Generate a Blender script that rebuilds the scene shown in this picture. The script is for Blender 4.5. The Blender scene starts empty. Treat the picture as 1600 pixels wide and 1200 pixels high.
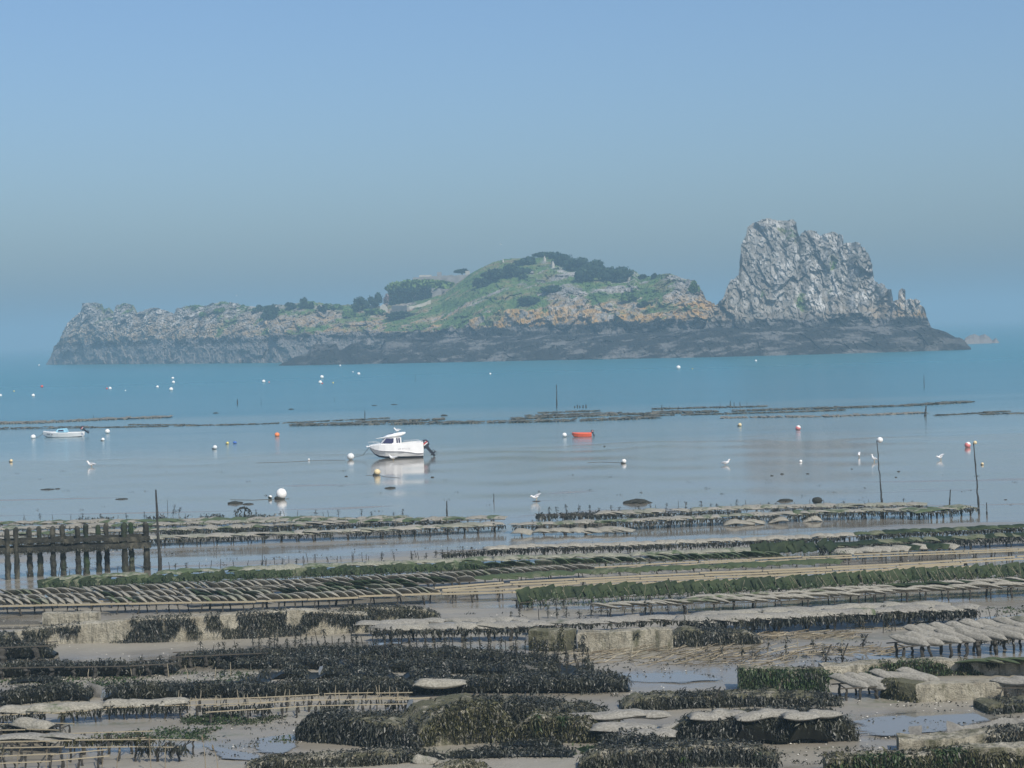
import bpy, math, random
import numpy as np
from mathutils import Matrix, Vector, Euler

random.seed(7)
RNG = np.random.default_rng(7)
SC = bpy.context.scene
COL = SC.collection

# ------------------------------------------------------------------ camera
CAM_H = 12.0
FPX = 3000.0                       # focal length in pixels of a 1600 px wide frame
PITCH = math.atan(83.0 / FPX)
ROLL = math.radians(-1.64)
cam_data = bpy.data.cameras.new('camera')
cam_data.sensor_fit = 'HORIZONTAL'
cam_data.sensor_width = 36.0
cam_data.lens = 36.0 * FPX / 1600.0
cam_data.clip_start = 1.0
cam_data.clip_end = 40000.0
cam = bpy.data.objects.new('camera', cam_data)
COL.objects.link(cam)
CAM_ROT = Matrix.Rotation(math.pi / 2 - PITCH, 3, 'X') @ Matrix.Rotation(ROLL, 3, 'Z')
cam.location = (0, 0, CAM_H)
cam.rotation_euler = CAM_ROT.to_euler()
SC.camera = cam

# ------------------------------------------------------------------ light
SUN_EL, SUN_AZ = 46.0, 150.0       # azimuth clockwise from +Y: behind the camera, to the right
world = bpy.data.worlds.new('World')
SC.world = world
world.use_nodes = True
wn = world.node_tree
bg = wn.nodes['Background']
sky = wn.nodes.new('ShaderNodeTexSky')
sky.sky_type = 'NISHITA'
sky.sun_disc = False
sky.sun_elevation = math.radians(SUN_EL)
sky.sun_rotation = math.radians(SUN_AZ)
sky.altitude = 0.0
sky.air_density = 1.05
sky.dust_density = 2.25
sky.ozone_density = 7.2
wn.links.new(sky.outputs[0], bg.inputs[0])
bg.inputs[1].default_value = 0.127
sun_data = bpy.data.lights.new('sun', 'SUN')
sun_data.energy = 4.3
sun_data.angle = math.radians(0.55)
sun_data.color = (1.0, 0.94, 0.84)
sun = bpy.data.objects.new('sun', sun_data)
COL.objects.link(sun)
_a, _e = math.radians(SUN_AZ), math.radians(SUN_EL)
TO_SUN = Vector((math.sin(_a) * math.cos(_e), math.cos(_a) * math.cos(_e), math.sin(_e)))
sun.rotation_euler = (-TO_SUN).to_track_quat('-Z', 'Y').to_euler()
sun.location = TO_SUN * 200
SC.view_settings.view_transform = 'Standard'
SC.view_settings.look = 'None'
SC.view_settings.exposure = 0.07
SC.view_settings.gamma = 1.0
SC.view_settings.use_curve_mapping = False
SC.render.engine = 'CYCLES'
SC.cycles.use_denoising = True
SC.cycles.max_bounces = 8
SC.cycles.volume_bounces = 1

# ------------------------------------------------------------------ helpers
def ground_z(x, y):
    """Height of the mud flat: falls gently seawards, slight swells."""
    z = np.where(y < 196, 0.0022 * (196 - y), 0.004 * (196 - y))
    z = np.maximum(z, -1.2)
    z = z + 0.022 * np.sin(x * 0.13 + y * 0.31 + 1.0) * np.sin(y * 0.17 - x * 0.05) + 0.012 * np.sin(x * 0.41 + 2.0) * np.sin(y * 0.57)
    return z

def gz(x, y):
    return float(ground_z(np.float64(x), np.float64(y)))

def ray(px, py):
    d = CAM_ROT @ Vector(((px - 800) / FPX, (600 - py) / FPX, -1.0))
    return d

def at_dist(px, py, Y):
    """World point on the sight line of a photo pixel at forward distance Y."""
    d = ray(px, py)
    t = Y / d.y
    return Vector((d.x * t, Y, CAM_H + d.z * t))

def at_z(px, py, z):
    d = ray(px, py)
    t = (z - CAM_H) / d.z
    return Vector((d.x * t, d.y * t, z))

def at(px, py, lift=0.0, sea=False):
    """Ground point under a photo pixel (lift: height above the ground)."""
    z = 0.0
    for _ in range(6):
        p = at_z(px, py, z + lift)
        z = 0.0 if sea else max(gz(p.x, p.y), 0.0)
    return p

def ppm(p):
    return FPX / p.y

def tag(o, label=None, cat=None, group=None, kind=None):
    if label: o['label'] = label
    if cat: o['category'] = cat
    if group: o['group'] = group
    if kind: o['kind'] = kind
    return o

def link(name, data, parent=None, loc=(0, 0, 0), rot=None, scale=None):
    o = bpy.data.objects.new(name, data)
    COL.objects.link(o)
    o.location = loc
    if rot is not None: o.rotation_euler = rot
    if scale is not None: o.scale = scale
    if parent is not None: o.parent = parent
    return o

def empty(name, loc, rz=0.0, scale=None):
    o = link(name, None, None, loc, (0, 0, rz), scale)
    o.empty_display_size = 0.2
    return o

class MB:
    """Collects geometry and builds one mesh."""
    def __init__(self):
        self.v, self.f, self.m, self.c = [], [], [], []
        self.n = 0
    def add(self, verts, faces, mat=0, tint=None):
        verts = np.asarray(verts, dtype=np.float64).reshape(-1, 3)
        self.v.append(verts)
        if isinstance(faces, np.ndarray):
            self.f.append(('a', faces + self.n)); self.m.append(np.full(len(faces), mat))
        else:
            self.f.append(('l', [tuple(i + self.n for i in f) for f in faces])); self.m.append(np.full(len(faces), mat))
        if tint is None: tint = 0.5
        self.c.append(np.broadcast_to(np.asarray(tint, dtype=np.float64), (len(verts),)))
        self.n += len(verts)
        return self
    def box(self, c, s, rz=0.0, mat=0, tint=None, jit=0.0):
        x, y, z = np.array(s) / 2.0
        v = np.array([[-x,-y,-z],[x,-y,-z],[x,y,-z],[-x,y,-z],[-x,-y,z],[x,-y,z],[x,y,z],[-x,y,z]])
        if jit: v = v + RNG.uniform(-jit, jit, v.shape)
        ca, sa = math.cos(rz), math.sin(rz)
        v = v @ np.array([[ca, sa, 0], [-sa, ca, 0], [0, 0, 1]]) + np.array(c)
        return self.add(v, [(0,3,2,1),(4,5,6,7),(0,1,5,4),(1,2,6,5),(2,3,7,6),(3,0,4,7)], mat, tint)
    def tube(self, pts, rad, n=6, mat=0, cap=True, tint=None):
        pts = [np.array(p, dtype=float) for p in pts]
        rad = rad if hasattr(rad, '__len__') else [rad] * len(pts)
        rings = []
        for i, p in enumerate(pts):
            a = pts[max(i - 1, 0)]; b = pts[min(i + 1, len(pts) - 1)]
            d = b - a; d = d / (np.linalg.norm(d) + 1e-9)
            up = np.array([0, 0, 1.0]) if abs(d[2]) < 0.9 else np.array([1.0, 0, 0])
            u = np.cross(d, up); u /= np.linalg.norm(u) + 1e-9
            w = np.cross(d, u)
            ang = np.arange(n) / n * 2 * math.pi
            rings.append(p + rad[i] * (np.cos(ang)[:, None] * u + np.sin(ang)[:, None] * w))
        v = np.concatenate(rings)
        f = []
        for i in range(len(pts) - 1):
            for k in range(n):
                k2 = (k + 1) % n
                f.append((i * n + k, (i + 1) * n + k, (i + 1) * n + k2, i * n + k2))
        if cap:
            f.append(tuple(range(n))); f.append(tuple(reversed(range((len(pts) - 1) * n, len(pts) * n))))
        return self.add(v, f, mat, tint)
    def lathe(self, prof, n=16, c=(0, 0, 0), mat=0, tint=None):
        ang = np.arange(n) / n * 2 * math.pi
        v, f = [], []
        for r, z in prof:
            v.append(np.stack([c[0] + r * np.cos(ang), c[1] + r * np.sin(ang), np.full(n, c[2] + z)], 1))
        for i in range(len(prof) - 1):
            for k in range(n):
                k2 = (k + 1) % n
                f.append((i * n + k, i * n + k2, (i + 1) * n + k2, (i + 1) * n + k))
        return self.add(np.concatenate(v), f, mat, tint)
    def ball(self, c, r, n=14, m=9, sq=(1, 1, 1), mat=0, tint=None):
        prof = [(r * math.sin(math.pi * i / m) + 1e-4, -r * math.cos(math.pi * i / m)) for i in range(m + 1)]
        k = self.n
        self.lathe(prof, n, (0, 0, 0), mat, tint)
        self.v[-1] = self.v[-1] * np.array(sq) + np.array(c)
        return self
    def mesh(self, name, mats, smooth=False):
        V = np.concatenate(self.v)
        me = bpy.data.meshes.new(name)
        lt, lv = [], []
        for kind, f in self.f:
            if kind == 'a':
                lt.append(np.full(len(f), f.shape[1])); lv.append(f.reshape(-1))
            elif f:
                lt.append(np.array([len(q) for q in f])); lv.append(np.array([i for q in f for i in q]))
        lt = np.concatenate(lt).astype(np.int32); lv = np.concatenate(lv).astype(np.int32)
        me.vertices.add(len(V)); me.vertices.foreach_set('co', V.astype(np.float32).ravel())
        me.loops.add(len(lv)); me.loops.foreach_set('vertex_index', lv)
        me.polygons.add(len(lt))
        me.polygons.foreach_set('loop_start', (np.cumsum(lt) - lt).astype(np.int32))
        me.polygons.foreach_set('material_index', np.concatenate(self.m).astype(np.int32))
        me.polygons.foreach_set('use_smooth', np.full(len(lt), bool(smooth)))
        at_ = me.attributes.new('tint', 'FLOAT', 'POINT')
        at_.data.foreach_set('value', np.concatenate(self.c).astype(np.float32))
        for m in (mats if isinstance(mats, (list, tuple)) else [mats]): me.materials.append(m)
        me.update(calc_edges=True)
        return me
    def build(self, name, mats, parent=None, loc=(0, 0, 0), rot=None, smooth=False):
        return link(name, self.mesh(name, mats, smooth), parent, loc, rot)

# value noise in numpy
def _hash(ix, iy, iz, seed):
    h = (ix.astype(np.int64) * 374761393 + iy.astype(np.int64) * 668265263 + iz.astype(np.int64) * 2147483647 + seed * 974634777) & 0x7fffffff
    h = ((h ^ (h >> 13)) * 1274126177) & 0x7fffffff
    h = ((h ^ (h >> 16)) * 668265263) & 0x7fffffff
    return ((h ^ (h >> 15)) & 0xffffff) / float(0xffffff)

def vnoise(x, y, z, seed=0):
    x, y, z = np.broadcast_arrays(np.asarray(x, float), np.asarray(y, float), np.asarray(z, float))
    xi, yi, zi = np.floor(x), np.floor(y), np.floor(z)
    fx, fy, fz = x - xi, y - yi, z - zi
    fx, fy, fz = [t * t * (3 - 2 * t) for t in (fx, fy, fz)]
    r = 0
    for dx in (0, 1):
        for dy in (0, 1):
            for dz in (0, 1):
                w = (fx if dx else 1 - fx) * (fy if dy else 1 - fy) * (fz if dz else 1 - fz)
                r = r + w * _hash(xi + dx, yi + dy, zi + dz, seed)
    return r

def fbm(x, y, z, oct=4, seed=0, ridged=False):
    s, a, t = 0, 1.0, 0
    for o in range(oct):
        n = vnoise(np.asarray(x) * 2 ** o, np.asarray(y) * 2 ** o, np.asarray(z) * 2 ** o, seed + o * 17)
        if ridged: n = 1 - np.abs(2 * n - 1)
        s = s + a * n; t += a; a *= 0.5
    return s / t

def facets(x, y, z, seed=0):
    """Blocky rock: each Voronoi cell is a randomly tilted plane."""
    xi, yi, zi = np.floor(x), np.floor(y), np.floor(z)
    best = np.full(x.shape, 9.0); val = np.zeros(x.shape)
    for dx in (-1, 0, 1):
        for dy in (-1, 0, 1):
            for dz in (-1, 0, 1):
                cx, cy, cz = xi + dx, yi + dy, zi + dz
                px = cx + _hash(cx, cy, cz, seed + 1); py = cy + _hash(cx, cy, cz, seed + 2); pz = cz + _hash(cx, cy, cz, seed + 3)
                d = (px - x) ** 2 + (py - y) ** 2 + (pz - z) ** 2
                v = _hash(cx, cy, cz, seed + 4) - 0.5 + (x - px) * (_hash(cx, cy, cz, seed + 5) - 0.5) * 1.6 + (z - pz) * (_hash(cx, cy, cz, seed + 6) - 0.65) * 1.6
                m = d < best
                best = np.where(m, d, best); val = np.where(m, v, val)
    return val

# ------------------------------------------------------------------ materials
class NT:
    """Small node-tree builder."""
    def __init__(self, name):
        self.m = bpy.data.materials.new(name)
        self.m.use_nodes = True
        self.t = self.m.node_tree
        self.p = self.t.nodes['Principled BSDF']
        self.out = self.t.nodes['Material Output']
    def node(self, typ, **kw):
        n = self.t.nodes.new(typ)
        for k, v in kw.items():
            if k.startswith('i_'):
                n.inputs[k[2:].replace('_', ' ')].default_value = v
            else: setattr(n, k, v)
        return n
    def link(self, a, b): self.t.links.new(a, b)
    def coord(self, kind='Object', scale=(1, 1, 1), rot=(0, 0, 0)):
        if kind == 'World':
            src = self.node('ShaderNodeNewGeometry').outputs['Position']
        else:
            src = self.node('ShaderNodeTexCoord').outputs[kind]
        mp = self.node('ShaderNodeMapping')
        mp.inputs['Scale'].default_value = scale
        mp.inputs['Rotation'].default_value = rot
        self.link(src, mp.inputs[0])
        return mp.outputs[0]
    def noise(self, vec, scale, detail=4, rough=0.55, dist=0.0):
        n = self.node('ShaderNodeTexNoise')
        n.inputs['Scale'].default_value = scale
        n.inputs['Detail'].default_value = detail
        n.inputs['Roughness'].default_value = rough
        n.inputs['Distortion'].default_value = dist
        if vec is not None: self.link(vec, n.inputs['Vector'])
        return n.outputs['Fac']
    def ramp(self, fac, stops, interp='LINEAR'):
        r = self.node('ShaderNodeValToRGB')
        r.color_ramp.interpolation = interp
        el = r.color_ramp.elements
        while len(el) < len(stops): el.new(0.5)
        for e, (p, c) in zip(el, stops):
            e.position = p
            e.color = (c, c, c, 1) if not hasattr(c, '__len__') else (*c, 1)
        self.link(fac, r.inputs[0])
        return r.outputs[0]
    def mix(self, fac, a, b, mode='MIX'):
        n = self.node('ShaderNodeMix', data_type='RGBA', blend_type=mode)
        for s, val in ((n.inputs['Factor'], fac), (n.inputs['A'], a), (n.inputs['B'], b)):
            if hasattr(val, 'is_linked') or isinstance(val, bpy.types.NodeSocket): self.link(val, s)
            elif hasattr(val, '__len__'): s.default_value = (*val, 1)
            else: s.default_value = val
        # the RGBA sockets
        for s, val in ((n.inputs[0], fac), (n.inputs[6], a), (n.inputs[7], b)):
            if isinstance(val, bpy.types.NodeSocket): self.link(val, s)
            elif hasattr(val, '__len__'): s.default_value = (*val, 1)
            else: s.default_value = val
        return n.outputs[2]
    def math(self, op, a, b=None, clamp=False):
        n = self.node('ShaderNodeMath', operation=op, use_clamp=clamp)
        for s, val in zip(n.inputs, (a, b)):
            if val is None: continue
            if isinstance(val, bpy.types.NodeSocket): self.link(val, s)
            else: s.default_value = val
        return n.outputs[0]
    def attr(self, name='tint'):
        return self.node('ShaderNodeAttribute', attribute_name=name).outputs['Fac']
    def rand(self):
        return self.node('ShaderNodeObjectInfo').outputs['Random']
    def bump(self, h, strength=0.5, dist=0.05):
        b = self.node('ShaderNodeBump')
        b.inputs['Strength'].default_value = strength
        b.inputs['Distance'].default_value = dist
        self.link(h, b.inputs['Height'])
        self.link(b.outputs[0], self.p.inputs['Normal'])
    def set(self, color=None, rough=None, spec=None, metal=None):
        for nm, val in (('Base Color', color), ('Roughness', rough), ('Specular IOR Level', spec), ('Metallic', metal)):
            if val is None: continue
            s = self.p.inputs[nm]
            if isinstance(val, bpy.types.NodeSocket): self.link(val, s)
            elif hasattr(val, '__len__'): s.default_value = (*val, 1)
            else: s.default_value = val
        return self.m

def simple(name, color, rough=0.6, var=0.25, scale=6.0, dirt=None, dirt_amt=0.4, spec=0.4):
    """Paint or plastic with slight mottling and optional dirt."""
    n = NT(name)
    v = n.coord('Object')
    no = n.noise(v, scale, 4)
    dark = tuple(c * (1 - var) for c in color)
    c = n.mix(n.ramp(no, [(0.3, 0.0), (0.7, 1.0)]), dark, color)
    if dirt:
        d = n.noise(v, scale * 0.6, 5, 0.65)
        c = n.mix(n.ramp(d, [(1 - dirt_amt - 0.08, 0.0), (1 - dirt_amt + 0.12, 1.0)]), c, dirt)
    return n.set(c, rough, spec)

M = {}
def make_materials():
    # --- mud flat -------------------------------------------------
    n = NT('wet_mud')
    w = n.coord('World', (1, 1, 1))
    ws = n.coord('World', (0.12, 0.55, 1.0), (0, 0, math.radians(2)))
    wet = n.noise(ws, 0.35, 5, 0.55, 0.4)
    fine = n.noise(w, 2.2, 6, 0.65)
    gr = n.noise(w, 14.0, 3, 0.6)
    dry = n.mix(fine, (0.19, 0.172, 0.135), (0.32, 0.295, 0.235))
    dry = n.mix(n.ramp(gr, [(0.35, 0.0), (0.75, 1.0)]), dry, (0.25, 0.23, 0.185))
    wetc = n.mix(fine, (0.15, 0.132, 0.10), (0.21, 0.187, 0.148))
    # the flat is wetter towards the sea
    sep = n.node('ShaderNodeSeparateXYZ'); n.link(n.node('ShaderNodeNewGeometry').outputs['Position'], sep.inputs[0])
    far = n.math('MULTIPLY', n.math('SUBTRACT', sep.outputs[1], 68.0), 1 / 95.0, True)
    wm = n.math('ADD', n.math('ADD', wet, 0.065), n.math('MULTIPLY', far, 0.31))
    mask = n.ramp(wm, [(0.50, 0.0), (0.70, 1.0)])
    col = n.mix(mask, dry, wetc)
    # green algae film
    al = n.noise(n.coord('World', (0.25, 0.6, 1.0)), 0.9, 5, 0.6)
    al2 = n.noise(w, 3.5, 4, 0.7)
    alm = n.math('MULTIPLY', n.ramp(al, [(0.56, 0.0), (0.68, 1.0)]), n.ramp(al2, [(0.42, 0.0), (0.6, 1.0)]))
    nearm = n.ramp(far, [(0.0, 1.0), (0.12, 0.0)])
    col = n.mix(n.math('MULTIPLY', n.math('MULTIPLY', alm, nearm), 0.75), col, (0.06, 0.085, 0.025))
    rough = n.ramp(mask, [(0.0, 0.62), (0.55, 0.34), (1.0, 0.10)])
    n.set(col, rough, 0.45)
    hb = n.math('ADD', n.math('MULTIPLY', fine, 0.7), n.math('MULTIPLY', gr, 0.3))
    b = n.node('ShaderNodeBump'); b.inputs['Distance'].default_value = 0.05
    n.link(n.ramp(mask, [(0.0, 0.75), (0.6, 0.2), (1.0, 0.07)]), b.inputs['Strength'])
    n.link(hb, b.inputs['Height']); n.link(b.outputs[0], n.p.inputs['Normal'])
    M['mud'] = n.m
    # --- sea ------------------------------------------------------
    n = NT('sea_water')
    pos = n.node('ShaderNodeNewGeometry').outputs['Position']
    sep = n.node('ShaderNodeSeparateXYZ'); n.link(pos, sep.inputs[0])
    wob = n.noise(n.coord('World', (0.008, 0.03, 1)), 1.0, 4)
    d = n.math('ADD', sep.outputs[1], n.math('MULTIPLY', n.math('SUBTRACT', wob, 0.5), 120.0))
    dd = n.math('MULTIPLY', n.math('SUBTRACT', d, 170.0), 1 / 400.0, True)
    col = n.ramp(dd, [(0.0, (0.27, 0.265, 0.235)), (0.13, (0.18, 0.235, 0.235)), (0.35, (0.045, 0.165, 0.205)), (1.0, (0.025, 0.175, 0.215))])
    streak = n.noise(n.coord('World', (0.004, 0.05, 1)), 1.0, 5, 0.6)
    col = n.mix(n.ramp(streak, [(0.35, 0.0), (0.7, 0.35)]), col, (0.025, 0.11, 0.15))
    rp = n.noise(n.coord('World', (0.5, 1.4, 1)), 1.1, 4, 0.6)
    rp2 = n.noise(n.coord('World', (0.05, 0.22, 1)), 1.0, 3, 0.5)
    n.set(col, n.ramp(dd, [(0.0, 0.08), (0.3, 0.2), (1.0, 0.28)]), 0.32)
    h = n.math('ADD', rp, n.math('MULTIPLY', rp2, 3.0))
    b = n.node('ShaderNodeBump'); b.inputs['Distance'].default_value = 0.12
    n.link(n.ramp(dd, [(0.0, 0.08), (0.10, 0.3), (0.35, 0.7), (1.0, 0.8)]), b.inputs['Strength'])
    n.link(h, b.inputs['Height']); n.link(b.outputs[0], n.p.inputs['Normal'])
    n.p.inputs['IOR'].default_value = 1.33
    M['sea'] = n.m
    # --- pool water -------------------------------------------------
    n = NT('pool_water')
    v = n.coord('World', (1, 1, 1))
    n.set((0.175, 0.165, 0.14), 0.04, 0.5)
    n.bump(n.noise(v, 4.0, 3), 0.05, 0.02)
    n.p.inputs['IOR'].default_value = 1.33
    m_ = n.math('ADD', n.attr(), n.math('MULTIPLY', n.math('SUBTRACT', n.noise(n.coord('World', (0.5, 1.6, 1)), 1.6, 5, 0.65), 0.5), 1.5))
    n.link(n.ramp(m_, [(0.30, 0.0), (0.50, 1.0)]), n.p.inputs['Alpha'])
    M['pool'] = n.m
make_materials()
# ------------------------------------------------------------------ setting
def grid_sheet(xs_of, ys, ncol, zfun):
    V = []
    for y in ys:
        w = xs_of(y)
        V.append(np.stack([np.linspace(-w, w, ncol), np.full(ncol, y)], 1))
    V = np.concatenate(V)
    z = zfun(V[:, 0], V[:, 1])
    V = np.concatenate([V, z[:, None]], 1)
    r = len(ys)
    i = np.arange((r - 1) * ncol).reshape(r - 1, ncol)[:, :-1].ravel()
    F = np.stack([i, i + 1, i + ncol + 1, i + ncol], 1)
    return V, F

def mud_z(x, y):
    z = ground_z(x, y)
    near = np.clip((130 - y) / 60, 0, 1)
    return z + near * (0.10 * (fbm(x * 0.5, y * 0.9, 0, 4, 5) - 0.5) + 0.03 * (fbm(x * 2.5, y * 3.5, 0, 3, 6) - 0.5))

ys = np.concatenate([np.linspace(-60, 44, 14), 45 * (285 / 45.0) ** np.linspace(0, 1, 420)])
V, F = grid_sheet(lambda y: 0.5 * max(y, 0) + 45, ys, 330, mud_z)
tag(MB().add(V, F).build('mudflat', M['mud'], smooth=True), 'wet grey brown mud flat laid bare by the low tide', 'mud', kind='structure')

ys = np.concatenate([np.linspace(140, 400, 30), np.geomspace(420, 12300, 40)])
V, F = grid_sheet(lambda y: 0.9 * y + 300, ys, 60, lambda x, y: np.zeros_like(x))
tag(MB().add(V, F).build('sea', M['sea'], smooth=True), 'calm turquoise sea between the flats and the island', 'sea', kind='structure')

# --- rock and grass of the islands --------------------------------
def rock_material():
    n = NT('island_rock')
    w = n.coord('World', (1, 1, 1))
    sep = n.node('ShaderNodeSeparateXYZ'); n.link(n.node('ShaderNodeNewGeometry').outputs['Position'], sep.inputs[0])
    nz = n.node('ShaderNodeSeparateXYZ'); n.link(n.node('ShaderNodeNewGeometry').outputs['Normal'], nz.inputs[0])
    a1 = n.noise(w, 0.16, 6, 0.65)
    a2 = n.noise(w, 0.6, 5, 0.7)
    rock = n.ramp(a1, [(0.3, (0.15, 0.14, 0.12)), (0.5, (0.265, 0.25, 0.22)), (0.7, (0.40, 0.38, 0.34))])
    rock = n.mix(n.ramp(a2, [(0.45, 0.0), (0.65, 0.6)]), rock, (0.155, 0.145, 0.13))
    zone = n.ramp(n.noise(w, 0.045, 4, 0.6), [(0.38, 0.0), (0.62, 1.0)])
    rock = n.mix(zone, n.mix(0.55, rock, (0.15, 0.15, 0.135)), rock)
    # yellow lichen just above the tide
    h = n.math('ADD', sep.outputs[2], n.math('MULTIPLY', n.math('SUBTRACT', n.noise(w, 0.08, 4), 0.5), 7.0))
    li = n.ramp(n.math('MULTIPLY', h, 1 / 60.0), [(0.19, 0.0), (0.215, 1.0), (0.33, 0.95), (0.48, 0.0)])
    li = n.math('MULTIPLY', li, n.ramp(n.noise(w, 0.22, 5, 0.65), [(0.42, 0.0), (0.55, 1.0)]))
    li = n.math('MULTIPLY', li, n.attr('lichen'))
    rock = n.mix(n.math('MULTIPLY', li, 0.85), rock, (0.50, 0.30, 0.08))
    # guano
    gv = n.coord('World', (1, 0.6, 0.42))
    gu = n.ramp(n.noise(gv, 0.22, 8, 0.72), [(0.49, 0.0), (0.60, 1.0)])
    gs = n.ramp(n.noise(n.coord('World', (1, 0.5, 0.14)), 0.42, 5, 0.7), [(0.56, 0.0), (0.64, 1.0)])
    gp = n.ramp(n.noise(w, 0.06, 3), [(0.42, 0.0), (0.58, 1.0)])
    gu = n.math('MAXIMUM', n.math('MULTIPLY', gu, 0.6), n.math('MULTIPLY', gs, gp))
    gu = n.math('MULTIPLY', gu, n.attr('guano'))
    rock = n.mix(gu, rock, (0.80, 0.78, 0.73))
    # grass
    g1 = n.noise(w, 0.10, 5, 0.6)
    gr = n.ramp(g1, [(0.3, (0.06, 0.115, 0.03)), (0.48, (0.11, 0.19, 0.05)), (0.62, (0.25, 0.215, 0.11)), (0.8, (0.17, 0.15, 0.08))])
    gr = n.mix(n.ramp(n.noise(w, 0.5, 4, 0.7), [(0.45, 0.0), (0.7, 0.7)]), gr, (0.04, 0.065, 0.028))
    gm = n.math('ADD', n.attr('grass'), n.math('MULTIPLY', n.math('SUBTRACT', n.noise(w, 0.07, 6, 0.62), 0.5), 2.4))
    gm = n.ramp(gm, [(0.45, 0.0), (0.55, 1.0)])
    col = n.mix(gm, rock, gr)
    # seaweed and wrack below the high water line
    lv = n.attr('weedline')
    hh = n.math('ADD', n.math('DIVIDE', sep.outputs[2], lv), n.math('MULTIPLY', n.math('SUBTRACT', n.noise(w, 0.14, 6, 0.7), 0.5), 0.55))
    wd = n.ramp(hh, [(0.94, 1.0), (1.04, 0.0)])
    band = n.ramp(n.math('MULTIPLY', hh, 0.5), [(0.33, 1.0), (0.42, 0.0)])  # lower half: bare patches
    bare = n.math('MULTIPLY', n.ramp(n.noise(n.coord('World', (0.6, 1, 1.6)), 0.11, 7, 0.72), [(0.5, 0.0), (0.58, 1.0)]), n.attr('bare'))
    bare = n.math('MAXIMUM', bare, n.math('MULTIPLY', band, n.math('GREATER_THAN', n.attr('bare'), 1.5)), True)
    weed = n.mix(n.noise(w, 0.7, 4, 0.7), (0.012, 0.014, 0.014), (0.042, 0.044, 0.042))
    barec = n.mix(a2, (0.14, 0.135, 0.13), (0.29, 0.275, 0.255))
    low = n.mix(bare, weed, barec)
    col = n.mix(wd, col, low)
    n.set(col, 0.9, 0.2)
    n.bump(n.math('ADD', n.noise(w, 0.5, 6, 0.75), n.math('MULTIPLY', n.noise(w, 1.8, 4, 0.7), 0.4)), 0.8, 1.2)
    return n.m
M['rock'] = rock_material()

def interp(pts, x):
    a = np.array(pts, float)
    return np.interp(x, a[:, 0], a[:, 1])

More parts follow.
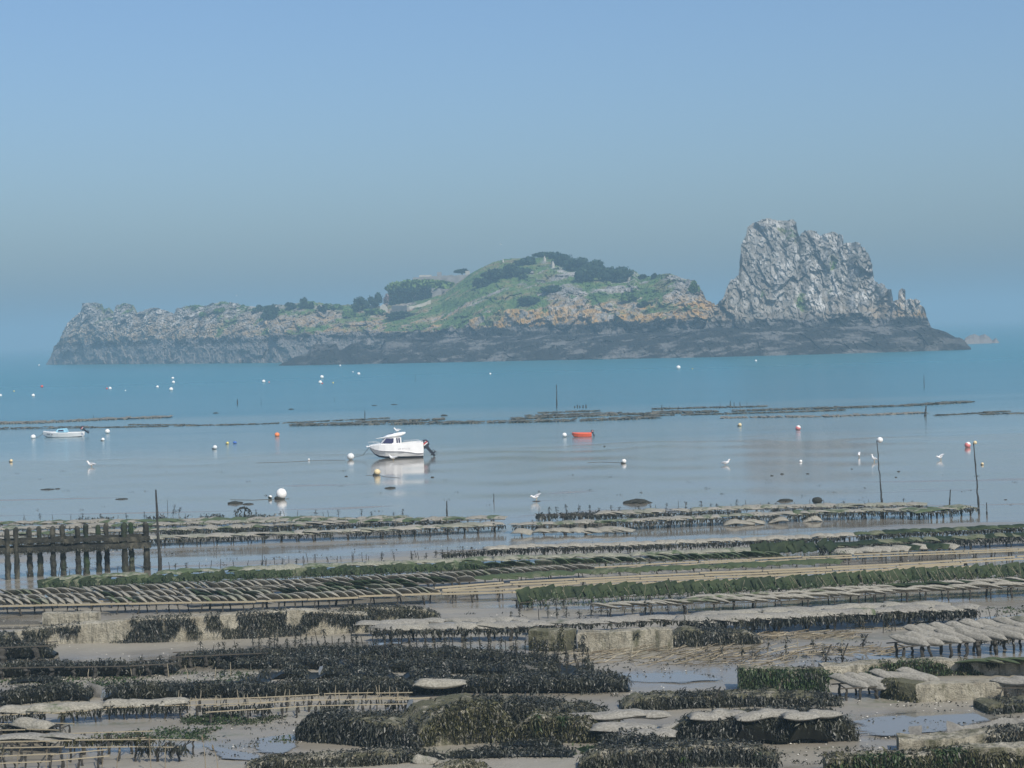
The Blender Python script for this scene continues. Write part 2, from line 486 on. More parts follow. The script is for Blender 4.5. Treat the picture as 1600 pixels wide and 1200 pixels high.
def island(name, label, x0, x1, step, yw, ys, depth, rows, prof, amp, freq, seed, attrs, dist_add=0.0, rockscale=1.0, gullies=(), slope=0.0, zs=1.0):
    """Rocky terrain: each column runs from the waterline (yw) up to the crest (ys), then down behind."""
    xs = np.arange(x0, x1 + 0.01, step)
    nt = rows
    tf = np.linspace(0, 1, nt)
    tb = np.linspace(0, 1, nt // 4)[1:]
    R0 = np.array(CAM_ROT)
    def rays(px, py):
        d = np.stack([(px - 800) / FPX, (600 - py) / FPX, -np.ones_like(px)], 1) @ R0.T
        return d / d[:, 1:2]
    yW = interp(yw, xs); yS = interp(ys, xs)
    dW = rays(xs, yW)
    Y0 = -CAM_H / dW[:, 2] + dist_add
    dep = interp(depth, xs)
    dC = rays(xs, yS)
    if slope:
        zg = np.maximum(CAM_H + dC[:, 2] * (Y0 + dep), 0.5)
        dep = slope * zg
    Y1 = Y0 + dep
    zc = np.maximum(CAM_H + dC[:, 2] * Y1, 0.3)
    pr = np.array(prof, float)
    G, H = np.interp(tf, pr[:, 0], pr[:, 1]), np.interp(tf, pr[:, 0], pr[:, 2])
    Y = Y0[:, None] + dep[:, None] * G[None, :]
    Z = -1.0 + (zc[:, None] + 1.0) * H[None, :]
    # back slope
    Yb = Y1[:, None] + (dep[:, None] * 0.7 + 10) * tb[None, :]
    Zb = zc[:, None] - (zc[:, None] + 1.0) * (tb[None, :] ** 1.3)
    Y = np.concatenate([Y, Yb], 1); Z = np.concatenate([Z, Zb], 1)
    # sideways position follows the sight line of the column's own crest distance
    X = dC[:, 0][:, None] * Y
    # shift so that columns keep their pixel x while the frame is rolled
    vx = -R0[2, 0] / R0[0, 0]
    px_of_z = (Z - CAM_H) / Y
    X = X - (px_of_z - (zc[:, None] - CAM_H) / Y1[:, None]) * Y * math.tan(-ROLL) * -1.0
    g = attrs['grass'](xs[:, None] + 0 * Y, Z / np.maximum(zc[:, None], 1), Z)
    fx, fy, fz = freq
    tide = 1 - 0.5 * np.clip((14 - Z) / 4, 0, 1)
    am = amp * (1 - 0.5 * np.clip(g, 0, 1)) * np.clip((zc[:, None]) / 12.0, 0.25, 1) * tide
    n1 = fbm(X * fx, Y * fy, Z * fz, 5, seed, True) - 0.55
    n2 = fbm(X * fx * 1.3 + 31, Y * fy * 1.3, Z * fz * 0.6, 5, seed + 50, True) - 0.55
    n3 = fbm(X * fx * 0.9 + 11, Y * fy, Z * fz, 4, seed + 90) - 0.5
    k = rockscale
    f1 = facets(X * 0.13 / k + Z * 0.05, Y * 0.06, Z * 0.055 * zs / k - X * 0.02, seed + 7)
    f2 = facets(X * 0.34 / k + Z * 0.03, Y * 0.15, Z * 0.17 * zs / k - X * 0.08, seed + 8)
    f3 = facets(X * 0.8, Y * 0.35, Z * 0.5 * zs + X * 0.1, seed + 9)
    for gx, gw, gd, gl in gullies:
        Y = Y + gd * np.exp(-((xs[:, None] + gl * (Z - 25) - gx) / gw) ** 2) * np.clip(Z / 10.0, 0, 1)
    edge = np.clip(np.minimum(np.arange(len(xs)), np.arange(len(xs))[::-1]) / 6.0, 0, 1)[:, None]
    Yd = Y - am * (2.0 * n1 + 1.5 * f1 + 0.55 * f2 + 0.4 * f3) * edge
    Xd = X + am * 1.2 * n3 * edge
    Zd = Z + am * (0.7 * n2 + 0.22 * f2 + 0.12 * f3) * edge * np.clip(Z / 4.0, 0, 1)
    nc, nr = len(xs), Y.shape[1]
    V = np.stack([Xd, Yd, Zd], 2).reshape(-1, 3)
    i = (np.arange(nc - 1)[:, None] * nr + np.arange(nr - 1)[None, :]).ravel()
    F = np.stack([i, i + nr, i + nr + 1, i + 1], 1)
    mb = MB().add(V, F)
    me = mb.mesh(name, M['rock'], False)
    PX = xs[:, None] + 0 * Y
    for k, fn in attrs.items():
        val = fn(PX, Z / np.maximum(zc[:, None], 1), Z)
        a_ = me.attributes.new(k, 'FLOAT', 'POINT')
        a_.data.foreach_set('value', np.broadcast_to(val, Y.shape).astype(np.float32).ravel())
    o = link(name, me)
    tag(o, label, 'island', kind='structure')
    return dict(Y0=lambda x: float(np.interp(x, xs, Y0)), Y1=lambda x: float(np.interp(x, xs, Y1)), dep=lambda x: float(np.interp(x, xs, dep)), obj=o)

def bumpf(pts):
    return lambda px, t, z: np.interp(px, [p[0] for p in pts], [p[1] for p in pts])

MAIN_S = [(72,569),(80,556),(84,541),(95,531),(100,520),(108,505),(120,493),(126,488),(128,475),(142,474),(158,475),(163,485),(170,480),(178,487),(184,477),(196,475),(208,476),(214,488),(230,484),(245,481),(262,487),(272,490),(278,482),(290,480),(305,477),(318,479),(330,476),(345,472),(370,474),(395,480),(410,480),(430,477),(455,477),(470,474),(490,472),(510,476),(545,476),(556,478),(600,480),(610,478),(640,474),(690,462),(712,445),(735,428),(750,420),(770,411),(785,406),(800,404),(830,402),(850,401),(880,404),(905,410),(930,416),(960,424),(980,426),(990,421),(1000,431),(1022,433),(1030,430),(1045,427),(1058,430),(1068,436),(1080,440),(1090,446),(1098,460),(1106,470),(1116,476),(1126,490),(1140,520),(1150,556)]
def main_grass(px, t, z):
    base = np.interp(px, [75, 250, 300, 420, 480, 600, 660, 720, 800, 850, 900, 960, 1010, 1060, 1090, 1110], [0.10, 0.16, 0.18, 0.30, 0.36, 0.42, 0.62, 0.72, 0.62, 0.45, 0.36, 0.48, 0.52, 0.22, 0.12, 0.0])
    hi = np.interp(t, [0.3, 0.5, 0.75, 0.95], [-0.25, 0.02, 0.12, 0.2])
    return base + hi - 0.5 * (z < 13)
main = island('rocky_island', 'long low rocky island with a grassy hill and a dark weed band', 72, 1150, 1.0,
    [(72,570),(440,567),(700,563),(1110,556),(1150,555)], MAIN_S,
    [(72,15),(120,35),(440,55),(600,80),(700,110),(850,130),(1000,100),(1100,50),(1150,10)],
    120, [(0,0,0),(0.08,0.05,0.25),(0.22,0.12,0.45),(0.4,0.3,0.6),(0.7,0.62,0.82),(1,1,1)], 2.6, (0.06, 0.06, 0.09), 11,
    dict(grass=main_grass,
         lichen=bumpf([(72,0.25),(400,0.5),(620,0.7),(800,1.0),(1110,1.0)]),
         guano=lambda px, t, z: np.interp(px, [72, 300, 420, 560, 800, 900, 1020, 1080], [0.75, 0.8, 0.5, 0.25, 0.35, 0.7, 0.6, 0.45]) * np.clip((z - 13) / 4, 0, 1) * np.interp(t, [0.2, 0.6, 1], [0.4, 0.8, 1.0]),
         weedline=bumpf([(72, 12.5), (440, 13.5), (700, 14.0), (1110, 15.5)]),
         bare=bumpf([(72, 2.0), (520, 2.0), (600, 0.9), (1150, 0.8)])), zs=2.0)
STACK_S = [(1096,520),(1108,494),(1116,480),(1130,470),(1133,455),(1140,440),(1153,432),(1157,400),(1158,385),(1165,370),(1170,355),(1180,347),(1190,343),(1200,341),(1215,343),(1230,344),(1243,344),(1247,350),(1251,371),(1256,362),(1265,360),(1276,361),(1281,369),(1292,366),(1303,362),(1315,371),(1317,383),(1328,378),(1340,382),(1350,388),(1360,405),(1365,425),(1372,440),(1380,446),(1390,456),(1391,472),(1400,471),(1402,458),(1407,452),(1412,456),(1413,470),(1430,470),(1443,480),(1450,500),(1456,514),(1475,520),(1495,529),(1516,544)]
stack = island('sea_stack', 'tall steep grey rock whitened by birds at the right end of the island', 1096, 1516, 0.8,
    [(1096,557),(1300,551),(1516,545)], STACK_S, [(1096,20),(1160,40),(1250,50),(1360,40),(1450,22),(1516,5)],
    170, [(0,0,0),(0.06,0.05,0.12),(0.12,0.2,0.2),(0.3,0.42,0.34),(0.7,0.78,0.75),(1,1,1)], 2.5, (0.075, 0.075, 0.055), 23,
    dict(grass=lambda px, t, z: np.interp(px, [1100, 1200, 1300, 1400], [0.15, 0.2, 0.2, 0.0]) + 0 * t - 0.25 * (z < 15),
         lichen=bumpf([(1096,0.55),(1150,0.12),(1250,0.1),(1380,0.25),(1450,0.7)]),
         guano=lambda px, t, z: np.interp(px, [1110, 1200, 1260, 1340, 1440], [0.5, 0.55, 0.95, 0.9, 0.65]) * np.clip((z - 14) / 4, 0, 1) + 0 * t,
         weedline=bumpf([(1096, 14.5), (1450, 13.5)]), bare=bumpf([(1096, 0.7), (1400, 1.0), (1450, 1.1), (1470, 0.3)])),
    gullies=((1252, 7, 4, 0.25), (1290, 6, 2, 0.4), (1322, 8, 2.5, -0.3), (1366, 8, 3, 0.5), (1205, 10, 2, -0.8)), slope=0.8)
REEF_S = [(436,570),(444,566),(452,564),(460,558),(480,553),(486,541),(500,538),(526,537),(532,548),(540,544),(548,538),(560,535),(568,543),(580,547),(595,543),(602,530),(640,529),(700,527),(760,526),(830,524),(900,523),(980,521),(1060,518),(1110,512),(1200,512),(1300,511),(1400,508),(1440,508),(1450,512),(1470,517),(1482,521),(1492,527),(1500,528),(1505,530),(1516,543)]
reef = island('weedy_reef', 'low black seaweed covered reef along the foot of the island', 436, 1518, 1.2,
    [(436,571),(800,563.5),(1110,557.5),(1300,552.5),(1518,545.6)], REEF_S, [(436,8),(600,30),(1000,35),(1400,30),(1518,5)],
    60, [(0,0,0),(0.3,0.3,0.4),(0.6,0.6,0.75),(1,1,1)], 2.4, (0.10, 0.10, 0.14), 37,
    dict(grass=lambda px, t, z: 0 * t - 1.0, lichen=bumpf([(0,0.0)]), guano=bumpf([(0, 0.0)]), weedline=bumpf([(0, 40.0)]), bare=bumpf([(436, 0.3), (700, 0.8), (1100, 0.7), (1400, 0.65), (1518, 0.2)])), dist_add=-12)
islet = island('rock_islet', 'small pale rock low in the sea beyond the tip of the island', 1502, 1562, 0.8,
    [(1502,538),(1562,536)], [(1502,537),(1508,528),(1515,524),(1522,522),(1530,525),(1538,522),(1546,527),(1550,532),(1556,528),(1562,536)], [(1502,6),(1530,14),(1562,5)],
    30, [(0,0,0),(0.5,0.4,0.7),(1,1,1)], 2.2, (0.09, 0.09, 0.12), 51,
    dict(grass=lambda px, t, z: 0 * t - 1.0, lichen=bumpf([(0, 0.0)]), guano=bumpf([(0, 0.0)]), weedline=bumpf([(0, 40.0)]), bare=bumpf([(0, 1.9)])))

# --- haze -----------------------------------------------------------
def haze():
    m = bpy.data.materials.new('haze')
    m.use_nodes = True
    t = m.node_tree
    t.nodes.remove(t.nodes['Principled BSDF'])
    v = t.nodes.new('ShaderNodeVolumePrincipled')
    v.inputs['Color'].default_value = (0.395, 0.595, 0.72, 1)
    v.inputs['Density'].default_value = 0.00062
    v.inputs['Anisotropy'].default_value = 0.0
    t.links.new(v.outputs[0], t.nodes['Material Output'].inputs['Volume'])
    mb = MB().box((0, 6140, 33), (26000, 12920, 74))
    o = mb.build('haze', m)
    tag(o, 'thin pale sea haze hanging over the whole bay', 'haze', kind='stuff')
haze()
# ------------------------------------------------------------------ paints and surfaces of the things
M['white'] = simple('white_gelcoat', (0.80, 0.79, 0.76), 0.3, 0.10, 1.5, (0.45, 0.42, 0.36), 0.22)
M['roof_white'] = simple('white_roof_paint', (0.86, 0.86, 0.85), 0.35, 0.05, 1.5)
M['navy'] = simple('navy_antifouling', (0.035, 0.04, 0.10), 0.5, 0.4, 2.0)
M['glass'] = simple('dark_glass', (0.03, 0.025, 0.075), 0.12, 0.2, 1.0, spec=0.5)
M['black'] = simple('black_paint', (0.02, 0.022, 0.03), 0.35, 0.3, 4.0)
M['engine'] = simple('dark_engine_paint', (0.035, 0.04, 0.055), 0.3, 0.3, 4.0)
M['red_mark'] = simple('red_decal', (0.45, 0.05, 0.05), 0.4)
M['steel'] = simple('stainless_steel', (0.62, 0.62, 0.62), 0.25, 0.2)
M['cyan'] = simple('pale_blue_paint', (0.28, 0.55, 0.68), 0.4, 0.12, 2.0)
M['orange'] = simple('orange_plastic', (0.85, 0.13, 0.045), 0.45, 0.15, 3.0)
M['rope'] = simple('old_rope', (0.09, 0.085, 0.06), 0.9)
M['grey_text'] = simple('grey_lettering', (0.16, 0.16, 0.20), 0.6)
M['b_white'] = simple('buoy_white', (0.80, 0.79, 0.75), 0.4, 0.1, 2.5, (0.50, 0.47, 0.40), 0.18)
M['b_old'] = simple('buoy_weathered', (0.72, 0.74, 0.72), 0.55, 0.15, 4.0, (0.10, 0.17, 0.17), 0.36)
M['b_cream'] = simple('buoy_cream', (0.72, 0.58, 0.33), 0.5, 0.15, 3.0)
M['b_orange'] = simple('buoy_orange', (0.85, 0.24, 0.07), 0.45, 0.15, 3.0)
M['b_pink'] = simple('buoy_faded_red', (0.72, 0.22, 0.20), 0.5, 0.25, 3.0)
M['b_red'] = simple('buoy_red', (0.70, 0.09, 0.06), 0.45, 0.2, 3.0)
M['b_blue'] = simple('buoy_blue', (0.06, 0.16, 0.50), 0.45, 0.2, 3.0)
M['b_yellow'] = simple('buoy_yellow', (0.75, 0.60, 0.16), 0.5, 0.2, 3.0)
M['b_dark'] = simple('buoy_weedy_dark', (0.03, 0.04, 0.025), 0.8, 0.4, 8.0)
M['weedfoot'] = simple('weedy_foot', (0.03, 0.03, 0.02), 0.85, 0.5, 9.0)
M['gull_white'] = simple('gull_white', (0.82, 0.81, 0.79), 0.8, 0.04)
M['gull_grey'] = simple('gull_grey', (0.45, 0.46, 0.48), 0.8, 0.08)
M['gull_beak'] = simple('gull_beak', (0.65, 0.40, 0.08), 0.6)
M['stake'] = simple('wet_stake', (0.045, 0.045, 0.038), 0.7, 0.5, 8.0)

# ------------------------------------------------------------------ boats
def loft(mb, secs, mat=0, mats=None, close=False):
    """Skins a list of sections (each a list of points, same length)."""
    n = len(secs[0])
    v = [p for s in secs for p in s]
    for i in range(len(secs) - 1):
        pass
    k = mb.n
    f, fm = [], []
    for i in range(len(secs) - 1):
        for j in range(n - 1 + (1 if close else 0)):
            j2 = (j + 1) % n
            f.append((i * n + j, i * n + j2, (i + 1) * n + j2, (i + 1) * n + j)); fm.append(mats[j] if mats else mat)
    mb.add(v, f, mat)
    mb.m[-1] = np.array(fm)
    mb.add(secs[0], [tuple(range(n))], mat); mb.add(secs[-1], [tuple(reversed(range(n)))], mat)

def hull_sections(xs, bs, zs, br, zr, bc, zc, zk, inner):
    """Symmetric hull sections; x runs from the bow (0) to the stern."""
    out = []
    for i, x in enumerate(xs):
        half = [(0, zk[i]), (bc[i], zc[i]), (br[i] * 0.985, zr[i] - 0.03), (br[i] * 1.02, zr[i]), (br[i] * 1.0, zr[i] + 0.04), (bs[i], zs[i])] + inner(x, bs[i], zs[i])
        left = [(x, -y, z) for y, z in half]
        right = [(x, y, z) for y, z in half[::-1][1:-1]]
        out.append(left + right)
    return out

def outboard(parent, x, z, rot, s, tilt_label):
    """Tilted-up outboard motor: cowling, leg, cavitation plate and propeller."""
    root = link('outboard_motor', None, parent, (x, 0, z), (0, rot, 0), (s, s, s))
    mb = MB()
    secs = []
    for zz, hx, hy, ox in [(0.0, 0.16, 0.14, 0), (0.06, 0.24, 0.19, 0.02), (0.25, 0.27, 0.21, 0.04), (0.42, 0.25, 0.19, 0.03), (0.52, 0.15, 0.12, 0.0)]:
        secs.append([(ox + hx * math.cos(a) * (1.15 if math.cos(a) > 0 else 0.9), hy * math.sin(a), zz) for a in np.linspace(0, 2 * math.pi, 13)[:-1]])
    loft(mb, secs, 0, close=True)
    mb.build('cowling', M['engine'], root, smooth=True)
    MB().box((0.08, -0.205, 0.30), (0.36, 0.02, 0.09), 0.0).build('decal', M['red_mark'], root)
    MB().box((0.10, -0.207, 0.22), (0.30, 0.02, 0.05), 0.0).build('decal', M['white'], root)
    mb = MB()
    loft(mb, [[(-0.08, -0.06, 0.02), (0.14, -0.05, 0.02), (0.14, 0.05, 0.02), (-0.08, 0.06, 0.02)], [(-0.05, -0.05, -0.30), (0.12, -0.04, -0.30), (0.12, 0.04, -0.30), (-0.05, 0.05, -0.30)], [(-0.02, -0.05, -0.58), (0.16, -0.04, -0.58), (0.16, 0.04, -0.58), (-0.02, 0.05, -0.58)]], 0, close=True)
    mb.box((0.07, 0, -0.38), (0.36, 0.2, 0.03))
    mb.tube([(-0.12, 0, -0.57), (0.0, 0, -0.55), (0.24, 0, -0.55)], [0.02, 0.065, 0.045], 8)
    mb.box((0.05, 0, -0.68), (0.16, 0.02, 0.16))
    mb.build('drive_leg', M['black'], root)
    mb = MB()
    for k in range(3):
        a = k * 2 * math.pi / 3
        c, s_ = math.cos(a), math.sin(a)
        mb.add([(0.25, 0.04 * c, 0.04 * s_ - 0.55), (0.29, 0.16 * c - 0.07 * s_, 0.16 * s_ + 0.07 * c - 0.55), (0.25, 0.19 * c, 0.19 * s_ - 0.55), (0.23, 0.14 * c + 0.06 * s_, 0.14 * s_ - 0.06 * c - 0.55)], [(0, 1, 2, 3)])
    mb.tube([(0.22, 0, -0.55), (0.32, 0, -0.55)], [0.045, 0.02], 8)
    mb.build('propeller', M['black'], root)
    return root

def text_part(body, size, loc, rot, mat, parent, name='registration_number'):
    c = bpy.data.curves.new(name, 'FONT')
    c.body = body; c.size = size; c.extrude = 0.003
    c.align_x = 'LEFT'
    c.materials.append(mat)
    tmp = bpy.data.objects.new('lettering', c)
    COL.objects.link(tmp)
    me = bpy.data.meshes.new_from_object(tmp.evaluated_get(bpy.context.evaluated_depsgraph_get()))
    bpy.data.objects.remove(tmp)
    return link(name, me, parent, loc, rot)

def cabin_boat():
    p = at(578, 717)
    p = Vector((p.x, p.y, 0.02))
    root = empty('cabin_boat', p, math.radians(5))
    tag(root, 'white cabin boat with dark windows and outboard aground at the water line', 'boat')
    xs = [0.0, 0.15, 0.45, 0.9, 1.5, 2.3, 3.1, 3.9, 4.6, 5.15]
    bs = [0.03, 0.22, 0.48, 0.75, 0.98, 1.08, 1.08, 1.06, 1.03, 1.0]
    zs = [1.20, 1.24, 1.29, 1.35, 1.38, 1.38, 1.40, 1.46, 1.50, 1.50]
    br = [0.03, 0.24, 0.50, 0.80, 1.04, 1.14, 1.15, 1.13, 1.10, 1.05]
    zr = [1.12, 1.05, 0.92, 0.82, 0.76, 0.72, 0.69, 0.58, 0.46, 0.46]
    bc = [0.01, 0.06, 0.22, 0.52, 0.80, 0.93, 0.96, 0.95, 0.93, 0.92]
    zc = [1.05, 0.86, 0.52, 0.33, 0.25, 0.22, 0.20, 0.19, 0.18, 0.18]
    zk = [1.02, 0.78, 0.40, 0.12, 0.02, 0.0, 0.0, 0.0, 0.0, 0.0]
    def inner(x, b, z):
        if x > 3.0 and x < 5.1:
            return [(b - 0.16, z + 0.02), (b - 0.2, 0.62), (0, 0.60)]
        return [(b * 0.8, z + 0.05), (b * 0.4, z + 0.11), (0, z + 0.13)]
    secs = hull_sections(xs, bs, zs, br, zr, bc, zc, zk, inner)
    n = len(secs[0])
    mats = [0] * n
    mats[0] = 1; mats[n - 1] = 1
    mb = MB(); loft(mb, secs, 0, mats, close=True)
    hull = mb.build('hull', [M['white'], M['navy']], root)
    # a dark accent line along the rub rail
    for sgn in (-1, 1):
        MB().tube([(x, sgn * (b * 1.02 + 0.012), z) for x, b, z in zip(xs, br, zr)], 0.016, 5).build('rub_rail', M['grey_text'], hull)
    # wheelhouse
    mb = MB()
    def ring(x0, x1, w0, w1, z):
        return [(x0, -w0 * 0.55, z), (x0 + 0.16, -w0, z), (x1 - 0.02, -w1, z), (x1, -w1 + 0.06, z), (x1, w1 - 0.06, z), (x1 - 0.02, w1, z), (x0 + 0.16, w0, z), (x0, w0 * 0.55, z)]
    loft(mb, [ring(0.80, 3.10, 0.78, 0.82, 1.30), ring(1.05, 3.08, 0.78, 0.82, 1.48), ring(1.42, 3.06, 0.70, 0.76, 2.02)], 0, close=True)
    cab = mb.build('cabin', M['white'], root)
    def pane(pts, name='side_window'):
        q = np.array(pts, float)
        nrm = np.cross(q[1] - q[0], q[2] - q[0]); nrm /= np.linalg.norm(nrm)
        if np.dot(nrm, q.mean(0) - np.array([2.0, 0, 1.6])) < 0: nrm = -nrm
        k = len(q)
        v = np.concatenate([q + nrm * 0.004, q + nrm * 0.02])
        f = [tuple(range(k, 2 * k)), tuple(reversed(range(k)))] + [(i, (i + 1) % k, (i + 1) % k + k, i + k) for i in range(k)]
        return MB().add(v, f).build(name, M['glass'], cab)
    for s in (-1, 1):
        y0, y1 = s * 0.785, s * 0.725
        pane([(1.22, y0, 1.50), (2.12, s * 0.80, 1.45), (2.30, s * 0.795, 1.56), (2.34, y1 + s * 0.02, 1.96), (1.58, y1 - s * 0.008, 1.96)])
        for xa, xb in ((2.60, 2.74), (2.80, 2.95)):
            pane([(xa, s * 0.815, 1.50), (xb, s * 0.82, 1.50), (xb - 0.03, s * 0.762, 1.97), (xa - 0.03, s * 0.755, 1.97)])
    pane([(1.08, -0.40, 1.50), (1.08, 0.40, 1.50), (1.37, 0.37, 1.96), (1.37, -0.37, 1.96)], 'windscreen')
    # roof: thick, sloping up aft
    mb = MB()
    secs = []
    for x, w, zb, zt in [(1.28, 0.45, 1.95, 1.99), (1.40, 0.74, 1.96, 2.10), (1.8, 0.86, 1.99, 2.26), (2.4, 0.90, 2.02, 2.40), (2.9, 0.90, 2.10, 2.47), (3.3, 0.86, 2.26, 2.50), (3.48, 0.72, 2.38, 2.49), (3.52, 0.55, 2.42, 2.46)]:
        zm = (zb + zt) / 2
        secs.append([(x, -w * 0.8, zb), (x, -w, zm), (x, -w * 0.86, zt - 0.04), (x, -w * 0.4, zt), (x, w * 0.4, zt), (x, w * 0.86, zt - 0.04), (x, w, zm), (x, w * 0.8, zb)])
    loft(mb, secs, 0, close=True)
    roof = mb.build('roof', M['roof_white'], root, smooth=True)
    MB().box((2.2, 0, 2.375), (0.42, 0.5, 0.03)).build('hatch', M['glass'], roof, rot=(0, math.radians(0), 0))
    mb = MB()   # bow rail
    for s in (-1, 1):
        mb.tube([(0.02, s * 0.05, 1.24), (-0.10, s * 0.10, 1.62), (0.55, s * 0.42, 1.62), (1.0, s * 0.62, 1.55), (1.05, s * 0.66, 1.42)], 0.014, 5)
        mb.tube([(0.45, s * 0.42, 1.35), (0.42, s * 0.38, 1.62)], 0.012, 5)
    mb.tube([(-0.10, -0.10, 1.62), (-0.14, 0, 1.63), (-0.10, 0.10, 1.62)], 0.014, 5)
    mb.build('bow_rail', M['steel'], root)
    mb = MB().box((-0.10, 0, 1.20), (0.34, 0.16, 0.07)); mb.ball((-0.25, 0, 1.20), 0.075, 8, 6)
    mb.build('bow_roller', M['roof_white'], root)
    MB().tube([(1.35, -0.3, 2.02), (1.05, -0.3, 2.0), (0.6, -0.3, 1.96)], [0.05, 0.035, 0.01], 6).build('searchlight', M['white'], root)
    for s in (-1, 1):
        mb = MB()
        mb.tube([(3.3, s * 1.0, 1.45), (3.35, s * 1.0, 1.62), (4.8, s * 0.97, 1.66), (4.9, s * 0.97, 1.5)], 0.015, 5)
        mb.tube([(4.1, s * 0.99, 1.48), (4.1, s * 0.985, 1.64)], 0.012, 5)
        mb.build('cockpit_rail', M['steel'], root)
    mb = MB().box((4.75, 0, 1.25), (0.35, 1.5, 0.5)); mb.build('stern_bench', M['white'], root)
    MB().box((5.17, 0, 0.95), (0.06, 0.7, 0.9)).build('transom_bracket', M['white'], root)
    outboard(root, 5.52, 0.92, math.radians(-38), 1.5, '')
    x_ = 2.72
    for ch in 'SM 871175':
        if ch != ' ': text_part(ch, 0.19, (x_, -1.137, 0.87), (math.radians(84), 0, 0), M['grey_text'], hull, 'registration_letter')
        x_ += 0.15 if ch == 'M' else 0.125
    MB().box((3.0, -1.152, 0.60), (0.55, 0.006, 0.03)).build('name_stripe', M['grey_text'], root)
    return root
BOAT = cabin_boat()

def small_boat():
    p = at(68, 683.5, sea=True)
    root = empty('day_boat', (p.x, p.y, 0), math.radians(-3))
    tag(root, 'small white open boat with pale blue cuddy floating beyond the flats', 'boat')
    xs = [0.0, 0.5, 1.2, 2.2, 3.4, 4.5, 5.15]
    bs = [0.03, 0.42, 0.75, 0.95, 1.0, 0.95, 0.88]
    zs = [0.78, 0.72, 0.66, 0.60, 0.57, 0.58, 0.60]
    br = [b * 0.98 + 0.01 for b in bs]; zr = [z - 0.10 for z in zs]
    bc = [0.02, 0.28, 0.58, 0.78, 0.85, 0.82, 0.78]
    zc = [0.35, 0.12, 0.06, 0.04, 0.03, 0.06, 0.10]
    zk = [0.30, -0.08, -0.15, -0.18, -0.18, -0.12, -0.05]
    def inner(x, b, z):
        if x > 1.9: return [(b - 0.12, z), (b - 0.16, 0.2), (0, 0.18)]
        return [(b * 0.8, z + 0.02), (b * 0.4, z + 0.05), (0, z + 0.06)]
    secs = hull_sections(xs, bs, zs, br, zr, bc, zc, zk, inner)
    n = len(secs[0]); mats = [0] * n; mats[0] = 1; mats[n - 1] = 1
    mb = MB(); loft(mb, secs, 0, mats, close=True)
    mb.build('hull', [M['white'], M['navy']], root)
    mb = MB()
    loft(mb, [[(1.75, -0.62, 0.66), (3.15, -0.66, 0.60), (3.15, 0.66, 0.60), (1.75, 0.62, 0.66)], [(2.0, -0.5, 1.05), (2.95, -0.54, 1.12), (2.95, 0.54, 1.12), (2.0, 0.5, 1.05)]], 0, close=True)
    cab = mb.build('cuddy', M['cyan'], root)
    for s in (-1, 1):
        MB().add([(2.05, s * 0.62, 0.74), (2.85, s * 0.645, 0.74), (2.78, s * 0.60, 0.94), (2.15, s * 0.585, 0.94)], [(0, 1, 2, 3)]).build('side_window', M['glass'], cab)
    outboard(root, 5.3, 0.85, math.radians(-52), 1.05, '')
    for k in range(7):
        if k != 4: MB().box((0.62 + k * 0.13, -0.46 - k * 0.06, 0.45 - 0.01 * k), (0.09, 0.012, 0.13), math.radians(-22)).build('registration_letter', M['grey_text'], root)
    MB().tube([(0.1, 0, 0.66), (-0.5, -0.1, 0.15), (-0.9, -0.2, 0.0)], 0.03, 5).build('mooring_line', M['rope'], root)
small_boat()

def dinghy():
    p = at(894, 683, sea=True)
    root = empty('dinghy', (p.x, p.y, 0), math.radians(2))
    tag(root, 'small orange dinghy with dark outboard tied to a white buoy', 'boat')
    xs = [0.0, 0.2, 0.6, 1.2, 1.8, 2.15]
    bs = [0.05, 0.32, 0.5, 0.58, 0.56, 0.52]
    zs = [0.52, 0.50, 0.47, 0.45, 0.44, 0.45]
    br = [b * 0.99 + 0.01 for b in bs]; zr = [z - 0.09 for z in zs]
    bc = [0.02, 0.2, 0.38, 0.46, 0.46, 0.44]
    zc = [0.30, 0.10, 0.04, 0.02, 0.02, 0.04]
    zk = [0.24, 0.02, -0.05, -0.06, -0.05, -0.02]
    def inner(x, b, z): return [(max(b - 0.07, 0.01), z), (max(b - 0.09, 0.01), 0.12), (0, 0.10)] if x > 0.1 and x < 2.1 else [(b * 0.7, z), (b * 0.4, z), (0, z)]
    mb = MB(); loft(mb, hull_sections(xs, bs, zs, br, zr, bc, zc, zk, inner), 0, close=True)
    mb.build('hull', M['orange'], root)
    MB().box((0.9, 0, 0.34), (0.22, 0.95, 0.03)).build('thwart', M['orange'], root)
    outboard(root, 2.28, 0.42, math.radians(-20), 0.62, '')
    MB().tube([(0.0, 0, 0.42), (-0.35, 0, 0.12), (-0.75, 0, 0.05)], 0.018, 5).build('mooring_line', M['rope'], root)
dinghy()

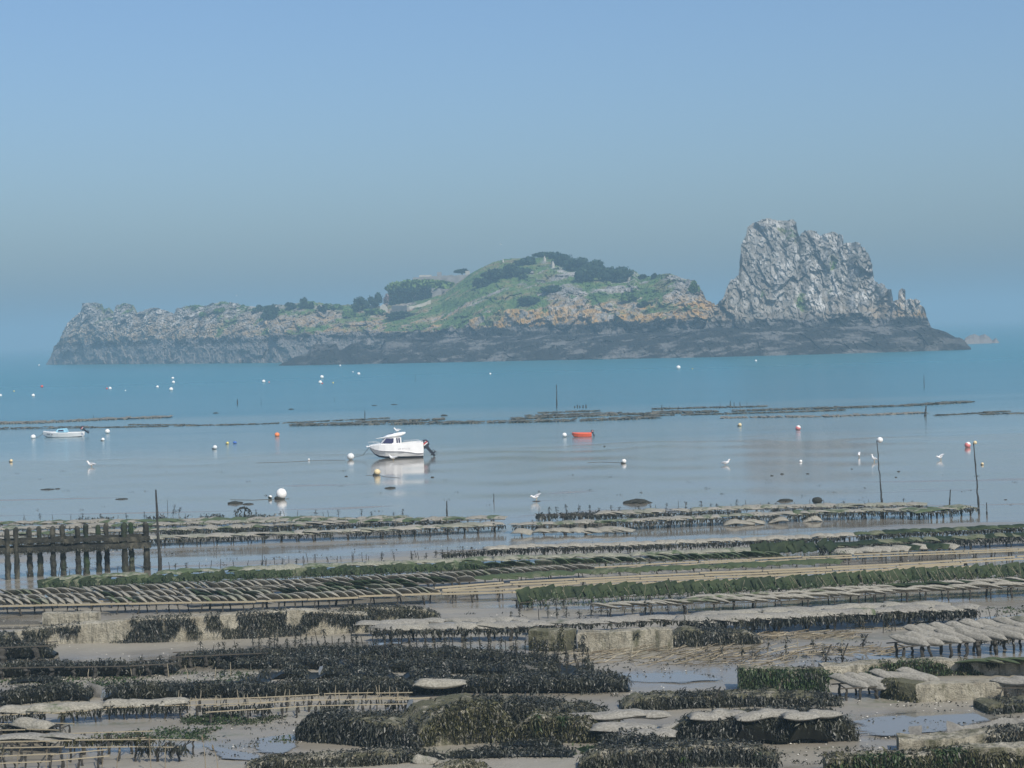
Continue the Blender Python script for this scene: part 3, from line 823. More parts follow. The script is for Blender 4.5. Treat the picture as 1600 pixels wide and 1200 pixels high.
# ------------------------------------------------------------------ buoys
BALL = {}
def buoy_mesh(mat, n=16, m=10):
    k = (mat, n)
    if k not in BALL:
        BALL[k] = MB().ball((0, 0, 0), 1.0, n, m).mesh('float', M[mat], True)
    return BALL[k]
FOOT = MB().ball((0, 0, 0), 1.0, 10, 6, (1.0, 1.0, 0.5), tint=0.3).mesh('weed_collar', M['weedfoot'], False)
EYE = MB().tube([(0.0, 0, 0.9), (0.12, 0, 1.15), (0, 0, 1.28), (-0.12, 0, 1.15), (0.0, 0, 0.9)], 0.045, 5).mesh('eye', M['steel'], True)
def buoy(px, py, dpx, mat, label, sunk=0.25, foot=False, sea=True, sq=0.94, cap=None, z=None, group=None, eye=True):
    """A ball buoy whose water or ground contact is at (px, py), dpx pixels across."""
    p = at(px, py, sea=sea)
    r = dpx * 0.5 * p.y / FPX
    root = empty('mooring_buoy', p)
    tag(root, label, 'buoy', group)
    fl = link('float', buoy_mesh(mat, 24 if dpx > 9 else 14), root, (0, 0, r * sq * (1 - sunk)), (0.1, 0.06, RNG.uniform(0, 6)), (r, r, r * sq))
    if cap:
        link('cap', buoy_mesh(cap, 14), root, (r * 0.12, 0, r * sq * (1 - sunk) + r * 0.22), None, (r * 0.9, r * 0.9, r * 0.82))
    if foot:
        link('weed_collar', FOOT, root, (-r * 0.35, -r * 0.1, r * 0.12), (0, 0.2, 0.5), (r * 1.15, r * 0.9, r * 0.9))
    if dpx >= 5 and eye:
        link('eye', EYE, root, (0, 0, r * sq * (1 - sunk)), (0.25, 0.3, 0), (r, r, r))
    return root
for a in [
    (440, 780, 16.5, 'b_white', 'biggest white ball buoy, lying on wet mud above the pile fence', 0.02, True, False, 1.05),
    (422, 780, 6.5, 'b_dark', 'small dark weedy buoy with pale top beside the biggest white buoy', 0.05, False, False, 0.9, 'b_white'),
    (548, 718.5, 11.5, 'b_old', 'weathered white buoy speckled with grey off the bow of the cabin boat', 0.05, False, False),
    (589.5, 742.5, 10.5, 'b_cream', 'cream yellow buoy with weedy foot in front of the cabin boat', 0.02, True, False),
    (433, 682, 8, 'b_orange', 'single bright orange ball buoy between the two white boats', 0.3),
    (52, 685.5, 8, 'b_white', 'white oval buoy just off the bow of the blue cuddy boat', 0.25),
    (168, 677.5, 8, 'b_white', 'clean white ball buoy beyond the outboard of the blue cuddy boat', 0.1),
    (161, 689, 5.5, 'b_white', 'small white buoy with dark weedy foot below the blue cuddy boat', 0.1, True),
    (336, 702, 7, 'b_old', 'dull greyish ball buoy near the small blue float', 0.05, True),
    (355.5, 694, 4.5, 'b_yellow', 'tiny yellow float beside the small blue float', 0.2, True),
    (367, 693, 6.5, 'b_blue', 'small bright blue float lying on the shallows', 0.2, False, True, 0.6),
    (17.5, 722, 5, 'b_cream', 'small brownish float on wet mud near the left edge', 0.1, True, False),
    (882, 683, 7.5, 'b_white', 'white ball buoy the orange dinghy is tied to', 0.05),
    (975, 724, 7.5, 'b_white', 'white buoy with brown weedy foot on mud below the orange dinghy', 0.05, True, False),
    (1156, 666, 6, 'b_cream', 'pale cream buoy with dark side between dinghy and pink buoys', 0.2, True),
    (1247, 672, 8.5, 'b_pink', 'faded red buoy with pale top, alone on the open shallows', 0.2, False, True, 0.9, 'b_white'),
    (1512, 699.5, 9.5, 'b_pink', 'faded pink ball buoy next to the pole with a cream float', 0.1, False, True, 0.95, 'b_white'),
    (1535, 726.5, 4.5, 'b_cream', 'small yellow brown float on the mud right of the far pole', 0.15, True, False),
    (1060, 577, 7, 'b_white', 'largest white buoy floating right below the sea stack', 0.15),
    (1181, 565, 3.5, 'b_white', 'tiny white buoy close under the weedy foot of the sea stack', 0.2),
    (270, 592.5, 4.5, 'b_white', 'uppermost of three white buoys stacked above one another off the island', 0.25),
    (271, 599, 5, 'b_white', 'middle of three white buoys stacked above one another off the island', 0.25),
    (267.5, 611, 6.5, 'b_white', 'lowest and largest of the three stacked white buoys off the island', 0.1),
    (246, 606, 4.5, 'b_white', 'white buoy just left of the three stacked buoys off the island', 0.25),
    (172, 608, 5, 'b_white', 'low white buoy with a red float touching it', 0.5),
    (167, 608, 3, 'b_red', 'tiny red float touching a low white buoy', 0.3),
    (65.5, 605.5, 4.5, 'b_red', 'small red buoy far out off the left tip of the island', 0.2),
    (52, 620, 5.5, 'b_white', 'white buoy below the red one near the left edge of the bay', 0.2),
    (22, 612, 2.4, 'b_yellow', 'speck of a pale yellow float far out near the left edge', 0.2),
    (1, 619, 4.5, 'b_white', 'low white buoy cut by the left edge of the picture', 0.4),
    (412, 598, 5.5, 'b_white', 'white buoy with a tiny pink float beside it below the reef tip', 0.2),
    (420.5, 598, 2.4, 'b_pink', 'tiny pink float beside a white buoy below the reef tip', 0.2),
    (503, 591.5, 6, 'b_white', 'upper of two white buoys below the reef', 0.15),
    (500.5, 599.5, 6, 'b_white', 'lower of two white buoys below the reef, with red float', 0.2),
    (503.5, 600, 2.4, 'b_red', 'tiny red float touching the lower of two white buoys', 0.2),
    (520.5, 599, 2.6, 'b_yellow', 'tiny yellow float right of the two white buoys', 0.2),
    (560.5, 585.5, 5, 'b_white', 'flat white buoy right of the pair of white buoys below the reef', 0.4),
    (551.5, 582, 2.2, 'b_white', 'speck of a white float above left of the flat white buoy', 0.2),
    (531.5, 572, 3, 'b_white', 'tiny white float close under the black reef tip', 0.4),
    (766, 585.5, 3.5, 'b_white', 'lone tiny white buoy under the middle of the island', 0.2),
    (61, 571.5, 2.6, 'b_white', 'speck of a white float at the far left tip of the island', 0.2),
    (1082, 577, 2.0, 'b_yellow', 'speck of a float right of the large buoy below the sea stack', 0.2),
    (196, 611, 2.2, 'b_white', 'speck of a white float right of the low white buoy with red', 0.2),
    (1251, 722, 5, 'b_white', 'small white float sunk in wet mud, in the reflection of the sea stack', 0.45, False, False),
    (482.5, 719, 3.2, 'b_white', 'tiny white float on the mud left of the speckled buoy', 0.3, False, False),
]:
    buoy(*a)

# mooring lines and chains on the mud
def line(name, pts, r, mat, label, cat, lift=0.01):
    P = [at(x, y) for x, y in pts]
    tag(MB().tube([(p.x, p.y, p.z + lift) for p in P], r, 5).build(name, M[mat], None), label, cat)
line('mooring_rope', [(360, 781), (395, 781.5), (428, 780), (452, 779.5)], 0.016, 'rope', 'dark rope on the mud running to the biggest white buoy', 'rope')
line('mooring_rope', [(572, 743), (580, 743), (592, 742), (600, 745), (625, 747)], 0.014, 'rope', 'dark rope at the foot of the cream buoy', 'rope')
line('mooring_rope', [(918, 723), (940, 722), (968, 723), (976, 724)], 0.014, 'rope', 'dark rope on the mud left of the weedy white buoy', 'rope')
line('mooring_rope', [(400, 723.5), (450, 722), (505, 719), (540, 719)], 0.014, 'rope', 'long rope on the mud leading to the speckled buoy', 'rope')
_a = at(553, 717); 
tag(MB().tube([(_a.x, _a.y, 0.15), (_a.x + 0.9, _a.y, 0.35), (BOAT.location.x - 0.05, BOAT.location.y, 1.15)], 0.02, 5).build('bow_line', M['rope']), 'thin line from the speckled buoy up to the bow of the cabin boat', 'rope')

# ------------------------------------------------------------------ gulls
def gull_parts():
    body = MB().tube([(0.24, 0, 0.02), (0.17, 0, 0.03), (0.05, 0, 0.0), (-0.08, 0, 0.0), (-0.16, 0, 0.04), (-0.205, 0, 0.11), (-0.22, 0, 0.15), (-0.25, 0, 0.155), (-0.285, 0, 0.145)],
                     [0.008, 0.035, 0.075, 0.085, 0.06, 0.042, 0.043, 0.035, 0.012], 10).mesh('body', M['gull_white'], True)
    wing = MB().tube([(-0.10, 0, 0.03), (0.0, 0, 0.045), (0.12, 0, 0.045), (0.27, 0, 0.03)], [0.02, 0.05, 0.04, 0.006], 8)
    wing.v[-1] = wing.v[-1] * np.array([1, 0.4, 1])
    wing = wing.mesh('wing', M['gull_grey'], True)
    beak = MB().tube([(-0.28, 0, 0.147), (-0.33, 0, 0.135)], [0.012, 0.003], 6).mesh('beak', M['gull_beak'], True)
    leg = MB().tube([(0.0, 0, -0.06), (0.01, 0, -0.14), (0.0, 0, -0.2)], 0.006, 5).box((-0.02, 0, -0.2), (0.05, 0.035, 0.006)).mesh('leg', M['gull_beak'])
    return body, wing, beak, leg
GB, GW, GK, GL = gull_parts()
def gull(loc, rz, label, s=1.15, pitch=0.0):
    root = empty('gull', loc, rz, (s, s, s))
    tag(root, label, 'gull', 'gulls resting on the flats and the boat')
    b = link('body', GB, root, (0, 0, 0.205), (0, pitch, 0))
    link('beak', GK, b)
    for sg in (-1, 1):
        link('wing', GW, b, (0, sg * 0.07, 0.0), (0.12 * sg, 0, 0))
        link('leg', GL, root, (0, sg * 0.03, 0.205))
    return root
def gull_at(px, py, rz, label, s=1.3, pitch=0.0, lift=0.0):
    p = at(px, py); gull((p.x, p.y, p.z + lift), rz, label, s, pitch)
gull_at(838.5, 782.5, 0.2, 'white gull standing on a small dark stone in the shallow water', 1.35, -0.45, 0.03)
gull_at(1133.5, 726.5, 2.9, 'white gull sitting low on the wet mud below the dinghy', 1.5, 0.1, -0.12)
gull_at(1342.5, 714, 1.2, 'gull standing upright left of the pole with a white float', 1.2, -0.6)
gull_at(1366, 721.5, 0.1, 'gull feeding head down just left of the tall pole', 1.35, 0.5)
gull_at(1470, 718.5, 0.4, 'gull standing between the two tall poles', 1.4, -0.5)
gull_at(143, 729.5, 0.0, 'lone gull on wet mud below the blue cuddy boat', 1.7, 0.1, -0.1)
gull_at(614.5, 719.5, 0.2, 'gull standing against the dark waterline of the cabin boat', 1.6, 0.0, -0.05)
_c = BOAT.location
_b = math.radians(5)
gull((_c.x + 2.75 * math.cos(_b), _c.y + 2.75 * math.sin(_b), _c.z + 2.44), 0.1, 'gull perched on the roof of the cabin boat', 1.3, 0.0)
_p = at(838.5, 783.5)
tag(MB().ball((_p.x, _p.y, _p.z), 0.3, 10, 6, (1, 0.8, 0.18)).build('stone', M['stake']), 'small flat dark stone under the gull', 'stone')

# ------------------------------------------------------------------ poles and stakes far out
def rough_pole(name, base, top, r0, r1, mat, weed=0.0, seed=0, n=7, seg=14):
    """A tapered crooked pole with lumps of growth; base and top are world points."""
    rg = np.random.default_rng(seed)
    base, top = np.array(base), np.array(top)
    pts, rad = [], []
    L = np.linalg.norm(top - base)
    for i in range(seg + 1):
        t = i / seg
        w = np.array([rg.normal(0, 1), rg.normal(0, 1), 0]) * 0.010 * L * math.sin(math.pi * t) * 0.5
        pts.append(base + (top - base) * t + w)
        rad.append((r0 + (r1 - r0) * t) * (1 + rg.uniform(-0.15, 0.2)) * (1 + weed * rg.random() * (1 - t * 0.6)))
    mb = MB().tube(pts, rad, n)
    return mb
def stake(px, py0, py1, px1=None, r=0.05, label='', weed=0.6, sea=False, name='stake', mat='stake', group=None):
    p = at(px, py1, sea=sea)
    q = at_dist(px1 if px1 is not None else px, py0, p.y)
    mb = rough_pole(name, (p.x, p.y, p.z - 0.3), (q.x, q.y, q.z), r, r * 0.55, mat, weed, int(px * 7 + py0))
    o = mb.build(name, M[mat])
    tag(o, label, 'stake', group)
    return p, q
stake(250.5, 765, 892, 243.5, 0.07, 'tall weed covered stake standing at the end of the pile fence', 0.7, name='tall_stake')
p, q = stake(1378, 688, 786, 1370, 0.038, 'tall leaning pole carrying a white ball float at its top', 0.8, name='marker_pole')
def pole_float(q, dx, dpx, mat, label):
    r = dpx * 0.5 * q.y / FPX
    root = empty('pole_float', (q.x + dx * q.y / FPX, q.y - 0.08, q.z + 0.02))
    tag(root, label, 'float')
    link('float', buoy_mesh(mat, 20), root, (0, 0, 0), None, (r, r, r * 0.95))
    MB().tube([(0.0, 0.0, 0), (-dx * q.y / FPX * 0.5, 0.04, 0.02), (-dx * q.y / FPX, 0.08, -0.02)], 0.025, 5).build('lashing', M['rope'], root)
pole_float(q, 4.5, 9.5, 'b_white', 'round white float lashed to the top of the left tall pole')
p, q = stake(1530.5, 692, 803, 1521, 0.045, 'tall weedy pole carrying a small cream float', 0.9, name='marker_pole')
pole_float(q, 2, 6, 'b_cream', 'small cream float lashed near the top of the right tall pole')
for (x, y0, y1, x1, r, lab) in [
    (870, 601, 638, 869.5, 0.08, 'lone tall pole standing in the water below the green hill'),
    (371, 624, 633, 371, 0.10, 'short thick post in the water left of the far shoals'),
    (570, 641, 657, 570, 0.06, 'thin post on the far shoal left of the cabin boat'),
    (1444, 586, 606, 1443.5, 0.05, 'faint thin pole far out below the right tip of the island'),
    (1445, 634, 651, 1447, 0.12, 'weedy crooked post at the right end of the far shoals'),
    (1482.5, 765, 795, 1485, 0.045, 'thin leaning stick between the two tall poles'),
    (1542, 785, 805, 1541.5, 0.04, 'short stick right of the far end of the oyster tables'),
    (698.5, 783, 806, 698, 0.05, 'single upright stick behind the left oyster tables'),
    (771.5, 771, 783, 771.5, 0.035, 'tiny stick in the shallow water right of the single upright stick'),
    (262, 781, 803, 261.5, 0.018, 'thin rod just right of the tall weedy stake'),
    (1034.5, 633, 641, 1034, 0.08, 'first short post of a row on the far shoal'),
    (1045, 634, 640, 1046, 0.04, 'second short post of a row on the far shoal, thin and leaning'),
    (1058, 635, 640, 1060, 0.05, 'leaning short post right of the thin one on the far shoal'),
    (146, 648, 654, 146, 0.05, 'thin stick above the blue cuddy boat on the far shoal'),
    (1141, 626, 635, 1141, 0.07, 'left post of three behind the far shoals'),
    (1147, 628, 635, 1147, 0.05, 'middle short post of three behind the far shoals'),
    (1156.5, 628, 634, 1156, 0.07, 'right post of three behind the far shoals'),
    (1125, 628, 635, 1125, 0.03, 'faint rod left of three posts behind the far shoals'),
    (1167, 625, 632, 1167, 0.03, 'faint rod right of three posts behind the far shoals'),
    (408, 622, 632, 408, 0.03, 'faint rod in the water below the reef tip'),
    (523, 621, 627, 523, 0.03, 'faint rod right of the reef tip in open water'),
    (649, 584, 596, 649, 0.04, 'faint rod far out below the long part of the island'),
    (41, 803, 813, 37, 0.02, 'thin slanted rod behind the pile fence at the left'),
]:
    stake(x, y0, y1, x1, r, lab, 0.7, sea=y1 < 700)
for k, (x, h, w) in enumerate([(898, 2, 'leftmost and shortest'), (902, 3.5, 'second from left'), (906, 2.5, 'middle'), (911, 3.5, 'fourth from left'), (915.5, 4, 'rightmost and tallest')]):
    stake(x, 636 - h, 637, x, 0.12, w + ' of five dark stubs right of the lone tall pole', 0.5, True, 'post_stub', group='stubs right of the lone tall pole')

# dark lumps of weed and stones on the flat
def lump(px, py, wpx, hpx, label, seed, name='weedy_rock'):
    p = at(px, py)
    s = p.y / FPX
    mb = MB().ball((0, 0, 0), 1.0, 28, 14)
    v = mb.v[-1]
    nn = fbm(v[:, 0] * 2.2 + seed, v[:, 1] * 2.2, v[:, 2] * 2.2, 4, seed)
    mb.v[-1] = v * (0.65 + 0.7 * nn)[:, None] * np.array([wpx * s / 2, wpx * s / 3, hpx * s])
    o = mb.build(name, M['weedfoot'], None, (p.x, p.y, p.z))
    tag(o, label, 'weedy rock')
for i, (x, y, w, h, lab) in enumerate([
    (995, 786, 40, 6, 'large flat weed covered rock in the shallows beyond the right tables'),
    (1227, 783, 24, 3.5, 'low dark weed patch left of the round dark boulder'),
    (75, 765, 20, 1.6, 'long thin dark weed patch on the mud at the far left'),
    (90, 764, 9, 1.2, 'short dark weed scrap right of the long thin patch'),
    (190, 780, 20, 1.6, 'dark weed strip on the mud left of the tall stake'),
    (368, 787, 24, 4, 'dark weed mound behind the weed covered hoop'),
    (388, 788, 18, 2, 'brown weed strip just right of the dark weed mound'),
    (610, 763, 18, 2.4, 'dark weed patch on the mud below the cream buoy'),
    (944.5, 698, 3, 1.4, 'tiny dark stone in the shallows right of the dinghy'),
    (676, 746, 6, 1.5, 'small dark weed scrap right of the cream buoy'),
    (1262, 740.5, 5, 1.2, 'small dark scrap at the right of a row on the mud near the stack reflection'),
    (1222, 741, 6, 1.4, 'middle dark scrap of a row on the mud near the stack reflection'),
    (1206, 743.5, 5, 1.2, 'left dark scrap of a row on the mud near the stack reflection'),
    (1404, 737, 5, 1.2, 'dark scrap on the mud right of the left tall pole'),
    (1400, 746, 4, 1.2, 'lower dark scrap on the mud right of the left tall pole'),
    (337, 646, 9, 1.6, 'small dark weed islet in the water below the reef tip'),
    (455, 640, 8, 1.6, 'small dark weed islet in the water under the reef'),
    (585, 634, 8, 1.2, 'left one of two thin weed islets in the water'),
    (616, 632.5, 10, 1.2, 'right one of two thin weed islets in the water'),
    (694, 650, 10, 2.4, 'dark rock just behind the far shoal'),
    (1331, 733, 3, 1.0, 'tiny dark scrap left of the two scraps by the tall pole'),
    (1571, 781, 5, 1.0, 'dark scrap on the mud at the far right'),
    (541, 744.5, 5, 1.2, 'dark scrap on the mud left of the cream buoy'),
]):
    lump(x, y, w, h, lab, i)
# round dark cage on legs
def cage():
    p = at(1277, 788)
    s = p.y / FPX
    root = empty('weedy_basket', p)
    tag(root, 'round dark weed covered basket standing on legs beyond the right tables', 'basket')
    mb = MB().ball((0, 0, 0), 1.0, 20, 10)
    v = mb.v[-1]
    mb.v[-1] = v * (0.8 + 0.3 * fbm(v[:, 0] * 3, v[:, 1] * 3, v[:, 2] * 3, 3, 4))[:, None] * np.array([8.5 * s, 6 * s, 6 * s]) + np.array([0, 0, 6.0 * s])
    mb.build('basket', M['weedfoot'], root)
    for dx, dy in ((-6, -3), (6, -3), (-5, 3), (5, 3)):
        MB().tube([(dx * s, dy * s, -0.1), (dx * s * 0.9, dy * s * 0.9, 5 * s)], 0.03, 5).build('leg', M['stake'], root)
cage()

# ------------------------------------------------------------------ far oyster beds standing in the water
M['bed'] = simple('far_bed_growth', (0.085, 0.085, 0.06), 0.85, 0.5, 0.9, (0.22, 0.20, 0.155), 0.42)
M['bed_pale'] = simple('far_bed_pale', (0.22, 0.205, 0.165), 0.85, 0.4, 0.9, (0.10, 0.10, 0.07), 0.40)
def far_bed(pts, hpx, label, mat='bed', seed=1, depth=2.0, gap=0.0, legs=True):
    """A long low table row: lumpy top on many short legs, with gaps."""
    P = [at(x, y, sea=True) for x, y in pts]
    mb = MB(); rg = np.random.default_rng(seed)
    for a, b in zip(P[:-1], P[1:]):
        L = (b - a).length; n = max(int(L / 0.45), 1)
        for i in range(n):
            t = (i + 0.5) / n
            c = a.lerp(b, t)
            g = float(fbm(c.x * 0.12, c.y * 0.05, seed, 3, seed))
            if g < gap or rg.random() < 0.06: continue
            h = 0.62 * hpx * c.y / FPX * rg.uniform(0.75, 1.1)
            v = 0.5 * depth * rg.uniform(0.7, 1.2)
            mb.box((c.x + rg.normal(0, 0.15), c.y + v, h * 0.78), (0.6 * rg.uniform(0.8, 1.6), 2 * v * rg.uniform(0.4, 1.0), h * 0.32), rg.uniform(-0.15, 0.15), 0, jit=0.07)
            if legs and rg.random() < 0.7: mb.box((c.x, c.y + 0.1, h * 0.25 - 0.2), (0.12 * rg.uniform(1, 3), 0.15, h * 0.6 + 0.4), 0, 0)
            if rg.random() < 0.12: mb.box((c.x + 0.3, c.y + v, h * 1.1), (0.07, 0.07, h * 0.7), 0, 0)
    if mb.n:
        tag(mb.build('oyster_bed', M[mat]), label, 'oyster bed', 'far oyster beds awash beyond the boats', 'stuff')
far_bed([(-30, 664), (60, 662), (160, 657), (262, 653.5)], 3.6, 'pale brown oyster bed strip behind the blue cuddy boat', 'bed_pale', 1, 7.0, 0.1)
far_bed([(-30, 672), (60, 670), (140, 669)], 3.6, 'darker oyster bed strip touching the stern of the blue cuddy boat', 'bed', 2, 3.0, 0.1)
far_bed([(140, 669), (300, 666.5), (450, 662)], 1.8, 'thin dark oyster bed line running right from the cuddy boat', 'bed', 3, 2.0, 0.42)
far_bed([(200, 664.5), (320, 665)], 1.6, 'faint broken oyster bed left of the cabin boat', 'bed', 4, 2.0, 0.45)
far_bed([(270, 666.5), (400, 663.5), (480, 660), (610, 654)], 1.8, 'thin broken dark oyster bed line behind the cabin boat', 'bed', 5, 2.0, 0.38)
far_bed([(452, 666), (560, 664.5), (690, 663), (800, 661), (900, 659), (1030, 654)], 4.6, 'long dark oyster bed beyond the cabin boat and the dinghy', 'bed', 6, 5.0, 0.25)
far_bed([(560, 661), (660, 658), (800, 652), (940, 648), (1080, 644)], 3.6, 'dark broken oyster bed above the dinghy', 'bed', 7, 4.0, 0.36)
far_bed([(800, 648), (930, 643), (1060, 639), (1200, 636)], 2.4, 'thin oyster bed line under the sea stack', 'bed', 8, 3.0, 0.42)
far_bed([(800, 656), (980, 649), (1200, 642), (1300, 639), (1420, 635), (1520, 629)], 3.4, 'long oyster bed rising to the right under the sea stack', 'bed', 9, 4.0, 0.34)
far_bed([(1000, 651), (1200, 646), (1320, 642)], 2.6, 'dark oyster bed in front of the long rising one', 'bed', 10, 3.0, 0.36)
far_bed([(1130, 654), (1200, 653), (1290, 652), (1380, 649), (1450, 646)], 2.4, 'pale tan oyster bed line right of the dinghy', 'bed_pale', 11, 4.0, 0.2)
far_bed([(1460, 650), (1520, 647), (1580, 643)], 1.8, 'left dark oyster bed line at the far right', 'bed', 12, 2.0, 0.2)
far_bed([(1535, 648.5), (1640, 645)], 1.8, 'right dark oyster bed line at the far right edge', 'bed', 13, 2.0, 0.2)
# ------------------------------------------------------------------ surfaces of the oyster park
def weed_material(name, c0, c1, c2, rough=0.42):
    n = NT(name)
    t = n.attr('tint')
    v = n.coord('World')
    m = n.math('ADD', n.math('MULTIPLY', t, 0.7), n.math('MULTIPLY', n.noise(v, 5.0, 3), 0.35))
    col = n.ramp(m, [(0.25, c0), (0.55, c1), (0.85, c2)])
    pt = n.noise(v, 0.9, 4, 0.6)
    col = n.mix(n.ramp(pt, [(0.48, 0.0), (0.68, 0.65)]), col, n.mix(t, (0.018, 0.018, 0.008), (0.085, 0.08, 0.045)))
    bl = n.noise(v, 17.0, 2)
    col = n.mix(n.ramp(bl, [(0.68, 0.0), (0.76, 0.5)]), col, (0.17, 0.17, 0.15))
    n.set(col, rough, 0.3)
    return n.m
M['weed'] = weed_material('seaweed', (0.006, 0.007, 0.005), (0.017, 0.019, 0.014), (0.070, 0.074, 0.060))
M['weed_olive'] = weed_material('olive_seaweed', (0.010, 0.011, 0.005), (0.028, 0.028, 0.011), (0.085, 0.08, 0.032))
M['weed_green'] = weed_material('green_algae', (0.008, 0.018, 0.005), (0.018, 0.037, 0.010), (0.045, 0.075, 0.022), 0.5)
M['straw'] = weed_material('dry_reed', (0.12, 0.095, 0.06), (0.23, 0.19, 0.125), (0.40, 0.345, 0.24), 0.8)

def bag_material(name, base, dark, green, gamt):
    n = NT(name)
    v = n.coord('Object')
    r = n.rand()
    m = n.node('ShaderNodeMapping'); n.link(v, m.inputs[0])
    cmb = n.node('ShaderNodeCombineXYZ'); n.link(n.math('MULTIPLY', r, 40.0), cmb.inputs[0]); n.link(n.math('MULTIPLY', r, 13.0), cmb.inputs[1])
    n.link(cmb.outputs[0], m.inputs['Location'])
    a = n.noise(m.outputs[0], 3.0, 4, 0.6)
    b = n.noise(m.outputs[0], 22.0, 3, 0.6)
    w = n.coord('World')
    big = n.noise(w, 0.35, 3)
    tt = n.attr('tint')
    col = n.mix(n.ramp(b, [(0.35, 0.0), (0.65, 1.0)]), dark, base)
    col = n.mix(n.ramp(n.math('ADD', n.math('MULTIPLY', a, 0.6), n.math('ADD', n.math('MULTIPLY', r, 0.25), n.math('MULTIPLY', tt, 0.3))), [(0.3, 0.0), (0.8, 0.55)]), col, dark)
    g = n.math('ADD', n.math('MULTIPLY', a, 0.55), n.math('ADD', n.math('MULTIPLY', big, 0.7), n.math('MULTIPLY', r, 0.25)))
    col = n.mix(n.ramp(g, [(1.0 - gamt, 0.0), (1.12 - gamt, 0.85)]), col, green)
    n.set(col, 0.75, 0.3)
    n.bump(b, 0.5, 0.02)
    return n.m
M['bag'] = bag_material('oyster_bag', (0.38, 0.358, 0.295), (0.17, 0.158, 0.125), (0.06, 0.085, 0.03), 0.10)
M['bag_mixed'] = bag_material('oyster_bag_mixed', (0.33, 0.32, 0.25), (0.14, 0.14, 0.10), (0.045, 0.075, 0.025), 0.32)
M['bag_grey'] = bag_material('oyster_bag_grey', (0.33, 0.315, 0.27), (0.16, 0.15, 0.125), (0.05, 0.06, 0.035), 0.12)
M['bag_green'] = bag_material('oyster_bag_green', (0.018, 0.034, 0.010), (0.007, 0.014, 0.005), (0.032, 0.046, 0.016), 0.35)
M['bag_olive'] = bag_material('oyster_bag_olive', (0.17, 0.175, 0.11), (0.08, 0.085, 0.05), (0.04, 0.06, 0.022), 0.38)
M['tan_rail'] = simple('tan_rail', (0.36, 0.305, 0.20), 0.75, 0.25, 3.0, (0.15, 0.16, 0.07), 0.25)
M['dark_rail'] = simple('rusty_rail', (0.11, 0.09, 0.065), 0.75, 0.45, 4.0, (0.03, 0.03, 0.02), 0.5)
M['leg_dark'] = simple('rusty_leg', (0.05, 0.045, 0.035), 0.75, 0.5, 7.0)
M['leg_pale'] = simple('pale_leg', (0.30, 0.26, 0.18), 0.75, 0.4, 6.0, (0.05, 0.05, 0.03), 0.4)

def concrete():
    n = NT('old_concrete')
    w = n.coord('World')
    a = n.noise(w, 1.3, 5, 0.6); b = n.noise(w, 9.0, 4, 0.65)
    col = n.ramp(a, [(0.3, (0.20, 0.175, 0.125)), (0.5, (0.34, 0.31, 0.235)), (0.7, (0.45, 0.415, 0.325))])
    col = n.mix(n.ramp(b, [(0.5, 0.0), (0.75, 0.6)]), col, (0.20, 0.185, 0.14))
    st = n.noise(n.coord('World', (2.2, 2.2, 0.5)), 1.2, 5, 0.65)
    col = n.mix(n.ramp(n.math('ADD', st, n.math('MULTIPLY', n.attr('tint'), 0.5)), [(0.62, 0.0), (0.78, 0.85)]), col, (0.075, 0.075, 0.035))
    n.set(col, 0.9, 0.2)
    pit = n.noise(w, 26.0, 3, 0.7)
    col2 = n.mix(n.ramp(n.noise(n.coord('World', (5, 5, 0.9)), 1.0, 5, 0.7), [(0.52, 0.0), (0.66, 0.75)]), col, (0.07, 0.068, 0.05))
    n.set(n.mix(n.ramp(pit, [(0.56, 0.0), (0.72, 0.6)]), col2, (0.10, 0.095, 0.075)))
    n.bump(n.math('ADD', n.math('ADD', b, n.math('MULTIPLY', pit, 0.5)), n.math('MULTIPLY', a, 0.6)), 1.0, 0.09)
    return n.m
M['concrete'] = concrete()
def timber():
    n = NT('weedy_timber')
    w = n.coord('World', (1, 1, 0.5))
    a = n.noise(w, 2.0, 5, 0.6)
    col = n.ramp(a, [(0.3, (0.014, 0.014, 0.010)), (0.52, (0.034, 0.033, 0.024)), (0.72, (0.11, 0.10, 0.07))])
    g = n.noise(w, 0.9, 4, 0.6)
    col = n.mix(n.ramp(n.math('ADD', g, n.math('MULTIPLY', n.attr('tint'), 0.3)), [(0.70, 0.0), (0.86, 0.65)]), col, (0.022, 0.05, 0.014))
    n.set(col, 0.8, 0.3)
    n.bump(n.noise(w, 7.0, 4, 0.7), 0.8, 0.06)
    return n.m
M['timber'] = timber()
M['mesh_net'] = simple('grey_netting', (0.22, 0.21, 0.185), 0.9, 0.4, 14.0)
M['slate_bag'] = simple('slate_grey_rubber', (0.13, 0.15, 0.17), 0.6, 0.3, 3.0)
M['shell'] = simple('shell', (0.72, 0.68, 0.58), 0.6, 0.3, 30.0)

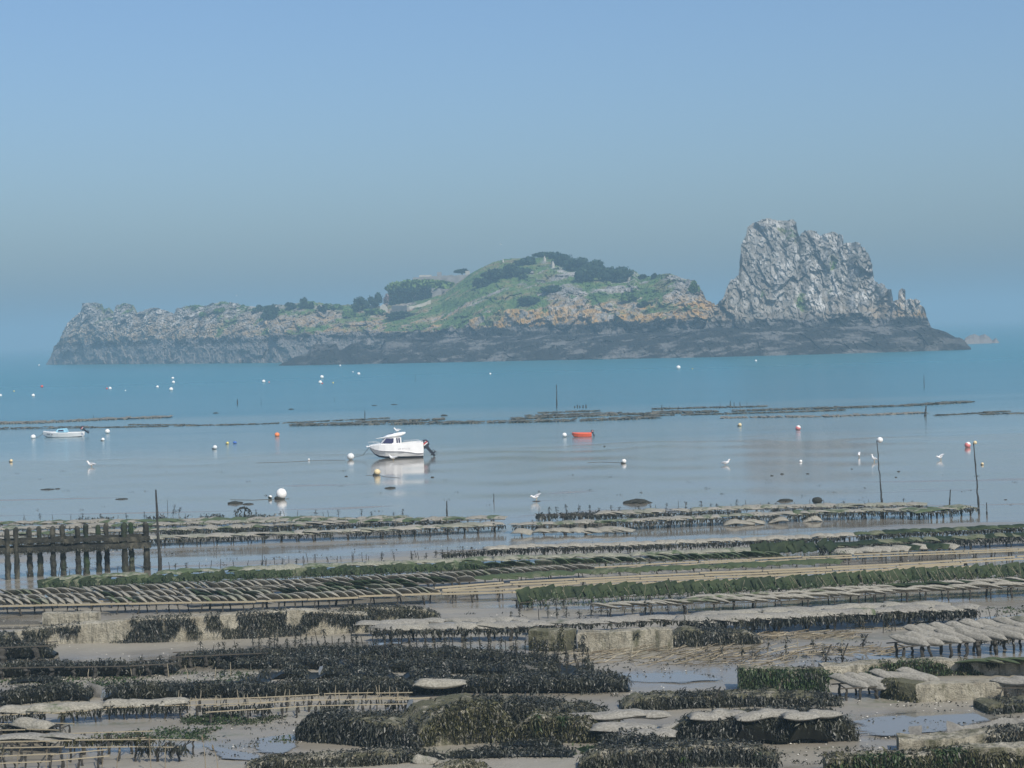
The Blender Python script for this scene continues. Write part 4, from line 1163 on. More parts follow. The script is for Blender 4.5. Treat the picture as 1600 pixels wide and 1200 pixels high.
# ------------------------------------------------------------------ seaweed fronds
def fronds(mb, P, out, L, W, droop=1.0, tint=None, rg=RNG):
    """Tapering hanging blades. P: (N,3) roots; out: (N,3) leaving direction; L, W: lengths and widths."""
    N = len(P)
    if N == 0: return
    L = L * 0.6; W = W * 0.68
    P = np.asarray(P, float) + rg.normal(0, 0.022, (N, 3))
    P = np.asarray(P, float); out = np.broadcast_to(np.asarray(out, float), (N, 3)).copy()
    out += rg.normal(0, 0.6, (N, 3))
    out /= np.linalg.norm(out, axis=1)[:, None] + 1e-9
    L = np.broadcast_to(np.asarray(L, float), (N,)) * rg.uniform(0.6, 1.4, N)
    W = np.broadcast_to(np.asarray(W, float), (N,)) * rg.uniform(0.7, 1.4, N)
    side = np.cross(out, rg.normal(0, 1, (N, 3))); side /= np.linalg.norm(side, axis=1)[:, None] + 1e-9
    pts = [P]
    d = out.copy()
    for k in range(3):
        d = d + np.array([0, 0, -0.75 * droop]) + rg.normal(0, 0.45, (N, 3))
        d /= np.linalg.norm(d, axis=1)[:, None] + 1e-9
        pts.append(pts[-1] + d * (L / 3)[:, None])
    w = [0.8, 1.25, 1.1, 0.35]
    V = np.zeros((N, 8, 3))
    for k in range(4):
        V[:, 2 * k] = pts[k] - side * (W * w[k] / 2)[:, None]
        V[:, 2 * k + 1] = pts[k] + side * (W * w[k] / 2)[:, None]
    i = np.arange(N)[:, None] * 8
    F = np.concatenate([i + np.array([[2 * k, 2 * k + 1, 2 * k + 3, 2 * k + 2]]) for k in range(3)], 0)
    t = rg.random(N) if tint is None else np.clip(rg.random(N) * 0.7 + tint, 0, 1)
    mb.add(V.reshape(-1, 3), F, 0, np.repeat(t, 8))

def polyline(P, step):
    """Points every `step` metres along a polyline of Vectors, with running length."""
    out, s0 = [], 0.0
    for a, b in zip(P[:-1], P[1:]):
        L = (b - a).length
        n = max(int(round(L / step)), 1)
        for i in range(n):
            out.append((a.lerp(b, i / n), (b - a).normalized(), s0 + L * i / n))
        s0 += L
    out.append((P[-1], (P[-1] - P[-2]).normalized(), s0))
    return out

def unwrap(pts, lift=0.0):
    return [at(x, y, lift) for x, y in pts]

# ------------------------------------------------------------------ trestle tables
UNIT = {}
def seg_mesh(mat, kind):
    k = (mat, kind)
    if k in UNIT: return UNIT[k]
    mb = MB()
    if kind == 'rail': mb.box((0, 0, 0), (1, 1, 1))
    else: mb.tube([(0, 0, 0), (0.06, 0.05, 0.35), (0.0, 0, 0.7), (0, 0, 1)], [1.25, 1.05, 1.0, 0.9], 6)
    UNIT[k] = mb.mesh(kind, M[mat])
    if kind == 'leg':
        pass
    return UNIT[k]

def leg_mesh(mat, var):
    """Unit-height leg with a ragged skirt of growth (radius about 2 cm)."""
    k = (mat, 'leg', var)
    if k in UNIT: return UNIT[k]
    rg = np.random.default_rng(var + 5)
    n = 7
    pts = [(rg.normal(0, 0.008), rg.normal(0, 0.008), i / (n - 1)) for i in range(n)]
    rad = [0.019 * (1 + (0.35 + 0.9 * (var % 3)) * rg.random() * (0.4 + 0.6 * (i / n))) for i in range(n)]
    mb = MB().tube(pts, rad, 6)
    UNIT[k] = mb.mesh('leg', M[mat])
    return UNIT[k]

COUNT = dict(trestle=0, bag=0)
def trestles(pts, label, group, h=0.48, depth=0.95, rail='dark_rail', leg='leg_dark', unit=3.0, rail_t=0.035, splay=0.10, legs=3, lw=1.0, skip=()):
    """A row of table frames along the pixel polyline of their front top edge. Returns the world polyline at table height."""
    P = unwrap(pts, h)
    st = polyline(P, unit)
    for j in range(len(st) - 1):
        if j in skip: continue
        a, b = st[j][0], st[j + 1][0]
        d = b - a
        L = math.hypot(d.x, d.y)
        if L < 0.5: continue
        rz = math.atan2(d.y, d.x)
        c = a.lerp(b, 0.5)
        zb = gz(c.x, c.y + depth / 2)
        root = empty('oyster_trestle', (c.x, c.y, zb), rz)
        tag(root, label, 'trestle table', group)
        COUNT['trestle'] += 1
        tilt = math.atan2(d.z, L) + RNG.normal(0, 0.004)
        hh = c.z - zb
        for yy in (0.03, depth - 0.03):
            o = link('rail', seg_mesh(rail, 'rail'), root, (0, yy, hh - rail_t / 2 + RNG.normal(0, 0.008)), (0, -tilt, RNG.normal(0, 0.003)), (L - 0.04, rail_t * 1.3, rail_t))
        for k in range(legs):
            x = -L / 2 + L * (k + 0.5) / legs + RNG.normal(0, 0.05)
            link('crossbar', seg_mesh(leg, 'rail'), root, (x, depth / 2, hh - rail_t - 0.016 + RNG.normal(0, 0.002)), None, (0.03, depth - 0.1, 0.026))
            for yy, sg in ((0.05, 1), (depth - 0.05, -1)):
                lean = splay * sg + RNG.normal(0, 0.06)
                ll = hh - rail_t + 0.06
                link('leg', leg_mesh(leg, int(RNG.integers(0, 5))), root, (x + math.tan(lean) * ll * -1, yy, -0.07), (RNG.normal(0, 0.04), lean, RNG.uniform(0, 6)), (lw, lw, ll + 0.01))
    return P

# ------------------------------------------------------------------ bags
def pillow(nx=9, ny=7, seed=0, plump=1.0):
    """A stuffed mesh bag 1 m by 0.5 m, lying flat, centred; lumpy, flat seams at the ends."""
    rg = np.random.default_rng(seed)
    u = np.linspace(-1, 1, nx); v = np.linspace(-1, 1, ny)
    U, Vv = np.meshgrid(u, v, indexing='ij')
    th = (1 - np.abs(U) ** 3.0) ** 0.6 * (1 - np.abs(Vv) ** 2.6) ** 0.6
    ln = fbm(U * 1.6 + seed, Vv * 1.3, seed * 3.1, 3, seed)
    th = th * (0.55 + 0.9 * ln) * 0.075 * plump
    x = U * 0.5 * (1 - 0.05 * (1 - np.abs(Vv))); y = Vv * 0.25 * (1 - 0.10 * np.abs(U) ** 4)
    bend = 0.035 * np.sin(U * 2.2 + seed) + 0.02 * (rg.random() - 0.5) * U
    top = np.stack([x, y, bend + th + 0.006], 2).reshape(-1, 3)
    bot = np.stack([x, y, bend - th * 0.55 - 0.006], 2).reshape(-1, 3)
    i = (np.arange(nx - 1)[:, None] * ny + np.arange(ny - 1)[None, :]).ravel()
    F = np.stack([i, i + ny, i + ny + 1, i + 1], 1)
    n = nx * ny
    Fb = np.stack([i, i + 1, i + ny + 1, i + ny], 1) + n
    rim = [k * ny for k in range(nx)] + [(nx - 1) * ny + k for k in range(1, ny)] + [k * ny + ny - 1 for k in range(nx - 2, -1, -1)] + [k for k in range(ny - 2, 0, -1)]
    R = np.array([[rim[k], rim[k] + n, rim[(k + 1) % len(rim)] + n, rim[(k + 1) % len(rim)]] for k in range(len(rim))])
    return np.concatenate([top, bot]), np.concatenate([F, Fb, R])
PILLOWS = [pillow(seed=s, plump=p) for s, p in ((1, 1.0), (2, 1.15), (3, 0.85), (4, 1.0))]
PILLOWS_FAT = [pillow(11, 8, seed=s + 10, plump=1.55) for s in range(3)]
BAGMESH = {}
def bag_mesh(mat, var, fat=False):
    k = (mat, var, fat)
    if k not in BAGMESH:
        V, F = (PILLOWS_FAT if fat else PILLOWS)[var]
        BAGMESH[k] = MB().add(V, F).mesh('oyster_bag', M[mat], True)
    return BAGMESH[k]

def bags(P, mat, label, group, pitch=0.36, yaw=50, tilt=18, size=(1, 1, 1), off=0.45, single=True, gaps=0.03, jit=6, lift=0.05, fat=False, upright=False, name='oyster_bag', cat='oyster bag', start=0.2, alt=None, alt_fn=None, roll=0.0, dip=0.0):
    """Bags along the world polyline P (front table edge). single: every bag its own object; else one joined mass."""
    st = polyline(P, pitch)[0:-1]
    mb = MB()
    for c, d, s in st:
        if s < start or RNG.random() < gaps: continue
        nrm = Vector((-d.y, d.x, 0)).normalized()
        o = off + RNG.normal(0, 0.03)
        pos = Vector((c.x, c.y, c.z)) + nrm * o + Vector((0, 0, lift + RNG.normal(0, 0.012)))
        base = math.atan2(d.y, d.x)
        m_ = mat
        if alt and alt_fn(s) > RNG.random(): m_ = alt
        sc = [q * RNG.uniform(0.93, 1.07) for q in size]
        if upright:
            # standing on the long edge, leaning along the row
            lean = math.radians(tilt + RNG.normal(0, jit))
            R = Matrix.Rotation(base + math.radians(yaw + RNG.normal(0, jit)), 4, 'Z') @ Matrix.Rotation(math.radians(90) - lean, 4, 'X') @ Matrix.Rotation(math.radians(roll + RNG.normal(0, jit * 0.7)), 4, 'Z')
            pos.z += 0.25 * size[1] * math.cos(lean)
        else:
            R = Matrix.Rotation(base + math.radians(-yaw + RNG.normal(0, jit)), 4, 'Z') @ Matrix.Rotation(math.radians(tilt + RNG.normal(0, jit * 0.5)), 4, 'X') @ Matrix.Rotation(math.radians(dip) + RNG.normal(0, 0.03), 4, 'Y')
        var = int(RNG.integers(0, 3))
        if single:
            o_ = link(name, bag_mesh(m_, var, fat), None, pos, R.to_euler(), sc)
            tag(o_, label, cat, group)
            COUNT['bag'] += 1
        else:
            V, F = (PILLOWS_FAT if fat else PILLOWS)[var]
            Mx = np.array(R.to_3x3())
            mb.add((V * np.array(sc)) @ Mx.T + np.array(pos), F, 0 if m_ == mat else 1, RNG.random())
    if not single and mb.n:
        tag(mb.build('oyster_bags', [M[mat]] + ([M[alt]] if alt else []), smooth=True), label, cat, group, 'stuff')

def hang_weed(P, mat, label, n_per_m, L=0.25, W=0.035, depth=0.9, below=0.02, jitz=0.06, name='seaweed', patch=0.0, seed=1, tint=None, mb=None):
    """Fronds hanging from a table row; patch 0..1 leaves gaps."""
    own = mb is None
    mb = mb or MB()
    rg = np.random.default_rng(seed)
    st = polyline(P, 0.25)
    A = []
    for c, d, s in st[:-1]:
        if patch and float(fbm(c.x * 0.8, c.y * 0.3, seed, 3, seed)) < patch: continue
        k = rg.poisson(n_per_m * 0.25 * 2.4)
        for _ in range(k):
            q = c + d * rg.uniform(0, 0.25)
            A.append((q.x - d.y * 0, q.y + (0.0 if rg.random() < 0.6 else rg.uniform(0, depth)) - 0.02, q.z - below + rg.uniform(-jitz, jitz)))
    if A: fronds(mb, np.array(A), (0, -0.35, -0.5), L * 1.35, W * 1.3, 1.0, tint, rg)
    if own and mb.n:
        tag(mb.build(name, M[mat]), label, 'seaweed', None, 'stuff')
    return mb

# short rods standing in or behind a row
ROD = {}
def rod_mesh(var, mat='leg_dark', weedy=False):
    k = (var, mat, weedy)
    if k in ROD: return ROD[k]
    rg = np.random.default_rng(var + 31)
    ln = 1.0
    mb = MB().tube([(0, 0, -0.25), (rg.normal(0, 0.02), rg.normal(0, 0.02), 0.4), (rg.normal(0, 0.03), 0, 1.0)], [0.017, 0.016, 0.012], 5)
    ROD[k] = mb.mesh('rod', M[mat])
    return ROD[k]
TUFT = {}
def tuft_mesh(var, mat='weed', L=0.26, n=34, spread=0.06, hgt=1.0):
    k = (var, mat, L)
    if k in TUFT: return TUFT[k]
    rg = np.random.default_rng(var + 77)
    mb = MB()
    z = rg.uniform(0.25, 1.02, n) * hgt
    a = rg.uniform(0, 6.28, n)
    P = np.stack([np.cos(a) * spread * 0.4, np.sin(a) * spread * 0.4, z], 1)
    fronds(mb, P, np.stack([np.cos(a), np.sin(a), 0.5 + 0 * a], 1), L, 0.045, 1.1, None, rg)
    TUFT[k] = mb.mesh('weed_tuft', M[mat])
    return TUFT[k]
NROD = [0]
def rods(pts, label, group, every=0.5, h=(0.3, 0.55), mat='leg_dark', weedy=0.0, lift=0.0, off=(0.0, 0.8), lean=0.08, seed=0, name='iron_rod', cat='rod'):
    P = unwrap(pts, 0.0)
    rg = np.random.default_rng(seed + 400)
    for c, d, s in polyline(P, every)[:-1]:
        x, y = c.x + rg.normal(0, every * 0.3), c.y + rg.uniform(*off)
        hh = rg.uniform(*h)
        z = gz(x, y) + lift
        r = Euler((rg.normal(0, lean), rg.normal(0, lean), rg.uniform(0, 6)))
        if rg.random() < weedy:
            root = empty('weedy_' + name.split('_')[-1], (x, y, z)); root.rotation_euler = r
            root.scale = (1, 1, hh)
            tag(root, label + ', hung with weed', cat, group)
            v = int(rg.integers(0, 6))
            link('shaft', rod_mesh(v, mat), root)
            link('weed_tuft', tuft_mesh(v), root, (0, 0, 0), None, (1, 1, 1 / hh if hh > 1 else 1.0))
        else:
            o = link(name, rod_mesh(int(rg.integers(0, 6)), mat), None, (x, y, z), r, (1.1, 1.1, hh))
            tag(o, label, cat, group)
        NROD[0] += 1

# ------------------------------------------------------------------ pile fence
def pile_fence():
    p0 = at(10, 905)
    root = empty('timber_pile_fence', p0)
    tag(root, 'double row of weedy timber piles with two heavy horizontal rails', 'pile fence')
    front = [(11, 829, 906), (45.5, 827, 901), (82, 825, 900.5), (121, 825, 898), (153.5, 823, 894), (194, 820, 893.5), (228, 819, 891)]
    back = [(25, 827, 905), (61.5, 825, 900), (97.5, 823, 898.5), (134, 821, 896.5), (166, 820, 893), (204.5, 819, 891.5)]
    def pile(px, y0, y1, dy, r, seed):
        b = at(px + 0.028 * (y1 - y0), y1); q = at_dist(px, y0, b.y)
        rg = np.random.default_rng(seed)
        pts, rad = [], []
        n = 16
        L = q.z - b.z + 0.3
        for i in range(n + 1):
            t = i / n
            pts.append((b.x + rg.normal(0, 0.012) - p0.x, b.y + rg.normal(0, 0.012) - p0.y, b.z - 0.3 + L * t - p0.z))
            base = r * (1.12 - 0.1 * t) * (1 + rg.uniform(-0.08, 0.10))
            if t < 0.45: base *= 1 + 0.25 * rg.random()
            if t > 0.87: base *= 1.12
            rad.append(base)
        pts += [(pts[-1][0], pts[-1][1], pts[-1][2] + r * 0.6), (pts[-1][0], pts[-1][1], pts[-1][2] + r * 0.95)]
        rad += [r * 0.8, r * 0.25]
        mb = MB().tube(pts, rad, 10, tint=rg.random())
        mb.build('pile', M['timber'], root)
        return b, q
    fb = [pile(x, a, c, 0, 0.115 if i < 5 else 0.135, i) for i, (x, a, c) in enumerate(front)]
    bb = [pile(x, a, c, 0, 0.115, i + 40) for i, (x, a, c) in enumerate(back)]
    def beam(x0, ya, x1, yb, Y0, Y1, hgt, th, seed):
        a = at_dist(x0, ya, Y0); b = at_dist(x1, yb, Y1)
        rg = np.random.default_rng(seed)
        n = 26
        mb = MB()
        secs = []
        for i in range(n + 1):
            c = a.lerp(b, i / n) - p0
            u, l = hgt / 2 + rg.normal(0, 0.02), hgt / 2 + abs(rg.normal(0, 0.05))
            secs.append([(c.x, c.y - th / 2, c.z - l), (c.x, c.y + th / 2, c.z - l * 0.9), (c.x, c.y + th / 2, c.z + u), (c.x, c.y - th / 2, c.z + u)])
        loft(mb, secs, 0, close=True)
        mb.c = [np.full(len(v), 0.1) for v in mb.v]
        mb.build('rail', M['timber'], root)
    yf0, yf1 = fb[0][0].y, fb[-1][0].y
    yb0, yb1 = bb[0][0].y, bb[-1][0].y
    beam(-14, 861.5, 236, 851, yf0 - 0.15, yf1 - 0.15, 0.26, 0.16, 1)
    beam(-14, 848, 234, 840, yf0 - 0.15, yf1 - 0.15, 0.16, 0.14, 2)
    beam(-14, 857, 226, 847, yb0 + 0.15, yb1 + 0.15, 0.22, 0.16, 3)
    beam(-14, 844, 226, 836, yb0 + 0.15, yb1 + 0.15, 0.15, 0.14, 4)
    mb = MB()
    rg = np.random.default_rng(3)
    for (x0, ya, x1, yb, Y0, Y1, k) in ((-10, 863, 234, 853, yf0 - 0.25, yf1 - 0.25, 420), (-10, 849, 232, 842, yf0 - 0.23, yf1 - 0.23, 120)):
        a = at_dist(x0, ya, Y0); b = at_dist(x1, yb, Y1)
        t = rg.random(k)
        P = np.array([tuple(a.lerp(b, q) - p0) for q in t]) + np.stack([0 * t, 0 * t, rg.uniform(-0.1, 0.05, k)], 1)
        fronds(mb, P, (0, -0.5, -0.5), 0.2, 0.04, 1.0, None, rg)
    for b, q in fb + bb:
        k = 60
        t = rg.uniform(0.05, 0.5, k); a = rg.uniform(0, 6.28, k)
        P = np.array([tuple(b.lerp(q, s) - p0) for s in t]) + np.stack([np.cos(a) * 0.13, np.sin(a) * 0.13, 0 * a], 1)
        fronds(mb, P, np.stack([np.cos(a), np.sin(a), 0 * a], 1), 0.13, 0.04, 1.0, None, rg)
    tag(mb.build('seaweed', M['weed'], root), kind='stuff')
pile_fence()

# ------------------------------------------------------------------ the rows, far to near
G_FAR = 'far trestle rows beyond the channel'
# A: left, far side of the channel
P = trestles([(-20, 821), (500, 812)], 'frame in the rearmost far left row, under flat pale bags', G_FAR, 0.38, unit=4.0)
bags(P, 'bag', 'flat pale bags on the rearmost far left row behind the piles', G_FAR, 0.42, 15, 2, (1, 2.6, 0.75), 0.8, False, 0.10, alt='bag_mixed', alt_fn=lambda s: 0.4)
P = trestles([(-20, 829), (250, 822), (640, 811)], 'frame in the second far left row behind the piles', G_FAR, 0.38, unit=4.0)
bags(P, 'bag', 'flat pale bags on the second far left row behind the piles', G_FAR, 0.42, 15, 2, (1, 2.6, 0.75), 0.8, False, 0.08, alt='bag_mixed', alt_fn=lambda s: 0.4)
P = trestles([(-20, 838), (300, 829), (560, 818), (790, 811)], 'frame in the third far left row, dark with hanging weed', G_FAR, 0.42, unit=4.0)
bags(P, 'bag', 'flat pale bags on the third far left row, weed hanging in front', G_FAR, 0.42, 15, 2, (1, 2.6, 0.75), 0.8, False, 0.05, alt='bag_mixed', alt_fn=lambda s: 0.45)
hang_weed(unwrap([(250, 831), (560, 819.5), (720, 814)], 0.42), 'weed', 'dark weed curtain under the third far left row', 34, 0.34, 0.06, 0.3, seed=3)
hang_weed(unwrap([(230, 830), (420, 825)], 0.45), 'weed_green', 'green weed fringe on the third far left row', 16, 0.12, 0.06, 0.6, seed=4, patch=0.4)
P = trestles([(-20, 847), (240, 843), (400, 838), (560, 832), (790, 821)], 'frame in the front far left row beside the channel', G_FAR, 0.42, unit=3.2, lw=1.5)
bags(P, 'bag', 'flat pale bags on the front far left row beside the channel', G_FAR, 0.42, 15, 2, (1, 2.6, 0.75), 0.8, False, 0.05, alt='bag_mixed', alt_fn=lambda s: 0.45)
hang_weed(P, 'weed', 'ragged weed under the front far left row', 14, 0.28, 0.06, 0.3, seed=5, patch=0.42)
rods([(40, 813), (250, 810), (430, 806), (640, 808)], 'short dark rod standing behind the far left rows', 'rods behind the far left rows', 0.9, (0.2, 0.5), weedy=0.45, seed=1)
hang_weed(unwrap([(120, 811), (230, 808), (330, 806), (430, 806)], 0.25), 'weed', 'dark weed tangle behind the far left rows', 26, 0.22, 0.06, 1.5, seed=6, patch=0.42)
rods([(440, 835), (560, 829), (790, 819)], 'pale rod sticking up between the two front far left rows', 'rods between the front far left rows', 0.8, (0.55, 0.75), 'leg_pale', seed=2)
# weed covered hoop
def hoop():
    a = at(370, 806); s = a.y / FPX
    root = empty('weedy_hoop', a); tag(root, 'weed hung hoop of bent rods behind the far left rows', 'hoop')
    for k, (w, h, o) in enumerate(((22, 14, 0), (10, 12, 3), (6, 9, 12))):
        pts = [((o + w * 0.5 * (1 - math.cos(t))) * s, 0.1 * k, h * s * math.sin(t) * 1.0 - 0.03) for t in np.linspace(0, math.pi, 12)]
        MB().tube([(x + RNG.normal(0, 0.06), y, z + RNG.normal(0, 0.05)) for x, y, z in pts], 0.04, 6).build('bent_rod', M['weedfoot'], root)
    mb = MB(); rg = np.random.default_rng(9)
    t = rg.uniform(0.3, 2.6, 120)
    fronds(mb, np.stack([(11 - 11 * np.cos(t)) * s, 0 * t, 14 * s * np.sin(t)], 1), (0, -0.2, -0.2), 0.2, 0.06, 1, None, rg)
    tag(mb.build('seaweed', M['weed'], root), kind='stuff')
hoop()
for i, (x, y0, y1, lab) in enumerate([(270, 788, 806, 'left weed tuft on a rod beside the tall stake'), (279, 792, 804, 'right weed tuft on a rod beside the tall stake')]):
    p = at(x, y1); root = empty('weedy_rod', p); s = p.y / FPX
    tag(root, lab, 'rod')
    link('shaft', rod_mesh(i), root, (0, 0, 0), (0, 0.2, 0), (1, 1, (y1 - y0) * s)); link('weed_tuft', tuft_mesh(i), root, (0.03, 0, 0), (0, 0.2, 0), (1.3, 1.3, (y1 - y0) * s))
# B: right, far side of the channel
P = trestles([(840, 806), (1000, 803), (1200, 795), (1450, 790)], 'frame in the back far right row, weed below', G_FAR, 0.5, unit=3.2, lw=1.5)
bags(unwrap([(930, 804.5), (1000, 803), (1200, 795), (1450, 790)], 0.5), 'bag', 'flat pale bags on the back far right row', G_FAR, 0.42, 15, 2, (1, 2.6, 0.75), 0.8, False, 0.06, alt='bag_mixed', alt_fn=lambda s: 0.45)
hang_weed(unwrap([(840, 807), (1000, 804), (1200, 796.5), (1450, 791)], 0.48), 'weed', 'dark weed hanging under the back far right row', 24, 0.36, 0.06, 0.4, seed=7, patch=0.28)
hang_weed(unwrap([(838, 804), (960, 801)], 0.45), 'weed', 'black weed clumps at the left tip of the back far right row', 60, 0.3, 0.07, 0.8, seed=8, patch=0.35)
rods([(840, 812), (1000, 808), (1200, 800)], 'dark weedy stub standing along the back far right row', 'stubs along the back far right row', 0.62, (0.55, 0.9), weedy=0.75, seed=3)
rods([(1200, 799), (1450, 794)], 'small dark stub along the right end of the back far right row', 'stubs at the end of the back far right row', 0.8, (0.5, 0.68), weedy=0.3, seed=4)
P = trestles([(800, 823), (1000, 816), (1100, 811), (1300, 802), (1400, 799), (1450, 801), (1530, 793)], 'frame in the front far right row beside the channel', G_FAR, 0.45, unit=3.2, lw=1.5)
bags(P, 'bag', 'flat pale bags on the front far right row beside the channel', G_FAR, 0.42, 15, 2, (1, 2.6, 0.75), 0.8, False, 0.04, alt='bag_mixed', alt_fn=lambda s: 0.45)
hang_weed(P, 'weed', 'ragged weed under the front far right row', 16, 0.3, 0.06, 0.3, seed=9, patch=0.38)
P = unwrap([(800, 833), (880, 831), (990, 829)], 0.2)
bags(P, 'bag', 'low pale bags lying on the mud at the left of the front far right row', G_FAR, 0.6, 10, 4, (1.2, 1.6, 1.6), 0.4, False, 0.1, lift=0.0)
P = unwrap([(1130, 819), (1290, 811)], 0.15)
bags(P, 'bag', 'low pale bags lying on the mud under the front far right row', G_FAR, 0.7, 10, 4, (1.2, 1.6, 1.8), 0.4, False, 0.25, lift=0.0)
rods([(830, 826), (1000, 820), (1200, 811), (1330, 806)], 'thin rod between the two far right rows', 'rods between the far right rows', 0.9, (0.3, 0.6), 'leg_pale', 0.25, seed=5)

# C: first row on the near side of the channel
G_C = 'first near row beside the channel'
P = trestles([(690, 866), (800, 858), (1000, 853), (1200, 845), (1340, 838)], 'frame under pale bags in the first row near the channel', G_C, 0.5, lw=1.2)
bags(P, 'bag', 'thin pale bags with dark underside in the first row near the channel', G_C, 0.42, 12, 4, (1, 1.6, 1.0), 0.5, False, 0.03, start=3.0)
hang_weed(P, 'weed', 'black weed hanging below the first row near the channel', 46, 0.24, 0.05, 0.5, seed=11, patch=0.22)
P = trestles([(1340, 838), (1430, 833), (1600, 826), (1680, 822)], 'frame under dark green bags at the right of the first near row', G_C, 0.5, lw=1.2)
bags(P, 'bag_olive', 'green grey bags at the right of the first row near the channel', G_C, 0.42, 12, 4, (1, 1.6, 1.0), 0.5, False, 0.03, alt='bag_green', alt_fn=lambda s: 0.5)
hang_weed(P, 'weed', 'dark weed hanging below the right of the first near row', 40, 0.26, 0.05, 0.5, seed=12, patch=0.25)
rods([(400, 883), (640, 873), (800, 868), (1000, 862), (1200, 855), (1350, 848)], 'thin grey rod standing along the first near row', 'rods along the first near row', 0.55, (0.25, 0.6), 'leg_dark', 0.15, seed=6, off=(0, 0.5))
rods([(800, 874), (1000, 868), (1200, 860)], 'pale thin rod in the thicket of rods below the first near row', 'thicket of rods below the first near row', 0.30, (0.3, 0.55), 'leg_pale', 0.25, seed=7, off=(0, 1.0))
P = unwrap([(60, 910), (230, 898), (400, 890), (640, 881), (800, 874), (1000, 868), (1250, 858)], 0.18)
bags(P, 'bag_mixed', 'low mottled bags almost on the mud behind the green leaning bags', G_C, 0.45, 10, 4, (1, 1.7, 1.0), 0.5, False, 0.12, lift=0.0)
rods([(40, 906), (230, 896), (400, 889), (560, 882), (760, 874)], 'small dark rod behind the green leaning bags', 'rods behind the green leaning bags', 0.6, (0.3, 0.55), 'leg_dark', 0.25, seed=8, off=(0.6, 1.4))
P = trestles([(1280, 858), (1400, 849), (1600, 839), (1680, 836)], 'frame under green weedy bags below the first near row at right', G_C, 0.5, lw=1.5)
bags(P, 'bag_olive', 'green weedy bags below the first near row at right', G_C, 0.4, 20, 6, (1, 1.4, 1.2), 0.5, False, 0.03, alt='bag_green', alt_fn=lambda s: 0.7)
hang_weed(P, 'weed', 'dark weed legs below the green weedy bags at right', 44, 0.36, 0.05, 0.6, seed=13, patch=0.25)

# D: green bags leaning upright
G_D = 'green bags leaning upright in the middle rows'
P = trestles([(60, 920), (400, 904), (760, 889)], 'frame under the dark green upright bags at left', 'frames under the green upright bags', 0.3)
bags(P, 'bag_green', 'dark green bags leaning upright behind the white slanted rows', G_D, 0.24, 16, 36, (0.62, 0.82, 0.28), 0.3, False, 0.04, 13, 0.0, upright=True, alt='bag_olive', alt_fn=lambda s: 0.14, roll=10)
P = trestles([(745, 890), (800, 885), (1000, 877), (1225, 869)], 'frame under green and pale bags in the middle', 'frames under the green upright bags', 0.35)
bags(P, 'bag_green', 'green bags mixed with pale ones lying slanted in the middle', G_D, 0.42, 48, -30, (1, 1, 1), 0.45, False, 0.04, 8, alt='bag_mixed', alt_fn=lambda s: 0.45)
P = unwrap([(1180, 869), (1225, 866), (1310, 862)], 0.35)
bags(P, 'bag_green', 'clump of tall bright green bags leaning against one another', G_D, 0.3, 12, 30, (0.7, 1.1, 0.5), 0.35, False, 0.05, 12, upright=True, roll=20)
P = trestles([(1310, 866), (1440, 858), (1500, 856)], 'frame under the pale slanted bags right of the green clump', 'frames under the green upright bags', 0.35)
bags(P, 'bag', 'pale slanted bag right of the tall green clump', 'pale slanted bags beside the green clump', 0.5, 45, 18, (1.1, 1.1, 1), 0.45, True, 0.0, 8, alt='bag_green', alt_fn=lambda s: 0.3)
# piece of grey netting standing there
def netting(pts, h, label, lean=0.25, mat='mesh_net'):
    P = unwrap(pts, 0.0)
    mb = MB(); rg = np.random.default_rng(int(pts[0][0]))
    st = polyline(P, 0.12)
    n = 7
    V = []
    for i, (c, d, s) in enumerate(st):
        hh = h * (0.75 + 0.5 * float(fbm(s * 1.2, 0, pts[0][0], 3, 5)))
        for k in range(n):
            t = k / (n - 1)
            V.append((c.x + 0.03 * math.sin(s * 9 + k), c.y + lean * hh * t + 0.05 * math.sin(s * 6 + t * 3), c.z + hh * t))
    m = len(st)
    i = (np.arange(m - 1)[:, None] * n + np.arange(n - 1)[None, :]).ravel()
    F = np.stack([i, i + n, i + n + 1, i + 1], 1)
    V = np.array(V)
    mb.add(V, F); mb.add(V + np.array([0, 0.012, 0.0]), F[:, ::-1])
    tag(mb.build('netting', M[mat], smooth=True), label, 'netting')
netting([(1307, 866), (1331, 864)], 0.42, 'grey piece of netting standing beside the tall green clump')

# E: white slanted bags
G_E = 'white slanted bags in the long left rows'
P = trestles([(-20, 932), (250, 921), (400, 916), (640, 906), (800, 897), (935, 889)], 'dark frame under the upper long row of white slanted bags', 'frames under the white slanted rows', 0.45)
bags(P, 'bag', 'white bags lying slanted side by side, upper long left row', G_E, 0.40, 52, -34, (1.05, 1, 1), 0.45, False, 0.02, 6)
P = trestles([(-20, 940), (250, 932), (400, 926), (600, 914), (745, 907)], 'dark frame under the middle long row of white slanted bags', 'frames under the white slanted rows', 0.45)
bags(P, 'bag', 'white bags lying slanted side by side, middle long left row', G_E, 0.40, 52, -34, (1.05, 1, 1), 0.45, False, 0.03, 6, alt='bag_green', alt_fn=lambda s: 0.5 if 15 < s < 22 else 0.04)
P = unwrap([(290, 936), (400, 931), (520, 926), (660, 919)], 0.45)
bags(P, 'bag_mixed', 'mottled bags lying slanted between the long white rows', G_E, 0.40, 52, -34, (1.05, 1, 1), 0.45, False, 0.05, 7, alt='bag_green', alt_fn=lambda s: 0.35)
G_F = 'bare tan frames in the middle rows'
P = trestles([(-20, 946), (200, 942), (400, 939), (560, 932), (690, 926)], 'tan railed frame carrying the front long row of white bags', 'frames under the front long white row', 0.50, rail='tan_rail', rail_t=0.07, lw=1.25, splay=0.2, unit=2.6)
bags(P, 'bag', 'white slanted bag in the front long left row above tan rails', G_E, 0.40, 52, -34, (1.05, 1, 1), 0.5, True, 0.02, 6, alt='bag_mixed', alt_fn=lambda s: 0.25)
